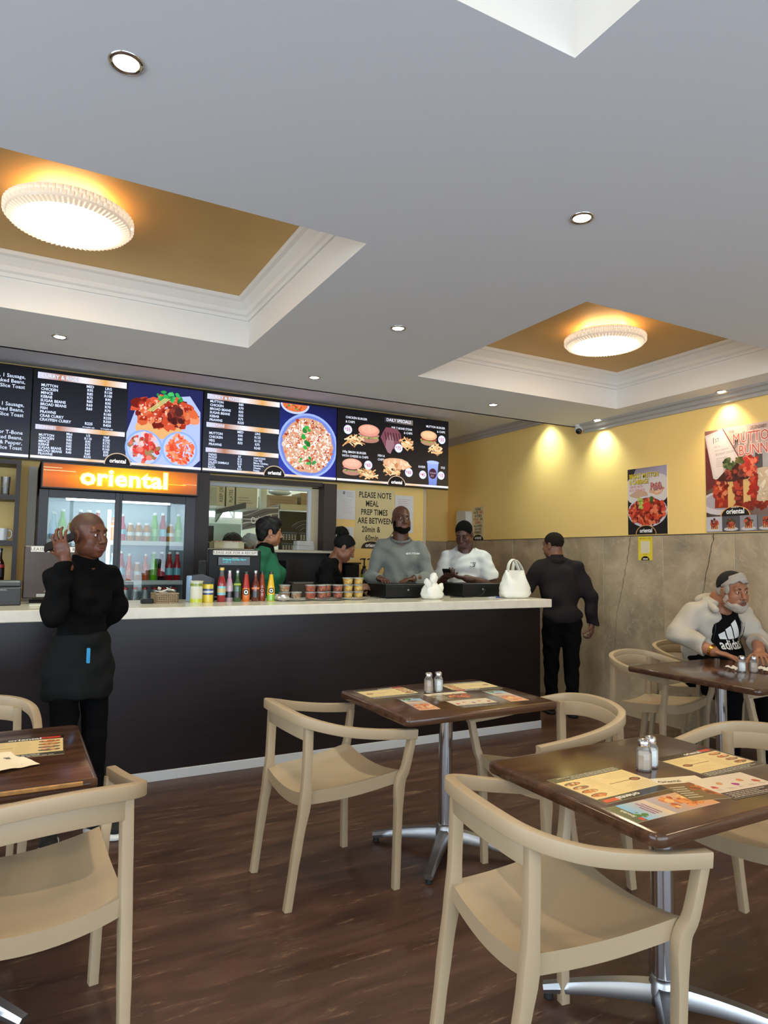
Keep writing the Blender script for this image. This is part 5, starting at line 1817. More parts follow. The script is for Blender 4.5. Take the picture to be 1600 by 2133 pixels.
for dx, dy, c in ((0.003, -0.003, (30, 20, 10)), (0, 0, (236, 206, 30))):
    p.text('BREAST MUTTON', 0.022 + dx, 0.528 + dy, 0.062, c, 0.018, 0.68)
    p.text('& CABBAGE', 0.022 + dx, 0.474 + dy, 0.062, c, 0.018, 0.68)
for dx, dy, c, bo in ((0.004, -0.004, (40, 10, 14), 0.03), (0, 0, (240, 214, 214), 0.03), (0, 0, (196, 40, 60), 0.0)):
    p.text('R60', 0.262 + dx, 0.408 + dy, 0.098, c, bo, 0.78)
for i, q in enumerate(('SERVED WITH', 'ROTI, RICE, PURI')):
    p.text(q, 0.026, 0.436 - 0.032 * i, 0.036, (246, 226, 226), 0.03, 0.68)
    p.text(q, 0.026, 0.436 - 0.032 * i, 0.036, (190, 60, 74), 0.0, 0.68)
wall_sheet('poster', 'breast mutton and cabbage poster on the yellow wall', 'poster', (XP, 4.545, 1.690), UR, VZ, W, H, p)

# mutton bunny poster
W, H = 0.60, 0.858
p = Print(rng=44)
p.cl = (0, 0, W, H)
p.rect(0, 0, W, H, None, [(40, 24, 26), (120, 90, 80), (206, 180, 170), (150, 100, 90)])
p.rect(0, 0.0, W, 0.13, (110, 106, 112))
p.rect(0.12, 0.32, W, H, None, [(110, 90, 84), (150, 140, 136), (232, 200, 190), (226, 190, 176)])
p.rect(0.36, 0.34, W, 0.66, None, [(130, 124, 124), (150, 146, 146), (206, 200, 200), (196, 186, 186)])
p.rect(0.44, 0.40, 0.50, 0.62, (90, 84, 86))
p.poly([(0, 0.35), (0.10, 0.38), (0.10, 0.66), (0, 0.72)], (110, 44, 44))
p.poly([(0.0, 0.82), (0.16, 0.855), (0.30, 0.60), (0.13, 0.42), (0.07, 0.45)], (222, 206, 206))
p.poly([(0.02, 0.80), (0.15, 0.835), (0.275, 0.60), (0.13, 0.46), (0.085, 0.47)], (232, 216, 214))
p.poly([(0.16, 0.858), (0.168, 0.858), (0.31, 0.60), (0.302, 0.595)], (120, 40, 44))
p.text('1', 0.065, 0.745, 0.072, (70, 60, 64), 0.0, 0.8)
p.text('ST', 0.092, 0.752, 0.045, (84, 74, 78), 0.0, 0.9, rot=0.06)
for i, (q, z) in enumerate((('MAY A', 0.019), ('MOST ORIENTAL', 0.019), ('BUNNY CHOW', 0.028), ('IN THE LAND', 0.018))):
    p.text(q, 0.085 + 0.006 * i, 0.705 - 0.034 * i, z, (150, 130, 132), 0.0, 0.9, rot=0.08)
p.lines(0.10, 0.24, 0.54, 0.60, 4, (190, 170, 170))
p.ell(0.16, 0.24, 0.24, 0.10, (214, 206, 210), 24)
p.ell(0.18, 0.255, 0.20, 0.075, (180, 170, 178), 24)
p.ell(0.50, 0.34, 0.20, 0.16, (214, 190, 160), 24)
p.scatter(0.52, 0.36, 0.13, 0.12, 60, [(232, 214, 190), (206, 176, 140), (222, 196, 166)], 0.012, 0.026, (0.3, 0.7), (0.36, 0.15, W - 0.005, 0.6))
p.poly([(0.08, 0.20), (0.44, 0.19), (0.46, 0.44), (0.09, 0.44)], (150, 50, 30))
p.poly([(0.20, 0.20), (0.265, 0.20), (0.265, 0.41), (0.20, 0.41)], (226, 180, 110))
p.poly([(0.335, 0.20), (0.395, 0.20), (0.40, 0.44), (0.335, 0.44)], (226, 186, 120))
p.poly([(0.27, 0.23), (0.33, 0.25), (0.33, 0.42), (0.245, 0.42)], (110, 34, 28))
p.scatter(0.14, 0.33, 0.06, 0.11, 46, RED_CURRY, 0.012, 0.03)
p.scatter(0.29, 0.34, 0.04, 0.09, 30, [(120, 34, 26), (150, 50, 36), (190, 66, 46)], 0.012, 0.026)
p.scatter(0.42, 0.36, 0.03, 0.15, 36, [(190, 46, 30), (160, 34, 24), (210, 80, 50)], 0.010, 0.026)
p.scatter(0.40, 0.20, 0.17, 0.03, 36, [(150, 40, 24), (120, 30, 20)], 0.014, 0.03, (0.5, 1), (0.06, 0.14, W - 0.005, 0.3))
p.poly([(0.10, 0.43), (0.20, 0.52), (0.28, 0.57), (0.40, 0.45), (0.38, 0.42), (0.22, 0.41)], (70, 30, 26))
p.scatter(0.27, 0.47, 0.11, 0.05, 40, [(84, 36, 30), (120, 50, 40), (60, 26, 24), (170, 70, 50)], 0.012, 0.03)
p.scatter(0.40, 0.53, 0.055, 0.075, 60, [(206, 50, 34), (226, 80, 56), (180, 40, 30), (236, 120, 90)], 0.012, 0.03)
p.scatter(0.22, 0.56, 0.05, 0.04, 26, [(74, 90, 50), (50, 66, 38), (110, 120, 70)], 0.012, 0.024)
p.scatter(0.31, 0.575, 0.03, 0.03, 14, [(110, 100, 50), (84, 84, 44)], 0.012, 0.022)
for i in range(4):
    x0 = W * i / 4
    p.rect(x0 + 0.003, 0.004, x0 + W / 4 - 0.003, 0.128, [(196, 196, 204), (90, 84, 92), (150, 148, 156), (120, 112, 112)][i])
    p.ell(x0 + 0.075, 0.022, 0.062, 0.016, (206, 200, 204), 16)
    p.rect(x0 + 0.045, 0.025, x0 + 0.11, 0.075, (214, 170, 110))
    p.scatter(x0 + 0.077, 0.075, 0.034, 0.03, 26, [(150, 50, 36), (196, 90, 56), (90, 36, 30), (70, 70, 40)], 0.008, 0.016)
    for k in range(4):
        p.rect(x0 + 0.048 + 0.016 * k, 0.026, x0 + 0.055 + 0.016 * k, 0.07, (150, 44, 30))
dome_logo(p, 0.265, 0.128, 0.128, 'oriental', (20, 16, 16), (226, 160, 96), 0.62)
p.text('HOUSE OF', 0.265, 0.193, 0.014, (240, 236, 230), 0.02, 1.0, 'C')
p.text('THE', 0.222, 0.806, 0.034, (110, 90, 88), 0.01, 0.8)
p.text('oriental', 0.275, 0.806, 0.044, (250, 226, 190), 0.03, 0.78)
p.text('LEGENDARY', 0.408, 0.810, 0.040, (90, 72, 72), 0.01, 0.60)
for q, x, y in (('MUTTON', 0.255, 0.715), ('BUNNY', 0.305, 0.612)):
    p.text(q, x, y, 0.118, (250, 224, 216), 0.05, 0.74)
    p.text(q, x, y, 0.118, (206, 84, 72), 0.0, 0.74)
wall_sheet('poster', 'large mutton bunny poster on the yellow wall above the bearded man', 'poster', (XP, 3.711, 1.690), UR, VZ, W, H, p)

# yellow card below the posters
p = Print()
W, H = 0.16, 0.218
p.rect(0, 0, W, H, (236, 214, 64))
p.text('@ORIENTAL_DBN', W / 2, H - 0.022, 0.016, (150, 110, 20), 0.01, 0.95, 'C')
p.rect(0.03, 0.066, 0.13, 0.175, (228, 220, 190))
p.text('SCAN ME', W / 2, 0.05, 0.011, (150, 120, 30), 0.01, 0.95, 'C')
dome_logo(p, W / 2, 0.001, 0.046, 'oriental', (24, 14, 10), (40, 24, 12), 0.8)
wall_sheet('notice_card', 'small yellow card stuck on the stone below the breast mutton poster', 'notice', (XR - 0.0245, 4.412, 1.450), UR, VZ, W, H, p, 0.001, None, (236, 214, 64))
# no outside food sign
p = Print()
W, H = 0.243, 0.425
p.rect(0, 0, W, H, (226, 208, 160))
L = [(('PLEASE', 0),), (('NOTE', 0), ('NO', 1)), (('OUTSIDE', 0),), (('FOOD', 2), ('OR', 0)), (('DRINKS', 2),), (('ALLOWED', 0),), (('ON THIS', 0),), (('PREMISES', 0),)]
CC = [(40, 32, 24), (200, 40, 30), (186, 84, 54)]
for i, row in enumerate(L):
    y = H - 0.048 - 0.042 * i
    if len(row) == 1:
        p.text(row[0][0], W / 2, y, 0.043, CC[row[0][1]], 0.03, 0.86, 'C')
    else:
        p.text(row[0][0], 0.026, y, 0.043, CC[row[0][1]], 0.03, 0.86)
        p.text(row[1][0], W - 0.026, y, 0.043 if i != 1 else 0.05, CC[row[1][1]], 0.03, 0.86, 'R')
dome_logo(p, W / 2, 0.0, 0.112, 'oriental', (26, 18, 16), (60, 40, 20), 0.62)
wall_sheet('notice_sign', 'narrow cream sign banning outside food beside the white dispenser', 'sign', (XP, 7.053, 1.68), UR, VZ, W, H, p, 0.003, None, (220, 204, 160))
t = thing('paper_dispenser', 'white wall-mounted paper dispenser beside the outside-food sign', 'dispenser', (XR, 7.17, 1.76))
b = B().prism(rrect(0.21, 0.30, 0.04, 4, 0, 0.15), 0.001, 0.10, f=lambda u, v, w: (-w, u, v))
b.build('housing', pbr('dispenser_white', rgb(226, 226, 222), 0.35), t, auto=40)
B().box(-0.103, -0.1, -0.03, 0.03, 0.03, 0.05).build('window', M_GREYPL, t)

# meal prep notice and papers on the hatch wall
UX = (1, 0, 0)
p = Print()
W, H = 0.478, 0.645
p.rect(0, 0, W, H, (226, 210, 158))
for i, (q, x) in enumerate((('PLEASE NOTE', 0.50), ('MEAL', 0.42), ('PREP TIMES', 0.48), ('ARE BETWEEN', 0.50), ('20min &', 0.40), ('60min', 0.42))):
    p.text(q, W * x, H - 0.095 - 0.093 * i, 0.088, (24, 20, 18), 0.022, 0.72, 'C', 1.04)
dome_logo(p, W * 0.42, 0.0, 0.125, 'oriental', (36, 22, 18), (70, 44, 24), 0.62)
wall_sheet('notice_sign', 'cream meal prep times sign behind the man in grey', 'sign', (3.18, YH - 0.004, 1.538), UX, VZ, W, H, p, 0.003, None, (220, 204, 160))


def paper(x0, x1, z0, z1, label, seed, items):
    p = Print(rng=seed)
    W, H = x1 - x0, z1 - z0
    p.rect(0, 0, W, H, (226, 226, 228))
    items(p, W, H)
    wall_sheet('notice_paper', label, 'paper', (x0, YH - 0.002 - 0.0008 * seed, z0), UX, VZ, W, H, p, 0.0006)


def it1(p, W, H):
    p.rect(W * 0.34, H * 0.86, W * 0.44, H * 0.95, (70, 70, 74))
    p.rect(W * 0.37, H * 0.89, W * 0.41, H * 0.93, (200, 200, 204))
    p.lines(W * 0.5, W * 0.95, H * 0.76, H * 0.94, 4, (170, 170, 176))
    p.lines(W * 0.33, W * 0.95, H * 0.2, H * 0.72, 8, (190, 190, 196), 0.18)


paper(2.955, 3.175, 1.842, 2.155, 'white licence certificate pinned beside the meal prep sign', 1, it1)
paper(2.885, 2.96, 1.90, 2.150, 'narrow white printed notice beside the licence certificate', 2, lambda p, W, H: p.lines(W * 0.1, W * 0.9, H * 0.1, H * 0.9, 8, (180, 180, 188), 0.2))


def it3(p, W, H):
    p.text('SERVIETTE', W * 0.5, H * 0.86, 0.032, (60, 60, 64), 0.0, 0.9, 'C')
    p.text('SACHETS', W * 0.64, H * 0.72, 0.028, (110, 110, 116), 0.0, 0.9, 'C')
    p.lines(W * 0.2, W * 0.9, H * 0.1, H * 0.6, 6, (170, 170, 176), 0.2)


paper(2.92, 3.165, 1.42, 1.762, 'white typed notice pinned behind the woman with the hair bun', 3, it3)
paper(3.665, 3.90, 1.72, 2.135, 'white printed certificate between the meal prep sign and the wall end', 4, lambda p, W, H: (p.lines(W * 0.15, W * 0.9, H * 0.72, H * 0.92, 4, (196, 150, 150), 0.22), p.lines(W * 0.12, W * 0.9, H * 0.1, H * 0.66, 8, (196, 196, 204), 0.18)))


def it5(p, W, H):
    for i in range(5):
        y = H * (0.84 - 0.2 * i)
        p.text('BUY', W / 2, y + 0.075, 0.03, (196, 60, 50), 0.02, 0.9, 'C')
        p.text('x', W / 2, y + 0.05, 0.024, (120, 60, 40), 0.02, 0.9, 'C')
        p.text('5', W / 2, y, 0.06, (214, 110, 30), 0.03, 0.9, 'C')


paper(2.886, 2.945, 1.30, 1.896, 'narrow price strip with orange fives beside the hatch post', 5, it5)

# back shelf with sauce pumps and a black box
o = B().box(2.90, 3.75, 6.20, 6.495, 1.16, 1.18, 0.002).build('ledge', M_DARKWOOD)
tag(o, 'narrow dark ledge on the wall behind the man in grey', 'ledge')
t = thing('black_cabinet', 'small black counter fridge on the ledge below the typed notice', 'cabinet', (2.955, 6.25, 1.1805))
B().box(0, 0.16, 0, 0.22, 0, 0.19, 0.006).build('body', M_BLACKPL, t)
B().box(-0.004, 0.175, -0.01, 0.22, 0.192, 0.206, 0.003).build('lid', M_BLACKPL, t)
for i, (x, c, nm) in enumerate(((3.195, (150, 196, 40), 'lime'), (3.28, (226, 150, 70), 'orange'))):
    t = thing('pump_bottle', 'black pump sauce bottle with %s label on the ledge' % nm, 'pump bottle', (x, 6.30, 1.1805))
    B().lathe([(0.033, 0), (0.035, 0.004), (0.035, 0.10), (0.03, 0.13), (0.016, 0.15)], 18).build('bottle', pal('pump_bottle_dark', (44, 40, 36), .3), t, auto=40)
    B().lathe([(0.0357, 0.03), (0.0357, 0.09)], 18, cap=False).build('label', pal('pump_label_' + nm, c, .5), t, smooth=True)
    B().lathe([(0.018, 0.148), (0.018, 0.17), (0.008, 0.175), (0.007, 0.235), (0.014, 0.237), (0.014, 0.252)], 14).build('pump', M_BLACKPL, t, auto=40)
    B().tube([(0, 0, 0.245), (-0.05, -0.02, 0.245), (-0.058, -0.022, 0.236)], 0.006, 8).build('spout', M_BLACKPL, t, smooth=True)

# ================================================================== ON THE TABLES
def table_sheet(name, label, cat, cx, cy, w, h, rot, art, lift, seed=1, group=None):
    p = Print(eps=0.000004, rng=seed)
    art(p, w, h)
    t = thing(name, label, cat, (cx, cy, 0.7502 + lift), math.radians(rot), group)
    B().box(-w / 2, w / 2, -h / 2, h / 2, 0, 0.0007).build('sheet', pbr('mat_edge', rgb(200, 180, 140), 0.4), t)
    p.build('print', GLOSSY_PRINT, t, frame((-w / 2, -h / 2, 0.00072), (1, 0, 0), (0, 1, 0)))
    return t


def art_menu(p, w, h):
    p.rect(0, 0, w, h, (74, 70, 56))
    p.rect(0.012 * w, 0.16 * h, 0.99 * w, 0.84 * h, (238, 208, 146))
    p.rect(0.0, 0.86 * h, w, h, (34, 28, 26))
    p.text('oriental', 0.62 * w, 0.885 * h, 0.12 * h, (238, 230, 214), 0.03, 1.1, 'C')
    p.rect(0.78 * w, 0.885 * h, 0.97 * w, 0.975 * h, (204, 62, 44))
    p.lines(0.03 * w, 0.95 * w, 0.02 * h, 0.14 * h, 3, (206, 200, 180), 0.4)
    p.lines(0.05 * w, 0.46 * w, 0.60 * h, 0.82 * h, 6, (196, 166, 110), 0.25)
    p.lines(0.05 * w, 0.46 * w, 0.20 * h, 0.42 * h, 6, (196, 166, 110), 0.25)
    p.lines(0.55 * w, 0.72 * w, 0.22 * h, 0.80 * h, 14, (200, 170, 116), 0.22)
    p.rect(0.10 * w, 0.505 * h, 0.52 * w, 0.52 * h, (110, 80, 50))
    p.ell(0.14 * w, 0.51 * h, 0.07 * w, 0.06 * h, (74, 56, 44), 14)
    p.ell(0.14 * w, 0.515 * h, 0.05 * w, 0.04 * h, (176, 110, 74), 14)
    for i, c in enumerate(((120, 100, 80), (140, 120, 100), (210, 120, 60), (206, 110, 50))):
        p.ell(0.86 * w, (0.28 + 0.15 * i) * h, 0.105 * w, 0.055 * h, (96, 78, 60), 16)
        p.ell(0.86 * w, (0.288 + 0.15 * i) * h, 0.092 * w, 0.045 * h, c, 16)
        p.scatter(0.86 * w, (0.29 + 0.15 * i) * h, 0.07 * w, 0.03 * h, 9, [(214, 130, 70), (170, 90, 50), (226, 180, 120)], 0.004, 0.009)


def art_blue(p, w, h):
    """portrait flyer, sky blue to orange"""
    p.rect(0, 0, w, h, None, [(226, 150, 90), (230, 160, 100), (130, 180, 200), (120, 170, 190)])
    p.rect(0, 0.55 * h, w, 0.88 * h, None, [(236, 200, 150), (226, 190, 150), (110, 180, 220), (130, 190, 220)])
    p.rect(0, 0.88 * h, w, h, (92, 96, 66))
    p.text('Specials', w * 0.5, 0.905 * h, 0.055 * h, (226, 220, 196), 0.02, 0.9, 'C')
    p.scatter(w * 0.3, 0.84 * h, 0.2 * w, 0.04 * h, 10, [(90, 140, 50), (60, 110, 40)], 0.006, 0.012)
    p.rect(0.05 * w, 0.885 * h, 0.2 * w, 0.93 * h, (206, 60, 50))
    p.scatter(w * 0.5, 0.28 * h, 0.36 * w, 0.2 * h, 40, [(226, 140, 70), (206, 110, 50), (236, 180, 110), (190, 90, 50)], 0.008, 0.02)
    p.lines(0.2 * w, 0.9 * w, 0.62 * h, 0.74 * h, 3, (150, 90, 110), 0.5)


def art_white(p, w, h):
    p.rect(0, 0, w, h, (226, 206, 178))
    p.rect(0, 0, w, 0.3 * h, (60, 50, 44))
    p.lines(0.05 * w, 0.95 * w, 0.03 * h, 0.27 * h, 4, (190, 180, 160), 0.4)
    for i, c in enumerate(((196, 70, 60), (206, 150, 100), (170, 70, 130), (216, 140, 80), (190, 90, 60))):
        p.blob((0.12 + 0.19 * i) * w, (0.55 + 0.12 * (i % 2)) * h, 0.05 * w, 0.07 * h, c)
        p.lines((0.06 + 0.19 * i) * w, (0.2 + 0.19 * i) * w, 0.38 * h, 0.46 * h, 2, (160, 140, 120), 0.4)


def art_photo(p, w, h):
    p.rect(0, 0, w, h, (110, 84, 50))
    p.rect(0, 0.72 * h, w, h, (232, 214, 180))
    p.scatter(w * 0.68, h * 0.42, 0.26 * w, 0.26 * h, 40, [(196, 96, 46), (170, 80, 40), (216, 140, 80), (120, 60, 30)], 0.01, 0.022, (0.5, 1), (0.01, 0.01, w - 0.01, 0.7 * h))
    p.lines(0.05 * w, 0.4 * w, 0.1 * h, 0.6 * h, 6, (206, 196, 170), 0.35)
    p.text('Oriental', 0.28 * w, 0.78 * h, 0.13 * h, (50, 40, 34), 0.02, 0.9, 'C')


ts = table_sheet
ct = 'menu sheet'
ts('menu_sheet', 'yellow printed menu sheet by the salt shakers on the counter-side table, fridge side', ct, 1.700, 3.065, 0.285, 0.215, 1, art_menu, 0.0, 1)
ts('menu_sheet', 'yellow printed menu sheet on the counter-side table, stone wall side', ct, 2.190, 3.04, 0.285, 0.215, 175, art_menu, 0.0, 2)
ts('menu_sheet', 'blue and orange flyer on the counter-side table in front of the empty armchair', ct, 1.705, 2.775, 0.105, 0.275, -8, art_blue, 0.0, 3)
ts('menu_sheet', 'blue and orange flyer at the wall-side edge of the counter-side table', ct, 2.205, 2.755, 0.105, 0.275, -6, art_blue, 0.0, 4)
ts('menu_sheet', 'white dessert sheet on the counter-side table overlapping the burger photo sheet', ct, 1.955, 2.672, 0.225, 0.15, -4, art_white, 0.001, 5)
ts('menu_sheet', 'brown burger photo sheet below the shakers on the counter-side table', ct, 1.950, 2.855, 0.23, 0.17, -3, art_photo, 0.0, 6)
ts('menu_sheet', 'yellow printed menu sheet beside the shakers on the five-sheet table, armchair corner', ct, 1.637, 1.535, 0.30, 0.235, 182, art_menu, 0.0, 7)
ts('menu_sheet', 'yellow printed menu sheet on the five-sheet table, stone wall side', ct, 2.125, 1.552, 0.295, 0.215, 1, art_menu, 0.0, 8)
ts('menu_sheet', 'blue and orange flyer lying crosswise on the five-sheet table', ct, 1.630, 1.335, 0.115, 0.335, 90, art_blue, 0.0, 9)
ts('menu_sheet', 'white dessert sheet on the five-sheet table', ct, 1.985, 1.35, 0.24, 0.17, -4, art_white, 0.001, 10)
ts('menu_sheet', 'brown burger photo sheet in the middle of the five-sheet table', ct, 1.84, 1.395, 0.17, 0.20, -14, art_photo, 0.0002, 11)
ts('menu_sheet', 'yellow printed menu sheet on the worn-edged table', ct, 0.015, 2.735, 0.34, 0.265, -3, art_menu, 0.0, 12)
# cream napkin sheet on the left table
M_NAP = pbr('cream_napkin', rgb(238, 222, 190), 0.8)
b = B()
vs, fs = [], []
rr = random.Random(6)
for i in range(9):
    for j in range(9):
        u, v = i / 8 - 0.5, j / 8 - 0.5
        vs.append((u * 0.24, v * 0.22, 0.002 + 0.006 * math.sin(u * 9 + 1) * math.sin(v * 8) ** 2 + (0.008 * rr.random() if i in (0, 8) or j in (0, 8) else 0)))
for i in range(8):
    for j in range(8):
        a = i * 9 + j
        fs.append((a, a + 9, a + 10, a + 1))
o = b.add(vs, fs).build('napkin', M_NAP, None, smooth=True, loc=(-0.055, 2.535, 0.7525))
o.rotation_euler = (0, 0, 0.45)
tag(o, 'creased cream paper napkin on the worn-edged table', 'napkin')

M_SHGL = pane_mat('shaker_glass', (0.93, 0.95, 0.95), 0.03, 1.5, 0.10, (0.85, 0.87, 0.85))
M_SALT = pbr('table_salt', rgb(238, 236, 230), 0.7)
M_PEP = pbr('ground_pepper', rgb(196, 170, 142), 0.8)


def shaker(loc, label, mat):
    t = thing('shaker', label, 'shaker', loc, 0.35)
    n = 8
    B().lathe([(0.023, 0.0), (0.0245, 0.003), (0.0245, 0.060), (0.021, 0.070), (0.0165, 0.076), (0.0165, 0.084)], n, ph=PI / 8).build('glass_body', M_SHGL, t, auto=20)
    B().lathe([(0.0215, 0.006), (0.0225, 0.008), (0.0225, 0.056), (0.014, 0.060)], n, ph=PI / 8).build('contents', mat, t, auto=20)
    B().lathe([(0.0185, 0.078), (0.019, 0.080), (0.019, 0.093), (0.0165, 0.098), (0.010, 0.101), (0.001, 0.102)], 18).build('cap', M_CHROME, t, auto=50)
    return t


shaker((1.895, 2.985, 0.7502), 'glass pepper shaker with chrome cap on the counter-side table', M_PEP)
shaker((1.955, 2.985, 0.7502), 'glass salt shaker with chrome cap on the counter-side table', M_SALT)
shaker((1.845, 1.585, 0.7502), 'glass pepper shaker with chrome cap on the five-sheet table', M_PEP)
shaker((1.897, 1.602, 0.7502), 'glass salt shaker with chrome cap on the five-sheet table', M_SALT)
shaker((4.065, 2.72, 0.7502), 'glass salt shaker with chrome cap in front of the bearded man', M_SALT)
shaker((4.125, 2.68, 0.7502), 'glass pepper shaker with chrome cap in front of the bearded man', M_PEP)
for i, (x, y, rz) in enumerate(((4.26, 2.70, 0.4), (4.10, 2.80, 1.2), (4.23, 2.62, 2.0))):
    vs, fs = [], []
    r_ = random.Random(i + 20)
    for a in range(7):
        for c in range(9):
            u, v = a / 6 - 0.5, c / 8 - 0.5
            vs.append((u * 0.11, v * 0.07, 0.012 + 0.010 * math.sin(u * 12 + i) * math.cos(v * 10) + r_.uniform(-0.002, 0.002)))
    for a in range(6):
        for c in range(8):
            q = a * 9 + c
            fs.append((q, q + 9, q + 10, q + 1))
    o = B().add(vs, fs).build('crumpled_tissue', pbr('white_tissue', rgb(236, 234, 230), 0.9), None, smooth=True, loc=(x, y, 0.7505))
    o.rotation_euler = (0, 0, rz)
    tag(o, 'crumpled white tissue beside the shakers of the bearded man', 'tissue', 'crumpled tissues')

# ================================================================== PEOPLE
# bodies are smooth blends of tapered limbs, meshed on a grid (surface nets)
def v3(a):
    return np.array(a, dtype=float)


def cone(a, b, ra, rb=None, k=0.02, op='u'):
    a, b = v3(a), v3(b)
    rb = ra if rb is None else rb

    def f(X, Y, Z):
        d = b - a
        L = float(d @ d) + 1e-12
        t = np.clip(((X - a[0]) * d[0] + (Y - a[1]) * d[1] + (Z - a[2]) * d[2]) / L, 0, 1)
        return np.sqrt((X - a[0] - t * d[0]) ** 2 + (Y - a[1] - t * d[1]) ** 2 + (Z - a[2] - t * d[2]) ** 2) - (ra + (rb - ra) * t)
    m = max(ra, rb)
    return (np.minimum(a, b) - m, np.maximum(a, b) + m, f, k, op)


def ell(c, r, R=None, k=0.02, op='u'):
    c, r = v3(c), v3(r)
    R = np.eye(3) if R is None else np.array(R, float)

    def f(X, Y, Z):
        dx, dy, dz = X - c[0], Y - c[1], Z - c[2]
        q = [(dx * R[0, i] + dy * R[1, i] + dz * R[2, i]) / r[i] for i in range(3)]
        k0 = np.sqrt(q[0] ** 2 + q[1] ** 2 + q[2] ** 2) + 1e-9
        k1 = np.sqrt((q[0] / r[0]) ** 2 + (q[1] / r[1]) ** 2 + (q[2] / r[2]) ** 2) + 1e-9
        return k0 * (k0 - 1) / k1
    e = np.sqrt(((R * r) ** 2).sum(1))
    return (c - e, c + e, f, k, op)


def cut(p0, n, R):
    """flat cut: removes what lies beyond the plane within radius R of p0"""
    p0, n = v3(p0), v3(n)
    n = n / np.linalg.norm(n)

    def f(X, Y, Z):
        d = (X - p0[0]) * n[0] + (Y - p0[1]) * n[1] + (Z - p0[2]) * n[2]
        q = np.sqrt((X - p0[0]) ** 2 + (Y - p0[1]) ** 2 + (Z - p0[2]) ** 2)
        return np.where(q < R, d, -1.0)
    return (p0 - R, p0 + R, f, 0.0, 'c')


def halfspace(lo, hi, p0, n):
    p0, n = v3(p0), v3(n)
    n = n / np.linalg.norm(n)
    return (v3(lo), v3(hi), lambda X, Y, Z: (X - p0[0]) * n[0] + (Y - p0[1]) * n[1] + (Z - p0[2]) * n[2], 0.0, 'c')


_CO = [(0, 0, 0), (1, 0, 0), (0, 1, 0), (1, 1, 0), (0, 0, 1), (1, 0, 1), (0, 1, 1), (1, 1, 1)]
_ED = [(0, 1), (2, 3), (4, 5), (6, 7), (0, 2), (1, 3), (4, 6), (5, 7), (0, 4), (1, 5), (2, 6), (3, 7)]


def grid_mesh(prims, lo, hi, h, noise=None):
    lo, hi = v3(lo), v3(hi)
    n = np.maximum(np.ceil((hi - lo) / h).astype(int) + 1, 3)
    F = np.full(n, 0.5, dtype=np.float32)
    ax = [lo[i] + h * np.arange(n[i]) for i in range(3)]
    for (a, b, f, k, op) in prims:
        m = k + 2.5 * h
        i0 = np.clip(np.floor((a - m - lo) / h).astype(int), 0, n)
        i1 = np.clip(np.ceil((b + m - lo) / h).astype(int) + 1, 0, n)
        if np.any(i1 <= i0):
            continue
        sl = tuple(slice(i0[i], i1[i]) for i in range(3))
        X, Y, Z = np.meshgrid(ax[0][sl[0]], ax[1][sl[1]], ax[2][sl[2]], indexing='ij', sparse=True)
        d = f(X, Y, Z)
        G = F[sl]
        if op == 'u':
            q = np.clip(0.5 + 0.5 * (G - d) / max(k, 1e-6), 0, 1)
            F[sl] = G * (1 - q) + d * q - k * q * (1 - q)
        elif op == 's':
            q = np.clip(0.5 - 0.5 * (G + d) / max(k, 1e-6), 0, 1)
            F[sl] = G * (1 - q) - d * q + k * q * (1 - q)
        else:
            F[sl] = np.maximum(G, d)
    if noise:
        X, Y, Z = np.meshgrid(*ax, indexing='ij', sparse=True)
        F = F + noise(X, Y, Z)
    s = F < 0
    c = [s[x:n[0] - 1 + x, y:n[1] - 1 + y, z:n[2] - 1 + z] for x, y, z in _CO]
    cnt = sum(q.astype(np.int8) for q in c)
    act = (cnt > 0) & (cnt < 8)
    A = np.argwhere(act)
    if len(A) == 0:
        return np.zeros((0, 3)), np.zeros((0, 4), int)
    idx = np.full(act.shape, -1, dtype=np.int64)
    idx[act] = np.arange(len(A))
    V = [F[A[:, 0] + x, A[:, 1] + y, A[:, 2] + z] for x, y, z in _CO]
    acc, num = np.zeros((len(A), 3)), np.zeros(len(A))
    for i, j in _ED:
        m = (V[i] < 0) != (V[j] < 0)
        t = V[i][m] / (V[i][m] - V[j][m])
        acc[m] += v3(_CO[i]) + (v3(_CO[j]) - v3(_CO[i])) * t[:, None]
        num[m] += 1
    verts = lo + h * (A + acc / np.maximum(num, 1)[:, None])
    Q = []
    I = idx
    e = s[:-1] != s[1:]
    E = np.argwhere(e[:, 1:-1, 1:-1]) + [0, 1, 1]
    i, j, k = E.T
    q = np.stack([I[i, j - 1, k - 1], I[i, j, k - 1], I[i, j, k], I[i, j - 1, k]], 1)
    fl = ~s[i, j, k]
    q[fl] = q[fl][:, ::-1]
    Q.append(q)
    e = s[:, :-1] != s[:, 1:]
    E = np.argwhere(e[1:-1, :, 1:-1]) + [1, 0, 1]
    i, j, k = E.T
    q = np.stack([I[i - 1, j, k - 1], I[i - 1, j, k], I[i, j, k], I[i, j, k - 1]], 1)
    fl = ~s[i, j, k]
    q[fl] = q[fl][:, ::-1]
    Q.append(q)
    e = s[:, :, :-1] != s[:, :, 1:]
    E = np.argwhere(e[1:-1, 1:-1, :]) + [1, 1, 0]
    i, j, k = E.T
    q = np.stack([I[i - 1, j - 1, k], I[i, j - 1, k], I[i, j, k], I[i - 1, j, k]], 1)
    fl = ~s[i, j, k]
    q[fl] = q[fl][:, ::-1]
    Q.append(q)
    Q = np.concatenate(Q)
    Q = Q[(Q >= 0).all(1)]
    return verts, Q


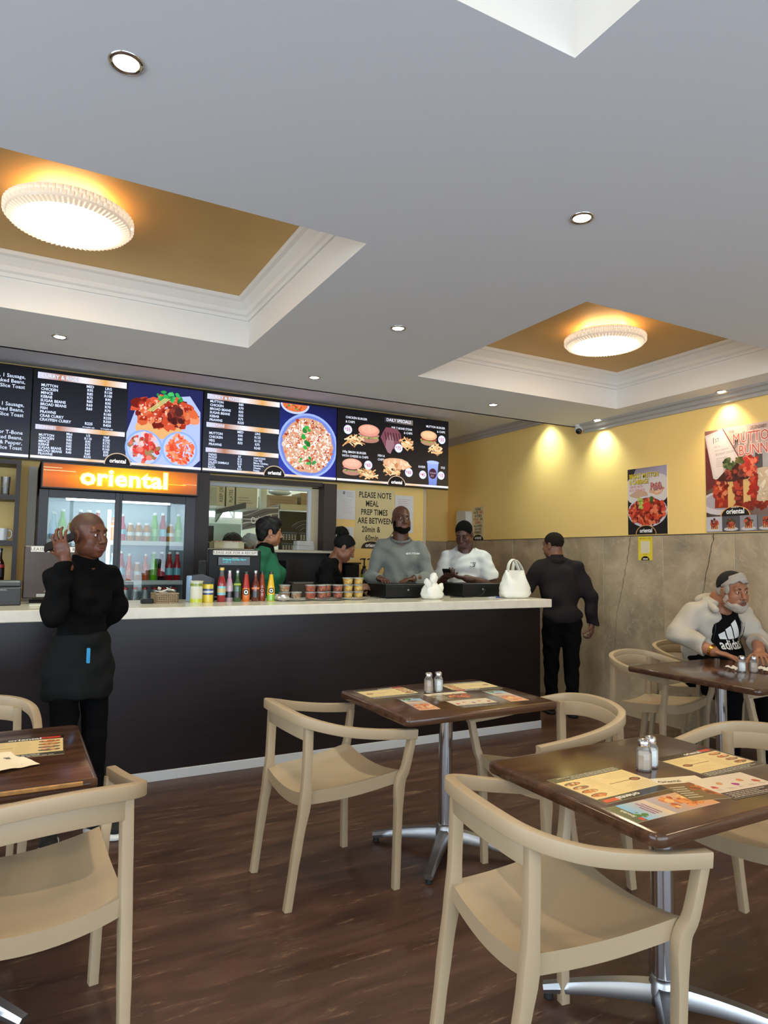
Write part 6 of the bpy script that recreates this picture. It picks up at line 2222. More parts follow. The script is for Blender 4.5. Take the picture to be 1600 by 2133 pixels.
def np_obj(name, V, Q, mats, parent=None, mi=None):
    me = bpy.data.meshes.new(name)
    me.vertices.add(len(V))
    me.vertices.foreach_set('co', V.astype(np.float32).ravel())
    me.loops.add(len(Q) * 4)
    me.loops.foreach_set('vertex_index', Q.astype(np.int32).ravel())
    me.polygons.add(len(Q))
    me.polygons.foreach_set('loop_start', np.arange(0, len(Q) * 4, 4, dtype=np.int32))
    me.polygons.foreach_set('loop_total', np.full(len(Q), 4, dtype=np.int32))
    me.polygons.foreach_set('use_smooth', np.ones(len(Q), dtype=bool))
    for m in mats:
        me.materials.append(m)
    if mi is not None:
        me.polygons.foreach_set('material_index', mi.astype(np.int32))
    me.update(calc_edges=True)
    me.validate()
    o = bpy.data.objects.new(name, me)
    COL.objects.link(o)
    if parent is not None:
        o.parent = parent
    return o


def folds(seed, amp=0.004, f=1.0):
    r = random.Random(seed)
    W = [(r.uniform(-1, 1), r.uniform(-1, 1), r.uniform(-1.6, 1.6), r.uniform(0, 6), r.uniform(26, 60) * f) for _ in range(5)]

    def g(X, Y, Z):
        t = 0
        for (a, b, c, p, w) in W:
            t = t + np.sin(w * (a * X + b * Y + c * Z) + p + 1.5 * np.sin(14 * (Z * a - X * c) + p))
        return (amp / 2.2) * t
    return g


def rot_head(f, pitch=0.0, roll=0.0):
    """columns x (person's right), y (face), z (crown) for a face heading f (xy), nodding by pitch (down > 0)"""
    f = v3((f[0], f[1], 0))
    f /= np.linalg.norm(f)
    r = np.array([f[1], -f[0], 0])
    z = v3((0, 0, 1))
    y2 = f * math.cos(pitch) - z * math.sin(pitch)
    z2 = z * math.cos(pitch) + f * math.sin(pitch)
    x3 = r * math.cos(roll) + z2 * math.sin(roll)
    z3 = z2 * math.cos(roll) - r * math.sin(roll)
    return np.stack([x3, y2, z3], 1)


SKINM = {}


def skin_mat(name, c, rough=0.42):
    return pbr('skin_' + name, rgb(*c), rough, spec=0.45, sss=0.0, var=0.10, vscale=28, bump=0.04, bscale=180)


class Person:
    def __init__(self, base, fdir, skin):
        self.b = v3((base[0], base[1], base[2] if len(base) > 2 else 0.0))
        f = v3((fdir[0], fdir[1], 0))
        self.f = f / np.linalg.norm(f)
        self.r = np.array([self.f[1], -self.f[0], 0])
        self.R = np.stack([self.r, self.f, v3((0, 0, 1))], 1)
        self.skin = []
        self.fine = []
        self.skinc = skin
        self.parts = []
        self.lip = None

    def P(self, a, b, c):
        """local point: right, forward, up (metres, relative to the base)"""
        return self.r * a + self.f * b + v3((0, 0, 1)) * c

    def W(self, x, y, z):
        """world point to base-relative"""
        return v3((x, y, z)) - self.b

    # ---- head
    def head(self, c, R, s=1.0, jaw=1.0, fat=0.0, neck=None, neck_r=0.052, gaze=(0, 0), lids=0.6, ear=1.0, brow=(30, 22, 18), nose=1.0, lips=(110, 62, 56)):
        L = lambda x, y, z: c + R @ (v3((x, y, z)) * s)
        E = lambda x, y, z, r, k=0.012, op='u': self.skin.append(ell(L(x, y, z), v3(r) * s, R, k * s, op))
        E(0, -0.012, 0.036, (0.0745, 0.094, 0.082))
        E(0, 0.022, -0.035, (0.060 + fat * 0.5, 0.066, 0.078), 0.03)
        E(0, 0.040, -0.078, (0.046 * jaw + fat, 0.045, 0.034), 0.025)
        E(0, 0.064, -0.098, (0.022 * jaw, 0.020, 0.017), 0.02)
        for q in (-1, 1):
            E(q * 0.034, 0.048, -0.056, (0.026 + fat, 0.028, 0.028), 0.02)
        for q in (-1, 1):
            E(q * 0.040, 0.058, -0.026, (0.024, 0.022, 0.024), 0.02)
            E(q * (0.052 + fat * 0.4), 0.012, -0.070, (0.014 + fat, 0.030, 0.028), 0.025)
        self.skin.append(cone(L(-0.036, 0.076, 0.026), L(0.036, 0.076, 0.026), 0.0125 * s, 0.0125 * s, 0.02 * s))
        for q in (-1, 1):
            E(q * 0.0305, 0.094, 0.006, (0.020, 0.014, 0.0125), 0.012, 's')
        self.skin.append(cone(L(0, 0.086, 0.016), L(0, 0.107, -0.030), 0.0085 * s, 0.0125 * s * nose, 0.012 * s))
        for q in (-1, 1):
            E(q * 0.0135 * nose, 0.095, -0.036, (0.0085 * nose, 0.010, 0.0075), 0.006)
            E(q * 0.0075, 0.104, -0.0435, (0.0035, 0.005, 0.003), 0.003, 's')
        E(0, 0.082, -0.066, (0.028, 0.016, 0.020), 0.015)
        self.skin.append(cone(L(-0.018, 0.0905, -0.0625), L(0.018, 0.0905, -0.0625), 0.0058 * s, 0.0058 * s, 0.006 * s))
        self.skin.append(cone(L(-0.015, 0.0905, -0.0735), L(0.015, 0.0905, -0.0735), 0.0072 * s, 0.0072 * s, 0.006 * s))
        self.skin.append(cone(L(-0.024, 0.0975, -0.0678), L(0.024, 0.0975, -0.0678), 0.0016 * s, 0.0016 * s, 0.003 * s, 's'))
        # eyelids round the eyeballs, with an opening
        for q in (-1, 1):
            E(q * 0.0305, 0.0755, 0.005, (0.0150, 0.0146, 0.0142), 0.006)
            E(q * 0.0305, 0.0915, 0.0035, (0.0128, 0.0125, 0.0062 * lids), 0.002, 's')
        for q in (-1, 1):
            E(q * 0.0765, -0.008, -0.008, (0.008 * ear, 0.0185 * ear, 0.031 * ear), 0.008)
            E(q * 0.0845, -0.005, -0.004, (0.006, 0.010, 0.018), 0.005, 's')
        if neck is not None:
            self.skin.append(cone(L(0, -0.022, -0.055), neck, neck_r * s, neck_r * 1.12, 0.03))
            self.skin.append(cone(neck, neck - v3((0, 0, 0.09)), neck_r * 1.12, neck_r * 1.25, 0.02))
        self.fine.append((c - 0.158 * s, c + 0.158 * s, 0.0030))
        self.hc, self.hR, self.hs, self.hL = c, R, s, L
        self.lip = lips
        self.eye = (gaze, brow)

    # ---- hand: wrist w, direction d to the knuckles, back-of-hand normal n, thumb side t
    def hand(self, w, d, n, ts=1, curl=(0.4, 0.5, 0.4), thumb=(0.5, 0.3), s=1.0, spread=0.12, per=None):
        d = v3(d) / np.linalg.norm(d)
        n = v3(n) - d * (v3(n) @ d)
        n /= np.linalg.norm(n)
        t = np.cross(d, n) * ts
        Rm = np.stack([t, d, n], 1)
        A = self.skin.append
        A(ell(w + d * 0.047 * s, v3((0.040, 0.052, 0.0155)) * s, Rm, 0.012))
        A(ell(w + d * 0.072 * s + t * 0.004 * s, v3((0.040, 0.024, 0.0135)) * s, Rm, 0.01))
        A(ell(w + d * 0.034 * s + t * 0.024 * s - n * 0.006 * s, v3((0.018, 0.030, 0.016)) * s, Rm, 0.01))
        A(cone(w - d * 0.05 * s, w + d * 0.012 * s, 0.028 * s, 0.025 * s, 0.015))
        off = (0.0295, 0.010, -0.0095, -0.0275)
        ln = ((0.043, 0.026, 0.020), (0.047, 0.029, 0.021), (0.044, 0.027, 0.020), (0.034, 0.020, 0.018))
        for i in range(4):
            p = w + d * (0.084 + (0.004 if i in (1, 2) else -0.003)) * s + t * off[i] * s
            a = 0.0
            cu = per[i] if per else curl
            for j in range(3):
                a += cu[j]
                dd = d * math.cos(a) - n * math.sin(a) + t * spread * off[i] / 0.03 * (1 if j == 0 else 0.6) * math.cos(a)
                dd /= np.linalg.norm(dd)
                q = p + dd * ln[i][j] * s
                r0 = (0.0093, 0.0085, 0.0078)[j] * s * (0.9 if i == 3 else 1)
                A(cone(p, q, r0, r0 * 0.92, 0.0035))
                p = q
        p = w + d * 0.028 * s + t * 0.030 * s - n * 0.004 * s
        a0, a1 = thumb
        for j, (L_, r0) in enumerate(((0.036, 0.0125), (0.032, 0.0108), (0.026, 0.0096))):
            dd = d * (0.62 + 0.25 * j * a1) + t * (0.75 - 0.45 * j * a1) - n * (a0 * (0.5 + 0.45 * j))
            dd /= np.linalg.norm(dd)
            q = p + dd * L_ * s
            A(cone(p, q, r0 * s, r0 * 0.88 * s, 0.005))
            p = q
        c = w + d * 0.07 * s
        self.fine.append((c - 0.13 * s, c + 0.13 * s, 0.0029))

    # ---- body under the clothes, kept simple, always one mesh with head and hands
    def limb(self, pts, rs, k=0.02, sc=0.72):
        for i in range(len(pts) - 1):
            self.skin.append(cone(pts[i], pts[i + 1], rs[i] * sc, rs[i + 1] * (sc if i < len(pts) - 2 or sc == 1 else 0.9), k))

    def cloth(self, name, prims, mat, h=0.007, noise=None, label=None):
        self.parts.append((name, prims, mat, h, noise, label))

    def bounds(self, prims):
        u = [p for p in prims if p[4] == 'u']
        return np.min([p[0] for p in u], 0) - 0.02, np.max([p[1] for p in u], 0) + 0.02

    def build(self, label, extra_paint=None, hb=0.014, group=None):
        lo, hi = self.bounds(self.skin)
        V, Q = grid_mesh(self.skin, lo, hi, hb)
        VV, QQ = [], []
        cen = V[Q].mean(1)
        keep = np.ones(len(Q), bool)
        for (a, b, h) in self.fine:
            keep &= ~np.all((cen > a + hb * 0.6) & (cen < b - hb * 0.6), axis=1)
        VV.append(V)
        QQ.append(Q[keep])
        o = len(V)
        for j, (a, b, h) in enumerate(self.fine):
            V2, Q2 = grid_mesh(self.skin, a, b, h)
            if len(Q2):
                c2 = V2[Q2].mean(1)
                k2 = np.ones(len(Q2), bool)
                for (a3, b3, h3) in self.fine[:j]:
                    k2 &= ~np.all((c2 > a3 + h3) & (c2 < b3 - h3), axis=1)
                VV.append(V2)
                QQ.append(Q2[k2] + o)
                o += len(V2)
        V, Q = np.concatenate(VV), np.concatenate(QQ)
        used = np.unique(Q)
        rem = np.full(len(V), -1)
        rem[used] = np.arange(len(used))
        V, Q = V[used], rem[Q]
        cen = V[Q].mean(1)
        H = ((cen - self.hc) @ self.hR) / self.hs
        mi = np.zeros(len(Q), int)
        lipz = ((H[:, 0] / 0.025) ** 2 + ((H[:, 2] + 0.068) / 0.0125) ** 2 < 1) & (H[:, 1] > 0.085)
        mi[lipz] = 1
        mats = [self.skinc, pbr('lips_%d_%d_%d' % self.lip, rgb(*self.lip), 0.38)]
        if extra_paint:
            fn, m = extra_paint
            mi[fn(H)] = 2
            mats.append(m)
        body = np_obj('person', V, Q, mats, None, mi)
        body.location = tuple(self.b)
        tag(body, label, 'person', group)
        # eyes
        gaze, brow = self.eye
        b = B()
        for q in (-1, 1):
            c0 = v3((q * 0.0305, 0.0755, 0.005))
            vs, fs, ms = [], [], []
            for a in range(9):
                th = PI * a / 8
                for c in range(12):
                    ph = 2 * PI * c / 12
                    y = math.cos(th)
                    p = v3((math.sin(th) * math.cos(ph), y, math.sin(th) * math.sin(ph)))
                    # turn the pole (pupil) towards the gaze
                    gx, gz = gaze
                    p = v3((p[0] * math.cos(gx) + p[1] * math.sin(gx), -p[0] * math.sin(gx) + p[1] * math.cos(gx), p[2]))
                    p = v3((p[0], p[1] * math.cos(gz) - p[2] * math.sin(gz), p[1] * math.sin(gz) + p[2] * math.cos(gz)))
                    vs.append(tuple(self.hL(*(c0 + p * 0.0126))))
            for a in range(8):
                for c in range(12):
                    d = (c + 1) % 12
                    fs.append((a * 12 + c, a * 12 + d, a * 12 + 12 + d, a * 12 + 12 + c)[::-1])
                    ms.append(1 if a < 2 else 0)
            k0 = len(b.f)
            b.add(vs, fs)
            b.m[k0:] = ms
        b.build('eyes', [pbr('eye_white', rgb(226, 220, 212), 0.15), pbr('eye_iris', rgb(28, 18, 14), 0.1)], body, smooth=True)
        if brow:
            b = B()
            for q in (-1, 1):
                pts = [self.hL(q * x, y, z) for x, y, z in ((0.013, 0.0895, 0.0245), (0.024, 0.0895, 0.0285), (0.036, 0.084, 0.0290), (0.047, 0.074, 0.0255))]
                b.tube(catmull(pts, 3), 0.0042 * self.hs, 6, rs=[(0.7, 1)] * 3 + [(0.9, 1.1)] * 4 + [(0.5, 0.5)] * 3)
            b.build('eyebrows', pbr('eyebrow_%d' % brow[0], rgb(*brow), 0.8), body, smooth=True)
        for (name, prims, mat, h, noise, lab) in self.parts:
            lo, hi = self.bounds(prims)
            V, Q = grid_mesh(prims, lo, hi, h, noise)
            po = np_obj(name, V, Q, [mat], body)
            if lab:
                po['label'] = lab
        self.body = body
        return body


def torso(p, pel, chest, neck, sw, cd, hw, hd, k=0.045, belly=0.0, bz=0.0, g=0.0):
    """clothed trunk: pel / chest / neck are base-relative points; widths in metres; g adds thickness"""
    up = neck - pel
    up = up / np.linalg.norm(up)
    f = p.f - up * (p.f @ up)
    f /= np.linalg.norm(f)
    R = np.stack([np.cross(f, up), f, up], 1)
    out = [ell(chest, (sw * 0.86 + g, cd + g, 0.175), R, k),
           ell((chest * 0.45 + pel * 0.55), (sw * 0.76 + g + belly * 0.4, cd * 0.90 + g, 0.19), R, k),
           ell(pel, (hw + g, hd + g, 0.13), R, k)]
    if belly:
        out.append(ell((chest * 0.4 + pel * 0.6) + f * belly * 0.9 + up * bz, (sw * 0.62 + belly * 0.5, cd * 0.66 + belly * 0.55, 0.16), R, k))
    shl = chest + up * 0.098
    for q in (-1, 1):
        out.append(cone(neck - up * 0.030 + R[:, 0] * q * 0.03, shl + R[:, 0] * sw * 0.80 * q, 0.046 + g, 0.050 + g, 0.035))
    out.append(cone(shl, neck, 0.070, 0.052 + g, 0.03))
    return out, R, shl


def shoe(p, heel, d, sole_mat, upper_mat, s=1.0):
    d = v3(d) / np.linalg.norm(d)
    z = v3((0, 0, 1))
    sd = np.cross(d, z)
    R = np.stack([sd, d, z], 1)
    up = [ell(heel + d * 0.05 * s + z * 0.055, (0.038 * s, 0.06 * s, 0.045), R, 0.02), ell(heel + d * 0.15 * s + z * 0.045, (0.042 * s, 0.085 * s, 0.032), R, 0.03), ell(heel + d * 0.03 * s + z * 0.085, (0.034, 0.04, 0.035), R, 0.02), cut(heel + z * 0.028 + d * 0.1, (0, 0, -1), 0.3)]
    so = [ell(heel + d * 0.045 * s + z * 0.014, (0.044 * s, 0.055 * s, 0.03), R, 0.02), ell(heel + d * 0.155 * s + z * 0.014, (0.050 * s, 0.090 * s, 0.028), R, 0.04), cut(heel + z * 0.034 + d * 0.1, (0, 0, 1), 0.3), cut(heel + z * 0.001 + d * 0.1, (0, 0, -1), 0.3)]
    p.cloth('shoe_upper', up, upper_mat, 0.005)
    p.cloth('shoe_sole', so, sole_mat, 0.005)


def hair_cap(p, thick, zc, ycut, h=0.004, rough=0.0):
    """close hair over the skull: zc / ycut bound the hairline in head coordinates"""
    L, R, s = p.hL, p.hR, p.hs
    c = p.hc
    prims = [ell(L(0, -0.012, 0.036), v3((0.0745 + thick, 0.094 + thick, 0.082 + thick)) * s, R, 0.01)]
    prims.append(halfspace(c - 0.2, c + 0.2, L(0, ycut, zc), R @ v3((0, 0.82, -0.57))))
    prims.append(halfspace(c - 0.2, c + 0.2, L(0, 0, -0.055), R @ v3((0, 0, -1))))
    return prims


def decal(p, prims, art, origin, u, v, n, name, mat, off=0.0015, noise=None):
    """project flat print (Print object, local metres) onto a clothed surface along -n"""
    origin, u, v, n = v3(origin), v3(u), v3(v), v3(n)
    n = n / np.linalg.norm(n)

    def F(X):
        d = np.full(len(X), 0.5)
        for (a, b, f, k, op) in prims:
            q = f(X[:, 0], X[:, 1], X[:, 2])
            if op == 'u':
                t = np.clip(0.5 + 0.5 * (d - q) / max(k, 1e-6), 0, 1)
                d = d * (1 - t) + q * t - k * t * (1 - t)
            elif op == 'c':
                d = np.maximum(d, q)
        return d + (noise(X[:, 0], X[:, 1], X[:, 2]) if noise else 0)
    V = np.array([(a, b) for a, b, c in art.v])
    X = origin + V[:, :1] * u + V[:, 1:2] * v + n * 0.25
    for _ in range(70):
        d = F(X)
        X = X - n * np.clip(d - off, -0.05, 0.05)[:, None] * 0.8
    art.v = [tuple(q + n * w[2]) for q, w in zip(X, art.v)]
    return art.build(name, mat, p.body, Matrix.Identity(4))


BLACKC = pbr('black_cotton', rgb(11, 11, 12), 0.9, spec=0.12)
BLACKP = pbr('black_trousers', rgb(9, 9, 11), 0.9, spec=0.12)

# ------------------------------------------------------------------ woman on the phone
p = Person((0.318, 3.845), (0.47, -0.88), skin_mat('deep_brown', (106, 64, 46)))
pel, chest, neck = p.P(0, -0.01, 0.93), p.P(0, 0.0, 1.22), p.P(0, 0.005, 1.40)
tr, TR_, shl = torso(p, pel, chest, neck, 0.170, 0.098, 0.125, 0.100)
face = v3((0.62, -0.78, 0))
hc = p.P(0.005, 0.035, 1.532)
Rh = rot_head(face, 0.05, -0.06)
p.head(hc, Rh, 0.985, 0.95, 0.007, neck, 0.048, gaze=(-0.55, 0.0), lids=1.15, brow=(46, 28, 22), nose=1.08)
sR, eR, wR = shl + p.P(0.155, 0, 0), p.P(0.205, 0.085, 1.13), p.P(0.160, 0.085, 1.395)
sL, eL, wL = shl - p.P(0.155, 0, 0), p.P(-0.215, -0.01, 1.14), p.P(-0.12, -0.15, 1.00)
p.limb([sR, eR, wR], [0.045, 0.037, 0.026])
p.limb([sL, eL, wL], [0.045, 0.037, 0.026])
hd = v3((-0.30, 0.10, 0.95))
hn = v3((-0.55, -0.80, 0.15))
p.hand(wR + v3((0, 0, 0.015)), hd, hn, -1, per=((0.25, 0.75, 0.5), (0.2, 0.55, 0.45), (0.15, 0.5, 0.45), (0.15, 0.45, 0.4)), thumb=(0.5, 0.3), s=0.95, spread=0.2)
p.hand(wL, v3((0.1, 0.25, -0.9)), -p.f, 1, curl=(0.3, 0.4, 0.3), s=0.9)
kR, aR = p.P(0.085, 0.03, 0.49), p.P(0.09, -0.02, 0.085)
kL, aL = p.P(-0.075, 0.035, 0.49), p.P(-0.085, 0.03, 0.085)
hR_, hL_ = p.P(0.085, 0, 0.90), p.P(-0.085, 0, 0.90)
p.limb([hR_, kR, aR], [0.075, 0.05, 0.036])
p.limb([hL_, kL, aL], [0.075, 0.05, 0.036])
p.skin += [ell(chest, (0.101, 0.053, 0.12), p.R, 0.02), ell(pel, (0.091, 0.062, 0.09), p.R, 0.02), cone(chest, pel, 0.06, 0.06, 0.02)]
sw_ = tr + [ell(p.P(-0.055, 0.07, 1.205), (0.055, 0.045, 0.06), p.R, 0.04), ell(p.P(0.055, 0.07, 1.205), (0.055, 0.045, 0.06), p.R, 0.04), halfspace(p.P(0, 0, 0.9) - 0.4, p.P(0, 0, 0.9) + 0.4, p.P(0, 0, 0.99), (0, 0, -1)),
            cone(sR, eR, 0.056, 0.054, 0.03), cone(eR, wR, 0.056, 0.042, 0.02), cut(wR + v3((0, 0, -0.005)), hd, 0.09),
            cone(sL, eL, 0.056, 0.054, 0.03), cone(eL, wL, 0.056, 0.042, 0.02),
            cut(neck + v3((0, 0, 0.012)), (0, 0, 1), 0.14)]
p.cloth('sweater', sw_, BLACKC, 0.0065, folds(3, 0.008))
col = [cone(neck + v3((0, 0, -0.005)), neck + v3((0, 0, 0.012)), 0.066, 0.064, 0.01), cut(neck + v3((0, 0, 0.030)), (0, 0, 1), 0.14)]
p.cloth('collar', col, BLACKC, 0.006)
tro = [ell(pel, (0.120, 0.10, 0.10), p.R, 0.04), cone(hR_, kR, 0.080, 0.060, 0.03), cone(kR, aR, 0.062, 0.046, 0.02), cone(hL_, kL, 0.080, 0.060, 0.03), cone(kL, aL, 0.062, 0.046, 0.02), cut(aR, (0, 0, -1), 0.07), cut(aL, (0, 0, -1), 0.07)]
p.cloth('trousers', tro, BLACKP, 0.0075, folds(5, 0.004))
apr = [ell(p.P(0, -0.005, 1.00), (0.140, 0.118, 0.10), p.R, 0.05), ell(p.P(0, -0.01, 0.86), (0.180, 0.148, 0.16), p.R, 0.06), ell(p.P(0, -0.012, 0.74), (0.176, 0.158, 0.13), p.R, 0.05),
       halfspace(p.P(0, 0, 0.8) - 0.5, p.P(0, 0, 0.8) + 0.5, p.P(0, 0, 0.69), p.P(0.06, 0.14, -1)), halfspace(p.P(0, 0, 0.9) - 0.5, p.P(0, 0, 0.9) + 0.5, p.P(0, 0, 1.03), (0, 0, 1))]
p.cloth('apron', apr, pbr('charcoal_apron', rgb(23, 25, 25), 0.85, spec=0.15), 0.0065, folds(9, 0.005, 0.8))
W_SOLE, B_UP = pbr('white_rubber_sole', rgb(226, 226, 222), 0.6), pbr('black_canvas', rgb(26, 26, 28), 0.8)
shoe(p, p.P(0.09, -0.05, 0.0), p.P(0.55, 0.85, 0), W_SOLE, B_UP)
shoe(p, p.P(-0.085, -0.01, 0.0), p.P(-0.15, 1, 0), W_SOLE, B_UP)
woman = p.build('woman in black with shaved head and dark apron holding a phone to her ear', (lambda H: (H[:, 2] > 0.052 + 0.0 * H[:, 1]) & (H[:, 2] * 0.55 - H[:, 1] * 0.83 > -0.028) | ((H[:, 1] < 0.012) & (H[:, 2] > -0.045) & (np.abs(H[:, 0]) < 0.074)), skin_mat('shaved_scalp', (82, 56, 43), 0.55)))
a = Print(eps=0.0001)
a.poly(rrect(0.014, 0.062, 0.005, 3), (60, 170, 226))
a.poly(rrect(0.006, 0.02, 0.002, 2, 0.003, 0.034), (110, 200, 240))
t = B().prism(rrect(0.013, 0.075, 0.005, 3), -0.005, 0.006, f=lambda u, v, w: tuple(p.b + p.P(0.055, 0.152, 0.93) + p.r * u + v3((0, 0, 1)) * v + p.f * w)).build('pen', pbr('sky_blue_plastic', rgb(64, 166, 222), 0.3))
tag(t, 'sky-blue pen clipped on the dark apron', 'pen')
# laces
for (hx, fx, sx) in ((0.09, 0.06, 0.55), (-0.085, 0.10, -0.15)):
    pass
# phone in her hand
t = thing('phone', 'black smartphone held to the shaved woman\'s ear', 'phone', tuple(p.b + wR + v3((-0.008, 0.035, 0.105))))
ux, uz = v3((-0.80, 0.30, -0.40)), v3((0.30, 0.72, 0.62))
ux /= np.linalg.norm(ux)
un = np.cross(ux, uz)
un /= np.linalg.norm(un)
uz = np.cross(un, ux)
fm = lambda u, v, w: tuple(ux * u + uz * v + un * w)
B().prism(rrect(0.155, 0.074, 0.010, 3, 0.02, 0), -0.004, 0.004, f=fm).build('case', pbr('phone_black', rgb(22, 22, 26), 0.25), t)
B().prism(rrect(0.145, 0.066, 0.007, 3, 0.02, 0), 0.004, 0.0046, f=fm).build('screen_glass', pbr('phone_glass', rgb(8, 8, 12), 0.05), t)

# ------------------------------------------------------------------ man in the grey sweatshirt
p = Person((3.165, 5.50, 0.09), (-0.42, -0.90), skin_mat('dark_brown', (92, 58, 44)))
pel, chest, neck = p.P(0, 0.0, 0.98), p.P(0, 0.03, 1.345), p.P(0, 0.03, 1.565)
tr, TR_, shl = torso(p, pel, chest, neck, 0.205, 0.125, 0.17, 0.14, belly=0.04)
hc = p.P(0.0, 0.055, 1.71)
p.head(hc, rot_head((-0.16, -0.98), 0.02, 0.02), 1.06, 1.08, 0.006, neck, 0.060, gaze=(-0.35, 0.0), lids=1.1, brow=(26, 18, 15), nose=1.15)
sR, eR, wR = shl + p.P(0.175, 0, 0), p.P(0.275, 0.04, 1.17), p.P(0.205, 0.20, 1.165)
sL, eL, wL = shl - p.P(0.175, 0, 0), p.P(-0.265, 0.07, 1.17), p.P(-0.11, 0.22, 1.165)
for A_ in ([sR, eR, wR], [sL, eL, wL]):
    p.limb(A_, [0.055, 0.045, 0.032])
p.hand(wR, p.P(-0.35, 0.75, -0.12), (0, 0, 1), -1, curl=(0.2, 0.35, 0.3), s=1.05)
p.hand(wL, p.P(0.75, 0.4, -0.1), (0, 0, 1), 1, curl=(0.3, 0.5, 0.3), s=1.05)
p.skin += [ell(chest, (0.130, 0.068, 0.12), p.R, 0.02), ell(pel, (0.112, 0.074, 0.09), p.R, 0.02), cone(chest, pel, 0.06, 0.06, 0.02)]
GREY = pbr('grey_sweatshirt', rgb(116, 120, 116), 0.9, sheen=0.2, var=0.05, vscale=5)
sw_ = tr + [cone(sR, eR, 0.068, 0.062, 0.03), cone(eR, wR, 0.062, 0.048, 0.02), cone(sL, eL, 0.068, 0.062, 0.03), cone(eL, wL, 0.062, 0.048, 0.02),
            cut(wR + p.P(-.35, .75, -.4) * 0.01, p.P(-0.35, 0.75, -0.4), 0.12), cut(wL + p.P(.75, .4, 0) * 0.01, p.P(0.75, 0.4, -0.1), 0.12), cut(neck + p.f * 0.02 + v3((0, 0, -0.048)), v3((0, 0, 1)) + p.f * 0.42, 0.10)]
gsw = sw_
p.cloth('sweatshirt', sw_, GREY, 0.007, folds(12, 0.010, 0.7))
p.cloth('neck_rib', [cone(neck + p.P(0.085 * math.cos(2 * PI * i / 16), 0.012 + 0.075 * math.sin(2 * PI * i / 16), -0.040 - 0.030 * math.sin(2 * PI * i / 16)), neck + p.P(0.085 * math.cos(2 * PI * (i + 1) / 16), 0.012 + 0.075 * math.sin(2 * PI * (i + 1) / 16), -0.040 - 0.030 * math.sin(2 * PI * (i + 1) / 16)), 0.013, 0.013, 0.004) for i in range(16)], pbr('grey_rib', rgb(104, 108, 104), 0.9), 0.006)
legs = [ell(pel, (0.19, 0.15, 0.15), p.R, 0.05)]
for q in (-1, 1):
    legs += [cone(p.P(q * 0.1, 0, 0.92), p.P(q * 0.11, 0.02, 0.48), 0.10, 0.075, 0.03), cone(p.P(q * 0.11, 0.02, 0.48), p.P(q * 0.11, 0, 0.04), 0.072, 0.06, 0.02)]
    p.limb([p.P(q * 0.1, 0, 0.92), p.P(q * 0.11, 0.02, 0.48), p.P(q * 0.11, 0, 0.06)], [0.08, 0.05, 0.04])
p.cloth('trousers', legs + [cut(p.P(0, 0, 0.01), (0, 0, -1), 0.4)], BLACKP, 0.012)
L, R, s = p.hL, p.hR, p.hs
beard = [ell(L(0, 0.040, -0.084), v3((0.066, 0.058, 0.040)) * s, R, 0.02), ell(L(0, 0.066, -0.104), v3((0.038, 0.031, 0.027)) * s, R, 0.02)]
for q in (-1, 1):
    beard += [ell(L(q * 0.060, 0.022, -0.058), v3((0.017, 0.038, 0.045)) * s, R, 0.02)]
beard += [ell(L(0, 0.095, -0.066), v3((0.030, 0.030, 0.0145)) * s, R, 0.006, 's')]
p.cloth('beard', beard, pbr('black_beard', rgb(11, 9, 8), 0.95, spec=0.15, bump=0.8, bscale=260), 0.004, folds(2, 0.0015, 4))
p.build('tall bald bearded man in a grey sweatshirt behind the cash drawer')
a = Print(eps=0.0001)
a.text('#JUST IT\'STORM', 0, 0, 0.021, (236, 236, 234), 0.03, 0.85, 'C')
o3 = p.P(-0.105, 0.0, 1.385)
decal(p, gsw, a, o3, -p.r, (0, 0, 1), p.f, 'chest_print', PAPER, 0.0025, folds(12, 0.010, 0.7))

# ------------------------------------------------------------------ man in the white T-shirt looking at a phone
p = Person((3.93, 5.52, 0.09), (-0.70, -0.71), skin_mat('umber', (80, 50, 40)))
pel, chest, neck = p.P(0, 0.0, 0.92), p.P(0, 0.04, 1.27), p.P(0, 0.05, 1.485)
tr, TR_, shl = torso(p, pel, chest, neck, 0.205, 0.135, 0.18, 0.15, belly=0.075)
hc = p.P(0.0, 0.125, 1.595)
p.head(hc, rot_head((-0.80, -0.60), 0.50, 0.0), 1.05, 1.1, 0.008, neck, 0.064, gaze=(0, -0.2), lids=0.35, brow=(20, 14, 12), nose=1.2)
sR, eR, wR = shl + p.P(0.175, 0, -0.01), p.P(0.255, 0.09, 1.08), p.P(0.155, 0.31, 1.165)
sL, eL, wL = shl - p.P(0.175, 0, 0.01), p.P(-0.275, 0.07, 1.09), p.P(-0.055, 0.30, 1.165)
for A_ in ([sR, eR, wR], [sL, eL, wL]):
    p.limb(A_, [0.05, 0.050, 0.034], sc=1)
for e_, w_ in ((eR, wR), (eL, wL)):
    m_ = (e_ + w_) / 2
    p.fine.append((np.minimum(e_, w_) - 0.09, np.maximum(e_, w_) + 0.09, 0.005))
p.hand(wR, p.P(-0.45, 0.75, 0.25), p.P(0.3, -0.2, -0.9), 1, curl=(0.3, 0.5, 0.4), s=1.05)
p.hand(wL, p.P(0.85, 0.35, 0.15), p.P(-0.1, 0.2, -0.95), -1, curl=(0.3, 0.5, 0.4), s=1.05)
p.skin += [ell(chest, (0.137, 0.074, 0.12), p.R, 0.02), ell(pel, (0.119, 0.081, 0.09), p.R, 0.02), cone(chest, pel, 0.06, 0.06, 0.02)]
mR, mL = sR * 0.30 + eR * 0.70, sL * 0.30 + eL * 0.70
WT = pbr('white_cotton', rgb(204, 206, 205), 0.9)
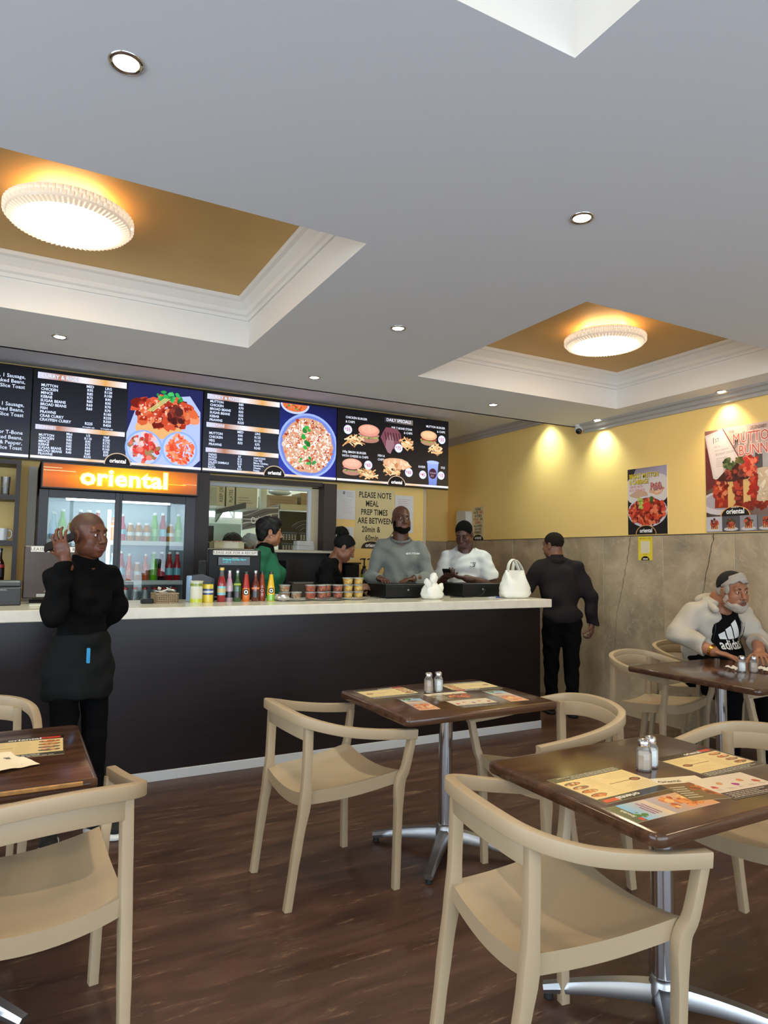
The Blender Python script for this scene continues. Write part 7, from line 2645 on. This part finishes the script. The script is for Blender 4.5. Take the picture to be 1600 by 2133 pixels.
sw_ = tr + [cone(sR, mR, 0.072, 0.082, 0.03), cone(sL, mL, 0.072, 0.082, 0.03), cut(mR + (eR - sR) * 0.10, eR - sR, 0.16), cut(mL + (eL - sL) * 0.10, eL - sL, 0.16), cut(neck + p.f * 0.02 + v3((0, 0, -0.045)), v3((0, 0, 1)) + p.f * 0.5, 0.10)]
wsw = sw_
p.cloth('t_shirt', sw_, WT, 0.007, folds(21, 0.007, 0.8))
legs = [ell(pel, (0.20, 0.16, 0.15), p.R, 0.05)]
for q in (-1, 1):
    legs += [cone(p.P(q * 0.11, 0, 0.86), p.P(q * 0.12, 0.02, 0.46), 0.11, 0.08, 0.03), cone(p.P(q * 0.12, 0.02, 0.46), p.P(q * 0.12, 0, 0.04), 0.076, 0.06, 0.02)]
    p.limb([p.P(q * 0.11, 0, 0.86), p.P(q * 0.12, 0.02, 0.46), p.P(q * 0.12, 0, 0.06)], [0.08, 0.05, 0.04])
p.cloth('trousers', legs + [cut(p.P(0, 0, 0.01), (0, 0, -1), 0.4)], BLACKP, 0.012)
p.cloth('hair', hair_cap(p, 0.0035, 0.062, 0.068), pbr('black_short_hair', rgb(9, 8, 8), 0.95, spec=0.12, bump=0.9, bscale=220), 0.004, folds(2, 0.0012, 5))
p.build('heavy-set man in a white T-shirt looking down at his phone')
a = Print(eps=0.0001)
for q in (((0, 0), (0.006, 0), (0.014, 0.045), (0.008, 0.045)), ((0, 0), (0.018, 0), (0.018, 0.004), (0, 0.004)), ((0.02, 0), (0.026, 0), (0.03, 0.045), (0.024, 0.045)), ((0.028, 0.02), (0.046, 0.02), (0.046, 0.028), (0.028, 0.028)), ((0.03, 0.04), (0.046, 0.045), (0.046, 0.04), (0.03, 0.036)), ((0.042, 0.024), (0.048, 0.024), (0.05, 0.043), (0.044, 0.043)), ((0.024, 0), (0.044, 0.0), (0.048, 0.018), (0.042, 0.018))):
    a.poly([(x - 0.02, y) for x, y in q], (54, 56, 62))
a.lines(-0.028, 0.022, -0.014, -0.006, 1, (90, 92, 98))
decal(p, wsw, a, p.P(-0.085, 0.0, 1.275), -p.r, (0, 0, 1), p.f, 'chest_print', PAPER, 0.0025, folds(21, 0.007, 0.8))
t = thing('phone', 'black smartphone in the hands of the man in the white T-shirt', 'phone', tuple(p.b + wR + p.P(-0.045, 0.105, 0.05)))
fm = lambda u, v, w: tuple(p.r * u + (p.f * 0.85 + v3((0, 0, 0.5))) * v + (v3((0, 0, 0.85)) - p.f * 0.5) * w)
B().prism(rrect(0.074, 0.155, 0.010, 3), -0.004, 0.004, f=fm).build('case', MATS['phone_black'], t)
B().prism(rrect(0.066, 0.145, 0.007, 3), 0.004, 0.0046, f=fm).build('screen_glass', MATS['phone_glass'], t)

# ------------------------------------------------------------------ woman in green at the till
p = Person((1.85, 5.58, 0.09), (0.80, -0.55), skin_mat('tan', (158, 108, 80)))
pel, chest, neck = p.P(0, 0.0, 0.92), p.P(0, 0.02, 1.24), p.P(0, 0.02, 1.435)
tr, TR_, shl = torso(p, pel, chest, neck, 0.19, 0.12, 0.18, 0.15, belly=0.06)
hc = p.P(0.0, 0.06, 1.555)
p.head(hc, rot_head((0.99, -0.12), 0.08, 0.0), 1.0, 0.95, 0.006, neck, 0.052, gaze=(0.0, -0.2), lids=0.8, brow=(30, 22, 20), nose=1.0, lips=(150, 84, 76))
sR, eR, wR = shl + p.P(0.16, 0, 0), p.P(0.225, 0.0, 1.02), p.P(0.19, 0.18, 0.92)
sL, eL, wL = shl - p.P(0.16, 0, 0), p.P(-0.225, 0.0, 1.02), p.P(-0.17, 0.18, 0.92)
for A_ in ([sR, eR, wR], [sL, eL, wL]):
    p.limb(A_, [0.05, 0.042, 0.03])
p.hand(wR, p.P(-0.1, 0.95, -0.1), (0, 0, 1), -1, s=0.95)
p.hand(wL, p.P(0.1, 0.95, -0.1), (0, 0, 1), 1, s=0.95)
p.skin += [ell(chest, (0.122, 0.068, 0.12), p.R, 0.02), ell(pel, (0.112, 0.074, 0.09), p.R, 0.02), cone(chest, pel, 0.06, 0.06, 0.02)]
GREEN = pbr('bottle_green_knit', rgb(20, 98, 68), 0.85)
sw_ = tr + [ell(p.P(-0.08, 0.12, 1.19), (0.08, 0.075, 0.085), p.R, 0.06), ell(p.P(0.08, 0.12, 1.19), (0.08, 0.075, 0.085), p.R, 0.06), cone(sR, eR, 0.066, 0.06, 0.03), cone(eR, wR, 0.058, 0.046, 0.02), cone(sL, eL, 0.066, 0.06, 0.03), cone(eL, wL, 0.058, 0.046, 0.02), cut(neck + v3((0, 0, 0.0)), (0, 0, 1), 0.15)]
p.cloth('jersey', sw_, GREEN, 0.007, folds(31, 0.007, 0.8))
p.cloth('collar', [cone(neck + p.f * 0.005 + v3((0, 0, -0.03)), neck + p.f * 0.012 + v3((0, 0, 0.012)), 0.082, 0.068, 0.01), cut(neck + v3((0, 0, 0.03)), (0, 0, 1), 0.15)], BLACKC, 0.006)
legs = [ell(pel, (0.19, 0.16, 0.15), p.R, 0.05)]
for q in (-1, 1):
    legs += [cone(p.P(q * 0.1, 0, 0.86), p.P(q * 0.1, 0.02, 0.46), 0.10, 0.075, 0.03), cone(p.P(q * 0.1, 0.02, 0.46), p.P(q * 0.1, 0, 0.04), 0.07, 0.055, 0.02)]
    p.limb([p.P(q * 0.1, 0, 0.86), p.P(q * 0.1, 0.02, 0.46), p.P(q * 0.1, 0, 0.06)], [0.08, 0.05, 0.04])
p.cloth('trousers', legs + [cut(p.P(0, 0, 0.01), (0, 0, -1), 0.4)], BLACKP, 0.012)
L, R, s = p.hL, p.hR, p.hs
hair = [ell(L(0, -0.018, 0.046), v3((0.090, 0.108, 0.090)) * s, R, 0.01), ell(L(0, 0.045, 0.085), v3((0.070, 0.055, 0.042)) * s, R, 0.03), ell(L(0, -0.06, -0.02), v3((0.072, 0.052, 0.075)) * s, R, 0.03)]
for q in (-1, 1):
    hair += [ell(L(q * 0.078, 0.028, 0.022), v3((0.014, 0.026, 0.045)) * s, R, 0.02), ell(L(q * 0.088, -0.005, -0.012), v3((0.022, 0.026, 0.032)) * s, R, 0.008, 's')]
hair += [ell(L(0, 0.105, -0.030), v3((0.09, 0.062, 0.085)) * s, R, 0.01, 's')]
p.cloth('hair', hair, pbr('glossy_black_hair', rgb(9, 7, 8), 0.5, spec=0.3, bump=0.6, bscale=120), 0.004, folds(6, 0.003, 2.5))
p.build('woman with short black hair in a green jersey behind the till screen')
ear = B().lathe([(0.001, -0.005), (0.0055, 0.0), (0.001, 0.005)], 10, tuple(p.hL(0.079, 0.002, -0.042))).build('earring', pbr('pearl', rgb(226, 214, 196), 0.25), p.body, smooth=True)

# ------------------------------------------------------------------ woman with the hair bun
p = Person((2.405, 5.62, 0.09), (0.75, -0.55), skin_mat('brown', (124, 80, 60)))
pel, chest, neck = p.P(0, -0.03, 0.86), p.P(0, 0.07, 1.15), p.P(0, 0.14, 1.335)
tr, TR_, shl = torso(p, pel, chest, neck, 0.175, 0.11, 0.16, 0.13)
hc = p.P(0.0, 0.215, 1.435)
p.head(hc, rot_head((0.90, -0.30), 0.50, 0.02), 0.99, 0.95, 0.004, neck, 0.05, gaze=(0, -0.25), lids=0.35, brow=(28, 20, 18), nose=1.08)
sR, eR, wR = shl + p.P(0.17, 0, 0), p.P(0.255, 0.12, 0.97), p.P(0.12, 0.36, 1.07)
sL, eL, wL = shl - p.P(0.17, 0, 0), p.P(-0.235, 0.14, 0.97), p.P(-0.10, 0.38, 1.04)
for A_ in ([sR, eR, wR], [sL, eL, wL]):
    p.limb(A_, [0.05, 0.04, 0.029])
p.hand(wR, p.P(-0.1, 0.8, 0.25), p.P(0.6, -0.2, 0.7), -1, curl=(0.4, 0.6, 0.4), s=0.95)
p.hand(wL, p.P(0.2, 0.9, -0.1), (0, 0, 1), 1, curl=(0.4, 0.6, 0.4), s=0.95)
p.skin += [ell(chest, (0.115, 0.062, 0.12), p.R, 0.02), ell(pel, (0.105, 0.074, 0.09), p.R, 0.02), cone(chest, pel, 0.06, 0.06, 0.02)]
sw_ = tr + [cone(sR, eR, 0.064, 0.058, 0.03), cone(eR, wR, 0.056, 0.044, 0.02), cone(sL, eL, 0.064, 0.058, 0.03), cone(eL, wL, 0.056, 0.044, 0.02), ell(neck + p.P(0, -0.075, -0.045), (0.09, 0.06, 0.05), p.R, 0.03), cut(wR, p.P(-0.1, 0.8, 0.25), 0.1), cut(neck + v3((0, 0, 0.01)), v3((0, 0, 1)) + p.f * 0.4, 0.13)]
p.cloth('hooded_top', sw_, BLACKC, 0.007, folds(41, 0.008, 0.8))
legs = [ell(pel, (0.17, 0.15, 0.15), p.R, 0.05)]
for q in (-1, 1):
    legs += [cone(p.P(q * 0.1, -0.03, 0.80), p.P(q * 0.1, 0.0, 0.44), 0.095, 0.07, 0.03), cone(p.P(q * 0.1, 0.0, 0.44), p.P(q * 0.1, -0.03, 0.04), 0.066, 0.05, 0.02)]
    p.limb([p.P(q * 0.1, -0.03, 0.80), p.P(q * 0.1, 0.0, 0.44), p.P(q * 0.1, -0.03, 0.06)], [0.08, 0.05, 0.04])
p.cloth('trousers', legs + [cut(p.P(0, 0, 0.01), (0, 0, -1), 0.4)], BLACKP, 0.012)
L, R, s = p.hL, p.hR, p.hs
hair = hair_cap(p, 0.007, 0.05, 0.060)
bun = [ell(L(0, -0.085, 0.110), v3((0.056, 0.050, 0.050)) * s, R, 0.02)]
r_ = random.Random(3)
for i in range(14):
    a = 2 * PI * i / 14
    c0 = L(0.025 * math.cos(a), -0.085 + 0.022 * math.sin(a), 0.155)
    c1 = L(0.062 * math.cos(a) + r_.uniform(-.01, .01), -0.085 + 0.060 * math.sin(a), 0.120 + r_.uniform(-0.02, 0.012))
    c2 = L(0.05 * math.cos(a + 0.5), -0.08 + 0.05 * math.sin(a + 0.5), 0.07 + r_.uniform(-0.02, 0.02))
    bun += [cone(c0, c1, 0.0085, 0.0075, 0.004), cone(c1, c2, 0.0075, 0.006, 0.004)]
HB = pbr('black_braids', rgb(10, 9, 10), 0.7, spec=0.2, bump=0.9, bscale=180)
p.cloth('hair', hair, HB, 0.004, folds(7, 0.0012, 5))
p.cloth('hair_bun', bun, HB, 0.004)
p.build('woman in black with a braided hair bun bending over her work')

# ------------------------------------------------------------------ man in dark shirt seen from behind
p = Person((4.515, 4.80, 0.0), (0.42, 0.91), skin_mat('olive_brown', (112, 74, 56)))
pel, chest, neck = p.P(0, 0.0, 0.92), p.P(-0.02, 0.02, 1.26), p.P(-0.045, 0.03, 1.46)
tr, TR_, shl = torso(p, pel, chest, neck, 0.205, 0.12, 0.165, 0.135)
hc = p.P(-0.062, 0.06, 1.582)
p.head(hc, rot_head((-0.22, 0.975), 0.06, 0.03), 1.02, 1.0, 0.003, neck, 0.058, brow=(24, 18, 16))
sR, eR, wR = shl + p.P(0.178, 0, 0), p.P(0.265, -0.03, 1.10), p.P(0.285, 0.0, 0.845)
sL, eL, wL = shl - p.P(0.178, 0, 0), p.P(-0.31, 0.06, 1.19), p.P(-0.43, 0.20, 1.135)
for A_ in ([sR, eR, wR], [sL, eL, wL]):
    p.limb(A_, [0.052, 0.044, 0.030])
p.hand(wR, p.P(0.0, 0.05, -1), p.P(0.75, -0.65, 0), 1, curl=(0.55, 0.9, 0.6), thumb=(0.7, 0.3), s=1.0)
p.hand(wL, p.P(-0.6, 0.75, -0.1), (0, 0, 1), 1, curl=(0.2, 0.3, 0.2), s=1.0)
p.skin += [ell(chest, (0.122, 0.062, 0.12), p.R, 0.02), ell(pel, (0.105, 0.074, 0.09), p.R, 0.02), cone(chest, pel, 0.06, 0.06, 0.02)]
DSH = pbr('charcoal_shirt', rgb(33, 28, 30), 0.85, spec=0.15)
sw_ = tr + [cone(sR, eR, 0.070, 0.068, 0.05), cone(eR, wR, 0.068, 0.054, 0.03), cone(sL, eL, 0.070, 0.068, 0.05), cone(eL, wL, 0.066, 0.052, 0.03), ell(chest - v3((0, 0, 0.12)), (0.185, 0.13, 0.2), p.R, 0.05), cut(wR, (0, 0, -1), 0.09), cut(wL, p.P(-0.6, 0.75, -0.1), 0.09), cut(neck + v3((0, 0, 0.005)), (0, 0, 1), 0.15),
            ell(p.P(0, 0, 0.93), (0.172, 0.142, 0.10), p.R, 0.03), cut(p.P(0, 0, 0.865), (0, 0, -1), 0.235)]
p.cloth('shirt', sw_, DSH, 0.007, folds(51, 0.010, 0.7))
p.cloth('collar', [cone(neck + v3((0, 0, -0.02)), neck + v3((0, 0, 0.012)), 0.080, 0.070, 0.01), cut(neck + v3((0, 0, 0.035)), (0, 0, 1), 0.15)], DSH, 0.006)
kR, aR = p.P(0.09, 0.02, 0.48), p.P(0.085, -0.05, 0.10)
kL, aL = p.P(-0.075, 0.10, 0.49), p.P(-0.07, 0.10, 0.12)
legs = [ell(pel, (0.150, 0.120, 0.13), p.R, 0.04), cone(p.P(0.09, 0, 0.86), kR, 0.098, 0.072, 0.03), cone(kR, aR, 0.07, 0.056, 0.02), cone(p.P(-0.09, 0.01, 0.86), kL, 0.098, 0.072, 0.03), cone(kL, aL, 0.07, 0.056, 0.02), cut(aR - v3((0, 0, 0.05)), (0, 0, -1), 0.1), cut(aL - v3((0, 0, 0.05)), (0, 0, -1), 0.1)]
p.limb([p.P(0.09, 0, 0.86), kR, aR], [0.08, 0.05, 0.04])
p.limb([p.P(-0.09, 0.01, 0.86), kL, aL], [0.08, 0.05, 0.04])
p.cloth('trousers', legs, BLACKP, 0.008, folds(52, 0.005, 0.8))
shoe(p, p.P(0.085, -0.08, 0.0), p.P(0.1, 1, 0), pbr('black_sole', rgb(18, 18, 18), 0.7), pbr('black_leather', rgb(22, 20, 20), 0.4))
shoe(p, p.P(-0.07, 0.07, 0.0), p.P(-0.1, 1, 0), MATS['black_sole'], MATS['black_leather'])
p.cloth('hair', hair_cap(p, 0.0025, 0.05, 0.060), pbr('dark_cropped_hair', rgb(34, 25, 21), 0.95, spec=0.15, bump=0.9, bscale=240), 0.004, folds(8, 0.001, 6))
p.build('man in a charcoal shirt seen from behind at the end of the counter')

# ------------------------------------------------------------------ bearded man seated by the stone wall
p = Person((4.80, 3.50, 0.0), (-0.30, -0.95), skin_mat('ruddy_brown', (158, 104, 76)))
pel, chest, neck = p.P(0, 0.02, 0.56), p.P(0, 0.10, 0.965), p.P(0, 0.165, 1.160)
tr, TR_, shl = torso(p, pel, chest, neck, 0.245, 0.15, 0.22, 0.18, belly=0.09, bz=0.02)
hc = p.P(-0.02, 0.285, 1.225)
p.head(hc, rot_head((-0.30, -0.95), 0.10, -0.04), 1.13, 1.08, 0.006, neck, 0.064, gaze=(-0.35, 0.05), lids=0.85, brow=(70, 52, 44), nose=1.12, lips=(110, 62, 54))
sR, eR, wR = shl + p.P(0.205, 0, -0.02), p.P(0.345, 0.13, 0.90), p.P(0.255, 0.41, 0.80)
sL, eL, wL = shl - p.P(0.205, 0, 0.02), p.P(-0.27, 0.22, 0.85), p.P(0.0, 0.56, 0.81)
for A_ in ([sR, eR, wR], [sL, eL, wL]):
    p.limb(A_, [0.05, 0.050, 0.036], sc=1)
p.fine.append((np.minimum(eR, wR) - 0.06, np.maximum(eR, wR) + 0.06, 0.006))
p.hand(wR, p.P(-0.55, 0.72, -0.16), (0.05, 0.05, 1), -1, curl=(0.12, 0.2, 0.12), thumb=(0.25, 0.3), s=1.16, spread=0.22)
p.hand(wL, p.P(0.45, 0.85, -0.14), (0, 0, 1), 1, curl=(0.2, 0.3, 0.2), s=1.14, spread=0.2)
p.skin += [ell(chest, (0.158, 0.087, 0.12), p.R, 0.02), ell(pel, (0.140, 0.099, 0.09), p.R, 0.02), cone(chest, pel, 0.06, 0.06, 0.02)]
kR, aR = p.P(0.16, 0.46, 0.50), p.P(0.15, 0.44, 0.10)
kL, aL = p.P(-0.14, 0.46, 0.50), p.P(-0.15, 0.44, 0.10)
p.limb([p.P(0.12, 0.06, 0.545), kR, aR], [0.09, 0.06, 0.045])
p.limb([p.P(-0.12, 0.06, 0.545), kL, aL], [0.09, 0.06, 0.045])
p.cloth('trousers', [ell(pel, (0.245, 0.2, 0.085), p.R, 0.05), cone(p.P(0.12, 0.04, 0.545), kR, 0.092, 0.085, 0.03), cone(kR, aR, 0.08, 0.062, 0.02), cone(p.P(-0.12, 0.04, 0.545), kL, 0.092, 0.085, 0.03), cone(kL, aL, 0.08, 0.062, 0.02), cut(p.P(0, 0.1, 0.462), (0, 0, -1), 0.30) if False else cut(aR - v3((0, 0, 0.05)), (0, 0, -1), 0.12), cut(aL - v3((0, 0, 0.05)), (0, 0, -1), 0.12)], BLACKP, 0.009)
shoe(p, p.P(0.15, 0.40, 0.0), p.P(0.1, 1, 0), MATS['black_sole'], MATS['black_leather'])
shoe(p, p.P(-0.15, 0.40, 0.0), p.P(-0.1, 1, 0), MATS['black_sole'], MATS['black_leather'])
tee = list(tr) + [cut(neck + v3((0, 0, -0.004)), v3((0, 0, 1)) + p.f * 0.3, 0.17)]
p.cloth('t_shirt', tee, BLACKC, 0.008, None)
JK = pbr('pale_grey_jersey', rgb(186, 178, 164), 0.9, bump=0.3, bscale=300)
trj, _, _ = torso(p, pel, chest, neck, 0.245, 0.15, 0.22, 0.18, belly=0.09, bz=0.02, g=0.018)
# open front: a wedge between the zip edges is taken out
up = neck - pel
up /= np.linalg.norm(up)
ff = p.f - up * (p.f @ up)
ff /= np.linalg.norm(ff)
rr_ = np.cross(ff, up)


def opening(X, Y, Z):
    q = [X - pel[0], Y - pel[1], Z - pel[2]]
    h = q[0] * up[0] + q[1] * up[1] + q[2] * up[2]
    s_ = q[0] * rr_[0] + q[1] * rr_[1] + q[2] * rr_[2] + 0.02
    d_ = q[0] * ff[0] + q[1] * ff[1] + q[2] * ff[2]
    w = np.clip(0.105 + 0.02 * np.sin((h - 0.1) * 5.0) - 0.10 * np.clip((h - 0.46) / 0.12, 0, 1), 0.03, 0.14)
    ins = np.minimum(w - np.abs(s_), d_ - 0.06)
    return ins


jk = trj + [cone(sR, eR, 0.085, 0.078, 0.03), cone(eR, wR, 0.076, 0.054, 0.02), cone(sL, eL, 0.085, 0.078, 0.03), cone(eL, wL, 0.076, 0.054, 0.02), cut(wR - p.P(-.55, .72, -.16) * 0.075, p.P(-0.55, 0.72, -0.16), 0.13), cut(wL - p.P(.45, .85, -.1) * 0.05, p.P(0.45, 0.85, -0.14), 0.13),
            cut(neck + v3((0, 0, -0.002)), v3((0, 0, 1)) + p.f * 0.3, 0.19), (pel - 0.6, pel + 0.75, opening, 0.0, 'c'), cut(p.P(0, 0.0, 0.50), (0, 0, -1), 0.30)]
p.cloth('jacket', jk, JK, 0.0065, folds(61, 0.009, 0.8))
hood = [ell(neck + p.P(0, -0.12, -0.02), (0.13, 0.06, 0.06), p.R, 0.03), cone(neck + p.P(0.105, -0.02, -0.015), neck + p.P(0.11, 0.09, -0.075), 0.03, 0.026, 0.02), cone(neck + p.P(-0.105, -0.02, -0.015), neck + p.P(-0.11, 0.09, -0.075), 0.03, 0.026, 0.02), cone(neck + p.P(0.105, -0.02, -0.015), neck + p.P(0.06, -0.12, -0.02), 0.03, 0.04, 0.02), cone(neck + p.P(-0.105, -0.02, -0.015), neck + p.P(-0.06, -0.12, -0.02), 0.03, 0.04, 0.02)]
p.cloth('hood', hood, JK, 0.007)
L, R, s = p.hL, p.hR, p.hs
WB = pbr('white_beard_hair', rgb(176, 166, 152), 0.9, bump=0.9, bscale=200)
beard = [ell(L(0, 0.040, -0.086), v3((0.069, 0.062, 0.044)) * s, R, 0.02), ell(L(0, 0.068, -0.108), v3((0.040, 0.034, 0.030)) * s, R, 0.02)]
for q in (-1, 1):
    beard += [ell(L(q * 0.062, 0.018, -0.058), v3((0.014, 0.032, 0.042)) * s, R, 0.02)]
beard += [ell(L(0, 0.098, -0.064), v3((0.030, 0.026, 0.022)) * s, R, 0.006, 's')]
p.cloth('beard', beard, WB, 0.004, folds(2, 0.002, 4))
p.cloth('moustache', [cone(L(0, 0.099, -0.0525), L(q * 0.026, 0.088, -0.062), 0.0062 * s, 0.005 * s, 0.004) for q in (-1, 1)], pbr('grey_moustache', rgb(120, 104, 92), 0.9), 0.003)
hr = []
r_ = random.Random(17)
for row in range(3):
    for i in range(26):
        an = -1.4 + 2.8 * i / 25
        z0 = 0.124 - 0.017 * row - 0.022 * abs(an) ** 1.3
        a0, a1 = an, an + 0.34 * (1 if an > 0.3 else -1) + r_.uniform(-0.06, 0.06)
        k_ = 0.052 + 0.009 * row
        hr.append(cone(L(k_ * math.sin(a0), (k_ + 0.016) * math.cos(a0), z0), L((k_ + 0.008) * math.sin(a1), (k_ + 0.022) * math.cos(a1), z0 - 0.018), 0.0082 * s, 0.0062 * s, 0.005))
for q in (-1, 1):
    hr += [ell(L(q * 0.070, 0.026, 0.022), v3((0.009, 0.026, 0.036)) * s, R, 0.01), ell(L(q * 0.070, -0.045, 0.0), v3((0.010, 0.03, 0.03)) * s, R, 0.01), ell(L(0, -0.085, -0.02), v3((0.055, 0.02, 0.03)) * s, R, 0.01)]
p.cloth('hair', hr, pbr('silver_hair', rgb(168, 160, 150), 0.7, bump=0.9, bscale=120), 0.004)
cap_ = [ell(L(0, -0.016, 0.040), v3((0.0860, 0.108, 0.094)) * s, R, 0.01), halfspace(p.hc - 0.25, p.hc + 0.25, L(0, 0.040, 0.088), R @ v3((0, 0.62, -0.78)))]
p.cloth('skullcap', cap_, pbr('black_knit_cap', rgb(20, 18, 18), 0.9, bump=0.6, bscale=260), 0.0045)
old = p.build('seated white-bearded man in a black skullcap and open pale jacket')
a = Print(eps=0.00015)
for k in range(3):
    x = -0.085 + 0.066 * k
    hgt = 0.062 + 0.042 * k
    for i in range(6):
        u0, u1 = i / 6, (i + 1) / 6
        lf = lambda u: (x - 0.5 * (hgt - 0.028) * u, 0.058 + (hgt - 0.028) * u)
        rt = lambda u: (x + 0.056 - 0.5 * hgt * u, 0.058 + hgt * u)
        a.poly([lf(u0), rt(u0), rt(u1), lf(u1)], (232, 232, 230))
        a.z -= a.eps
a.text('adidas', -0.005, 0.0, 0.078, (236, 236, 234), 0.02, 1.0, 'C')
# finely cut lettering follows the belly
decal(p, tee, a, p.P(-0.03, 0.0, 0.86), -p.r, up, ff, 'chest_print', PAPER, 0.004)
for q in (-1, 1):
    b = B()
    pts = []
    for i in range(15):
        h_ = 0.46 - 0.43 * i / 14
        w_ = 0.105 + 0.02 * math.sin((h_ - 0.1) * 5.0) - 0.10 * min(max((h_ - 0.46) / 0.12, 0), 1)
        org = pel + up * h_ + rr_ * (-0.02 + q * (w_ + 0.004)) + ff * 0.6
        X = org[None, :].copy()
        for _ in range(60):
            d = np.full(1, 0.5)
            for (aa, bb, f_, k_, op_) in trj:
                t_ = f_(X[:, 0], X[:, 1], X[:, 2])
                u_ = np.clip(0.5 + 0.5 * (d - t_) / max(k_, 1e-6), 0, 1)
                d = d * (1 - u_) + t_ * u_ - k_ * u_ * (1 - u_)
            X = X - ff * np.clip(d - 0.003, -0.05, 0.05)[:, None] * 0.8
        pts.append(tuple(X[0]))
    b.tube(pts, 0.0045, 6)
    b.build('zip_edge', pbr('black_zip', rgb(24, 22, 22), 0.5), p.body, smooth=True)
# gold bracelet watch
w0 = wR - (wR - eR) / np.linalg.norm(wR - eR) * 0.005
dW = (wR - eR) / np.linalg.norm(wR - eR)
s1 = np.cross(dW, v3((0, 0, 1)))
s1 /= np.linalg.norm(s1)
s2 = np.cross(s1, dW)
t = thing('wristwatch', 'gold bracelet watch on the bearded man\'s wrist', 'watch', tuple(p.b + w0))
b = B()
for i in range(14):
    a0 = 2 * PI * i / 14
    c = s1 * math.cos(a0) * 0.040 + s2 * math.sin(a0) * 0.036
    e1 = -s1 * math.sin(a0) + s2 * math.cos(a0)
    e2 = c / np.linalg.norm(c)
    q = [c + e1 * x * 0.0078 + e2 * y * 0.0025 + dW * z * 0.011 for x in (-1, 1) for y in (-1, 1) for z in (-1, 1)]
    b.add([tuple(k) for k in q], [(0, 1, 3, 2), (4, 6, 7, 5), (0, 4, 5, 1), (2, 3, 7, 6), (0, 2, 6, 4), (1, 5, 7, 3)])
b.build('bracelet', pbr('gold_metal', rgb(226, 170, 84), 0.25, 1.0), t)
b = B()
n_ = 16
vs = [tuple(s2 * (0.036 + z) + (s1 * math.cos(2 * PI * i / n_) + dW * math.sin(2 * PI * i / n_)) * 0.017) for z in (0, 0.008) for i in range(n_)]
b.add(vs, [tuple(range(n_)), tuple(range(n_, 2 * n_))] + [(i, (i + 1) % n_, n_ + (i + 1) % n_, n_ + i) for i in range(n_)])
b.build('watch_case', MATS['gold_metal'], t)

# ------------------------------------------------------------------ two cooks behind the hatch
def cook(base, f, label, hairc, cap, H=1.66):
    p = Person(base, f, skin_mat('cook_brown', (118, 78, 58)))
    z = H / 1.66
    pel, chest, neck = p.P(0, 0, 0.92 * z), p.P(0, 0.02, 1.24 * z), p.P(0, 0.03, 1.42 * z)
    tr, _, shl = torso(p, pel, chest, neck, 0.20, 0.12, 0.18, 0.15)
    p.head(p.P(0, 0.06, 1.545 * z), rot_head(f, 0.25), 1.0, 1.0, 0.003, neck, 0.054, lids=0.4)
    q_ = []
    for q in (-1, 1):
        sh_, e_, w_ = shl + p.P(q * 0.18, 0, 0), p.P(q * 0.27, 0.05, 1.02), p.P(q * 0.16, 0.28, 1.0)
        p.limb([sh_, e_, w_], [0.05, 0.042, 0.03])
        p.hand(w_, p.P(-q * 0.2, 0.9, -0.1), (0, 0, 1), -q, s=0.95)
        q_ += [cone(sh_, e_, 0.08, 0.07, 0.05), cone(e_, w_, 0.066, 0.05, 0.03)]
        p.limb([p.P(q * 0.1, 0, 0.88), p.P(q * 0.1, 0.02, 0.46), p.P(q * 0.1, 0, 0.04)], [0.08, 0.05, 0.04])
    p.skin += [ell(chest, (0.115, 0.062, 0.12), p.R, 0.02), ell(pel, (0.105, 0.074, 0.09), p.R, 0.02), cone(chest, pel, 0.06, 0.06, 0.02)]
    legs = [ell(pel, (0.18, 0.15, 0.15), p.R, 0.05)] + [cone(p.P(q * 0.1, 0, 0.86), p.P(q * 0.1, 0, 0.03), 0.1, 0.06, 0.03) for q in (-1, 1)]
    p.cloth('jacket', tr + q_ + [cut(neck + v3((0, 0, 0.005)), (0, 0, 1), 0.14)], BLACKC, 0.012)
    p.cloth('trousers', legs + [cut(p.P(0, 0, 0.01), (0, 0, -1), 0.4)], BLACKP, 0.014)
    if cap:
        L, R, s = p.hL, p.hR, p.hs
        p.cloth('hair_net', [ell(L(0, -0.018, 0.05), v3((0.092, 0.112, 0.098)) * s, R, 0.01), halfspace(p.hc - 0.2, p.hc + 0.2, L(0, 0.06, 0.03), R @ v3((0, 0.6, -0.8)))], hairc, 0.005, folds(3, 0.003, 2))
    else:
        p.cloth('hair', hair_cap(p, 0.014, 0.05, 0.06), hairc, 0.005, folds(3, 0.002, 3))
    return p.build(label)


cook((1.958, 7.05), (0.97, 0.10), 'cook with black hair just showing above the hatch sill', pbr('cook_black_hair', rgb(16, 14, 14), 0.7), False, 1.672)
cook((2.385, 7.76), (0.9, 0.3), 'cook in a grey hair net bending behind the hatch', pbr('grey_hair_net', rgb(150, 158, 158), 0.8), True, 1.675)
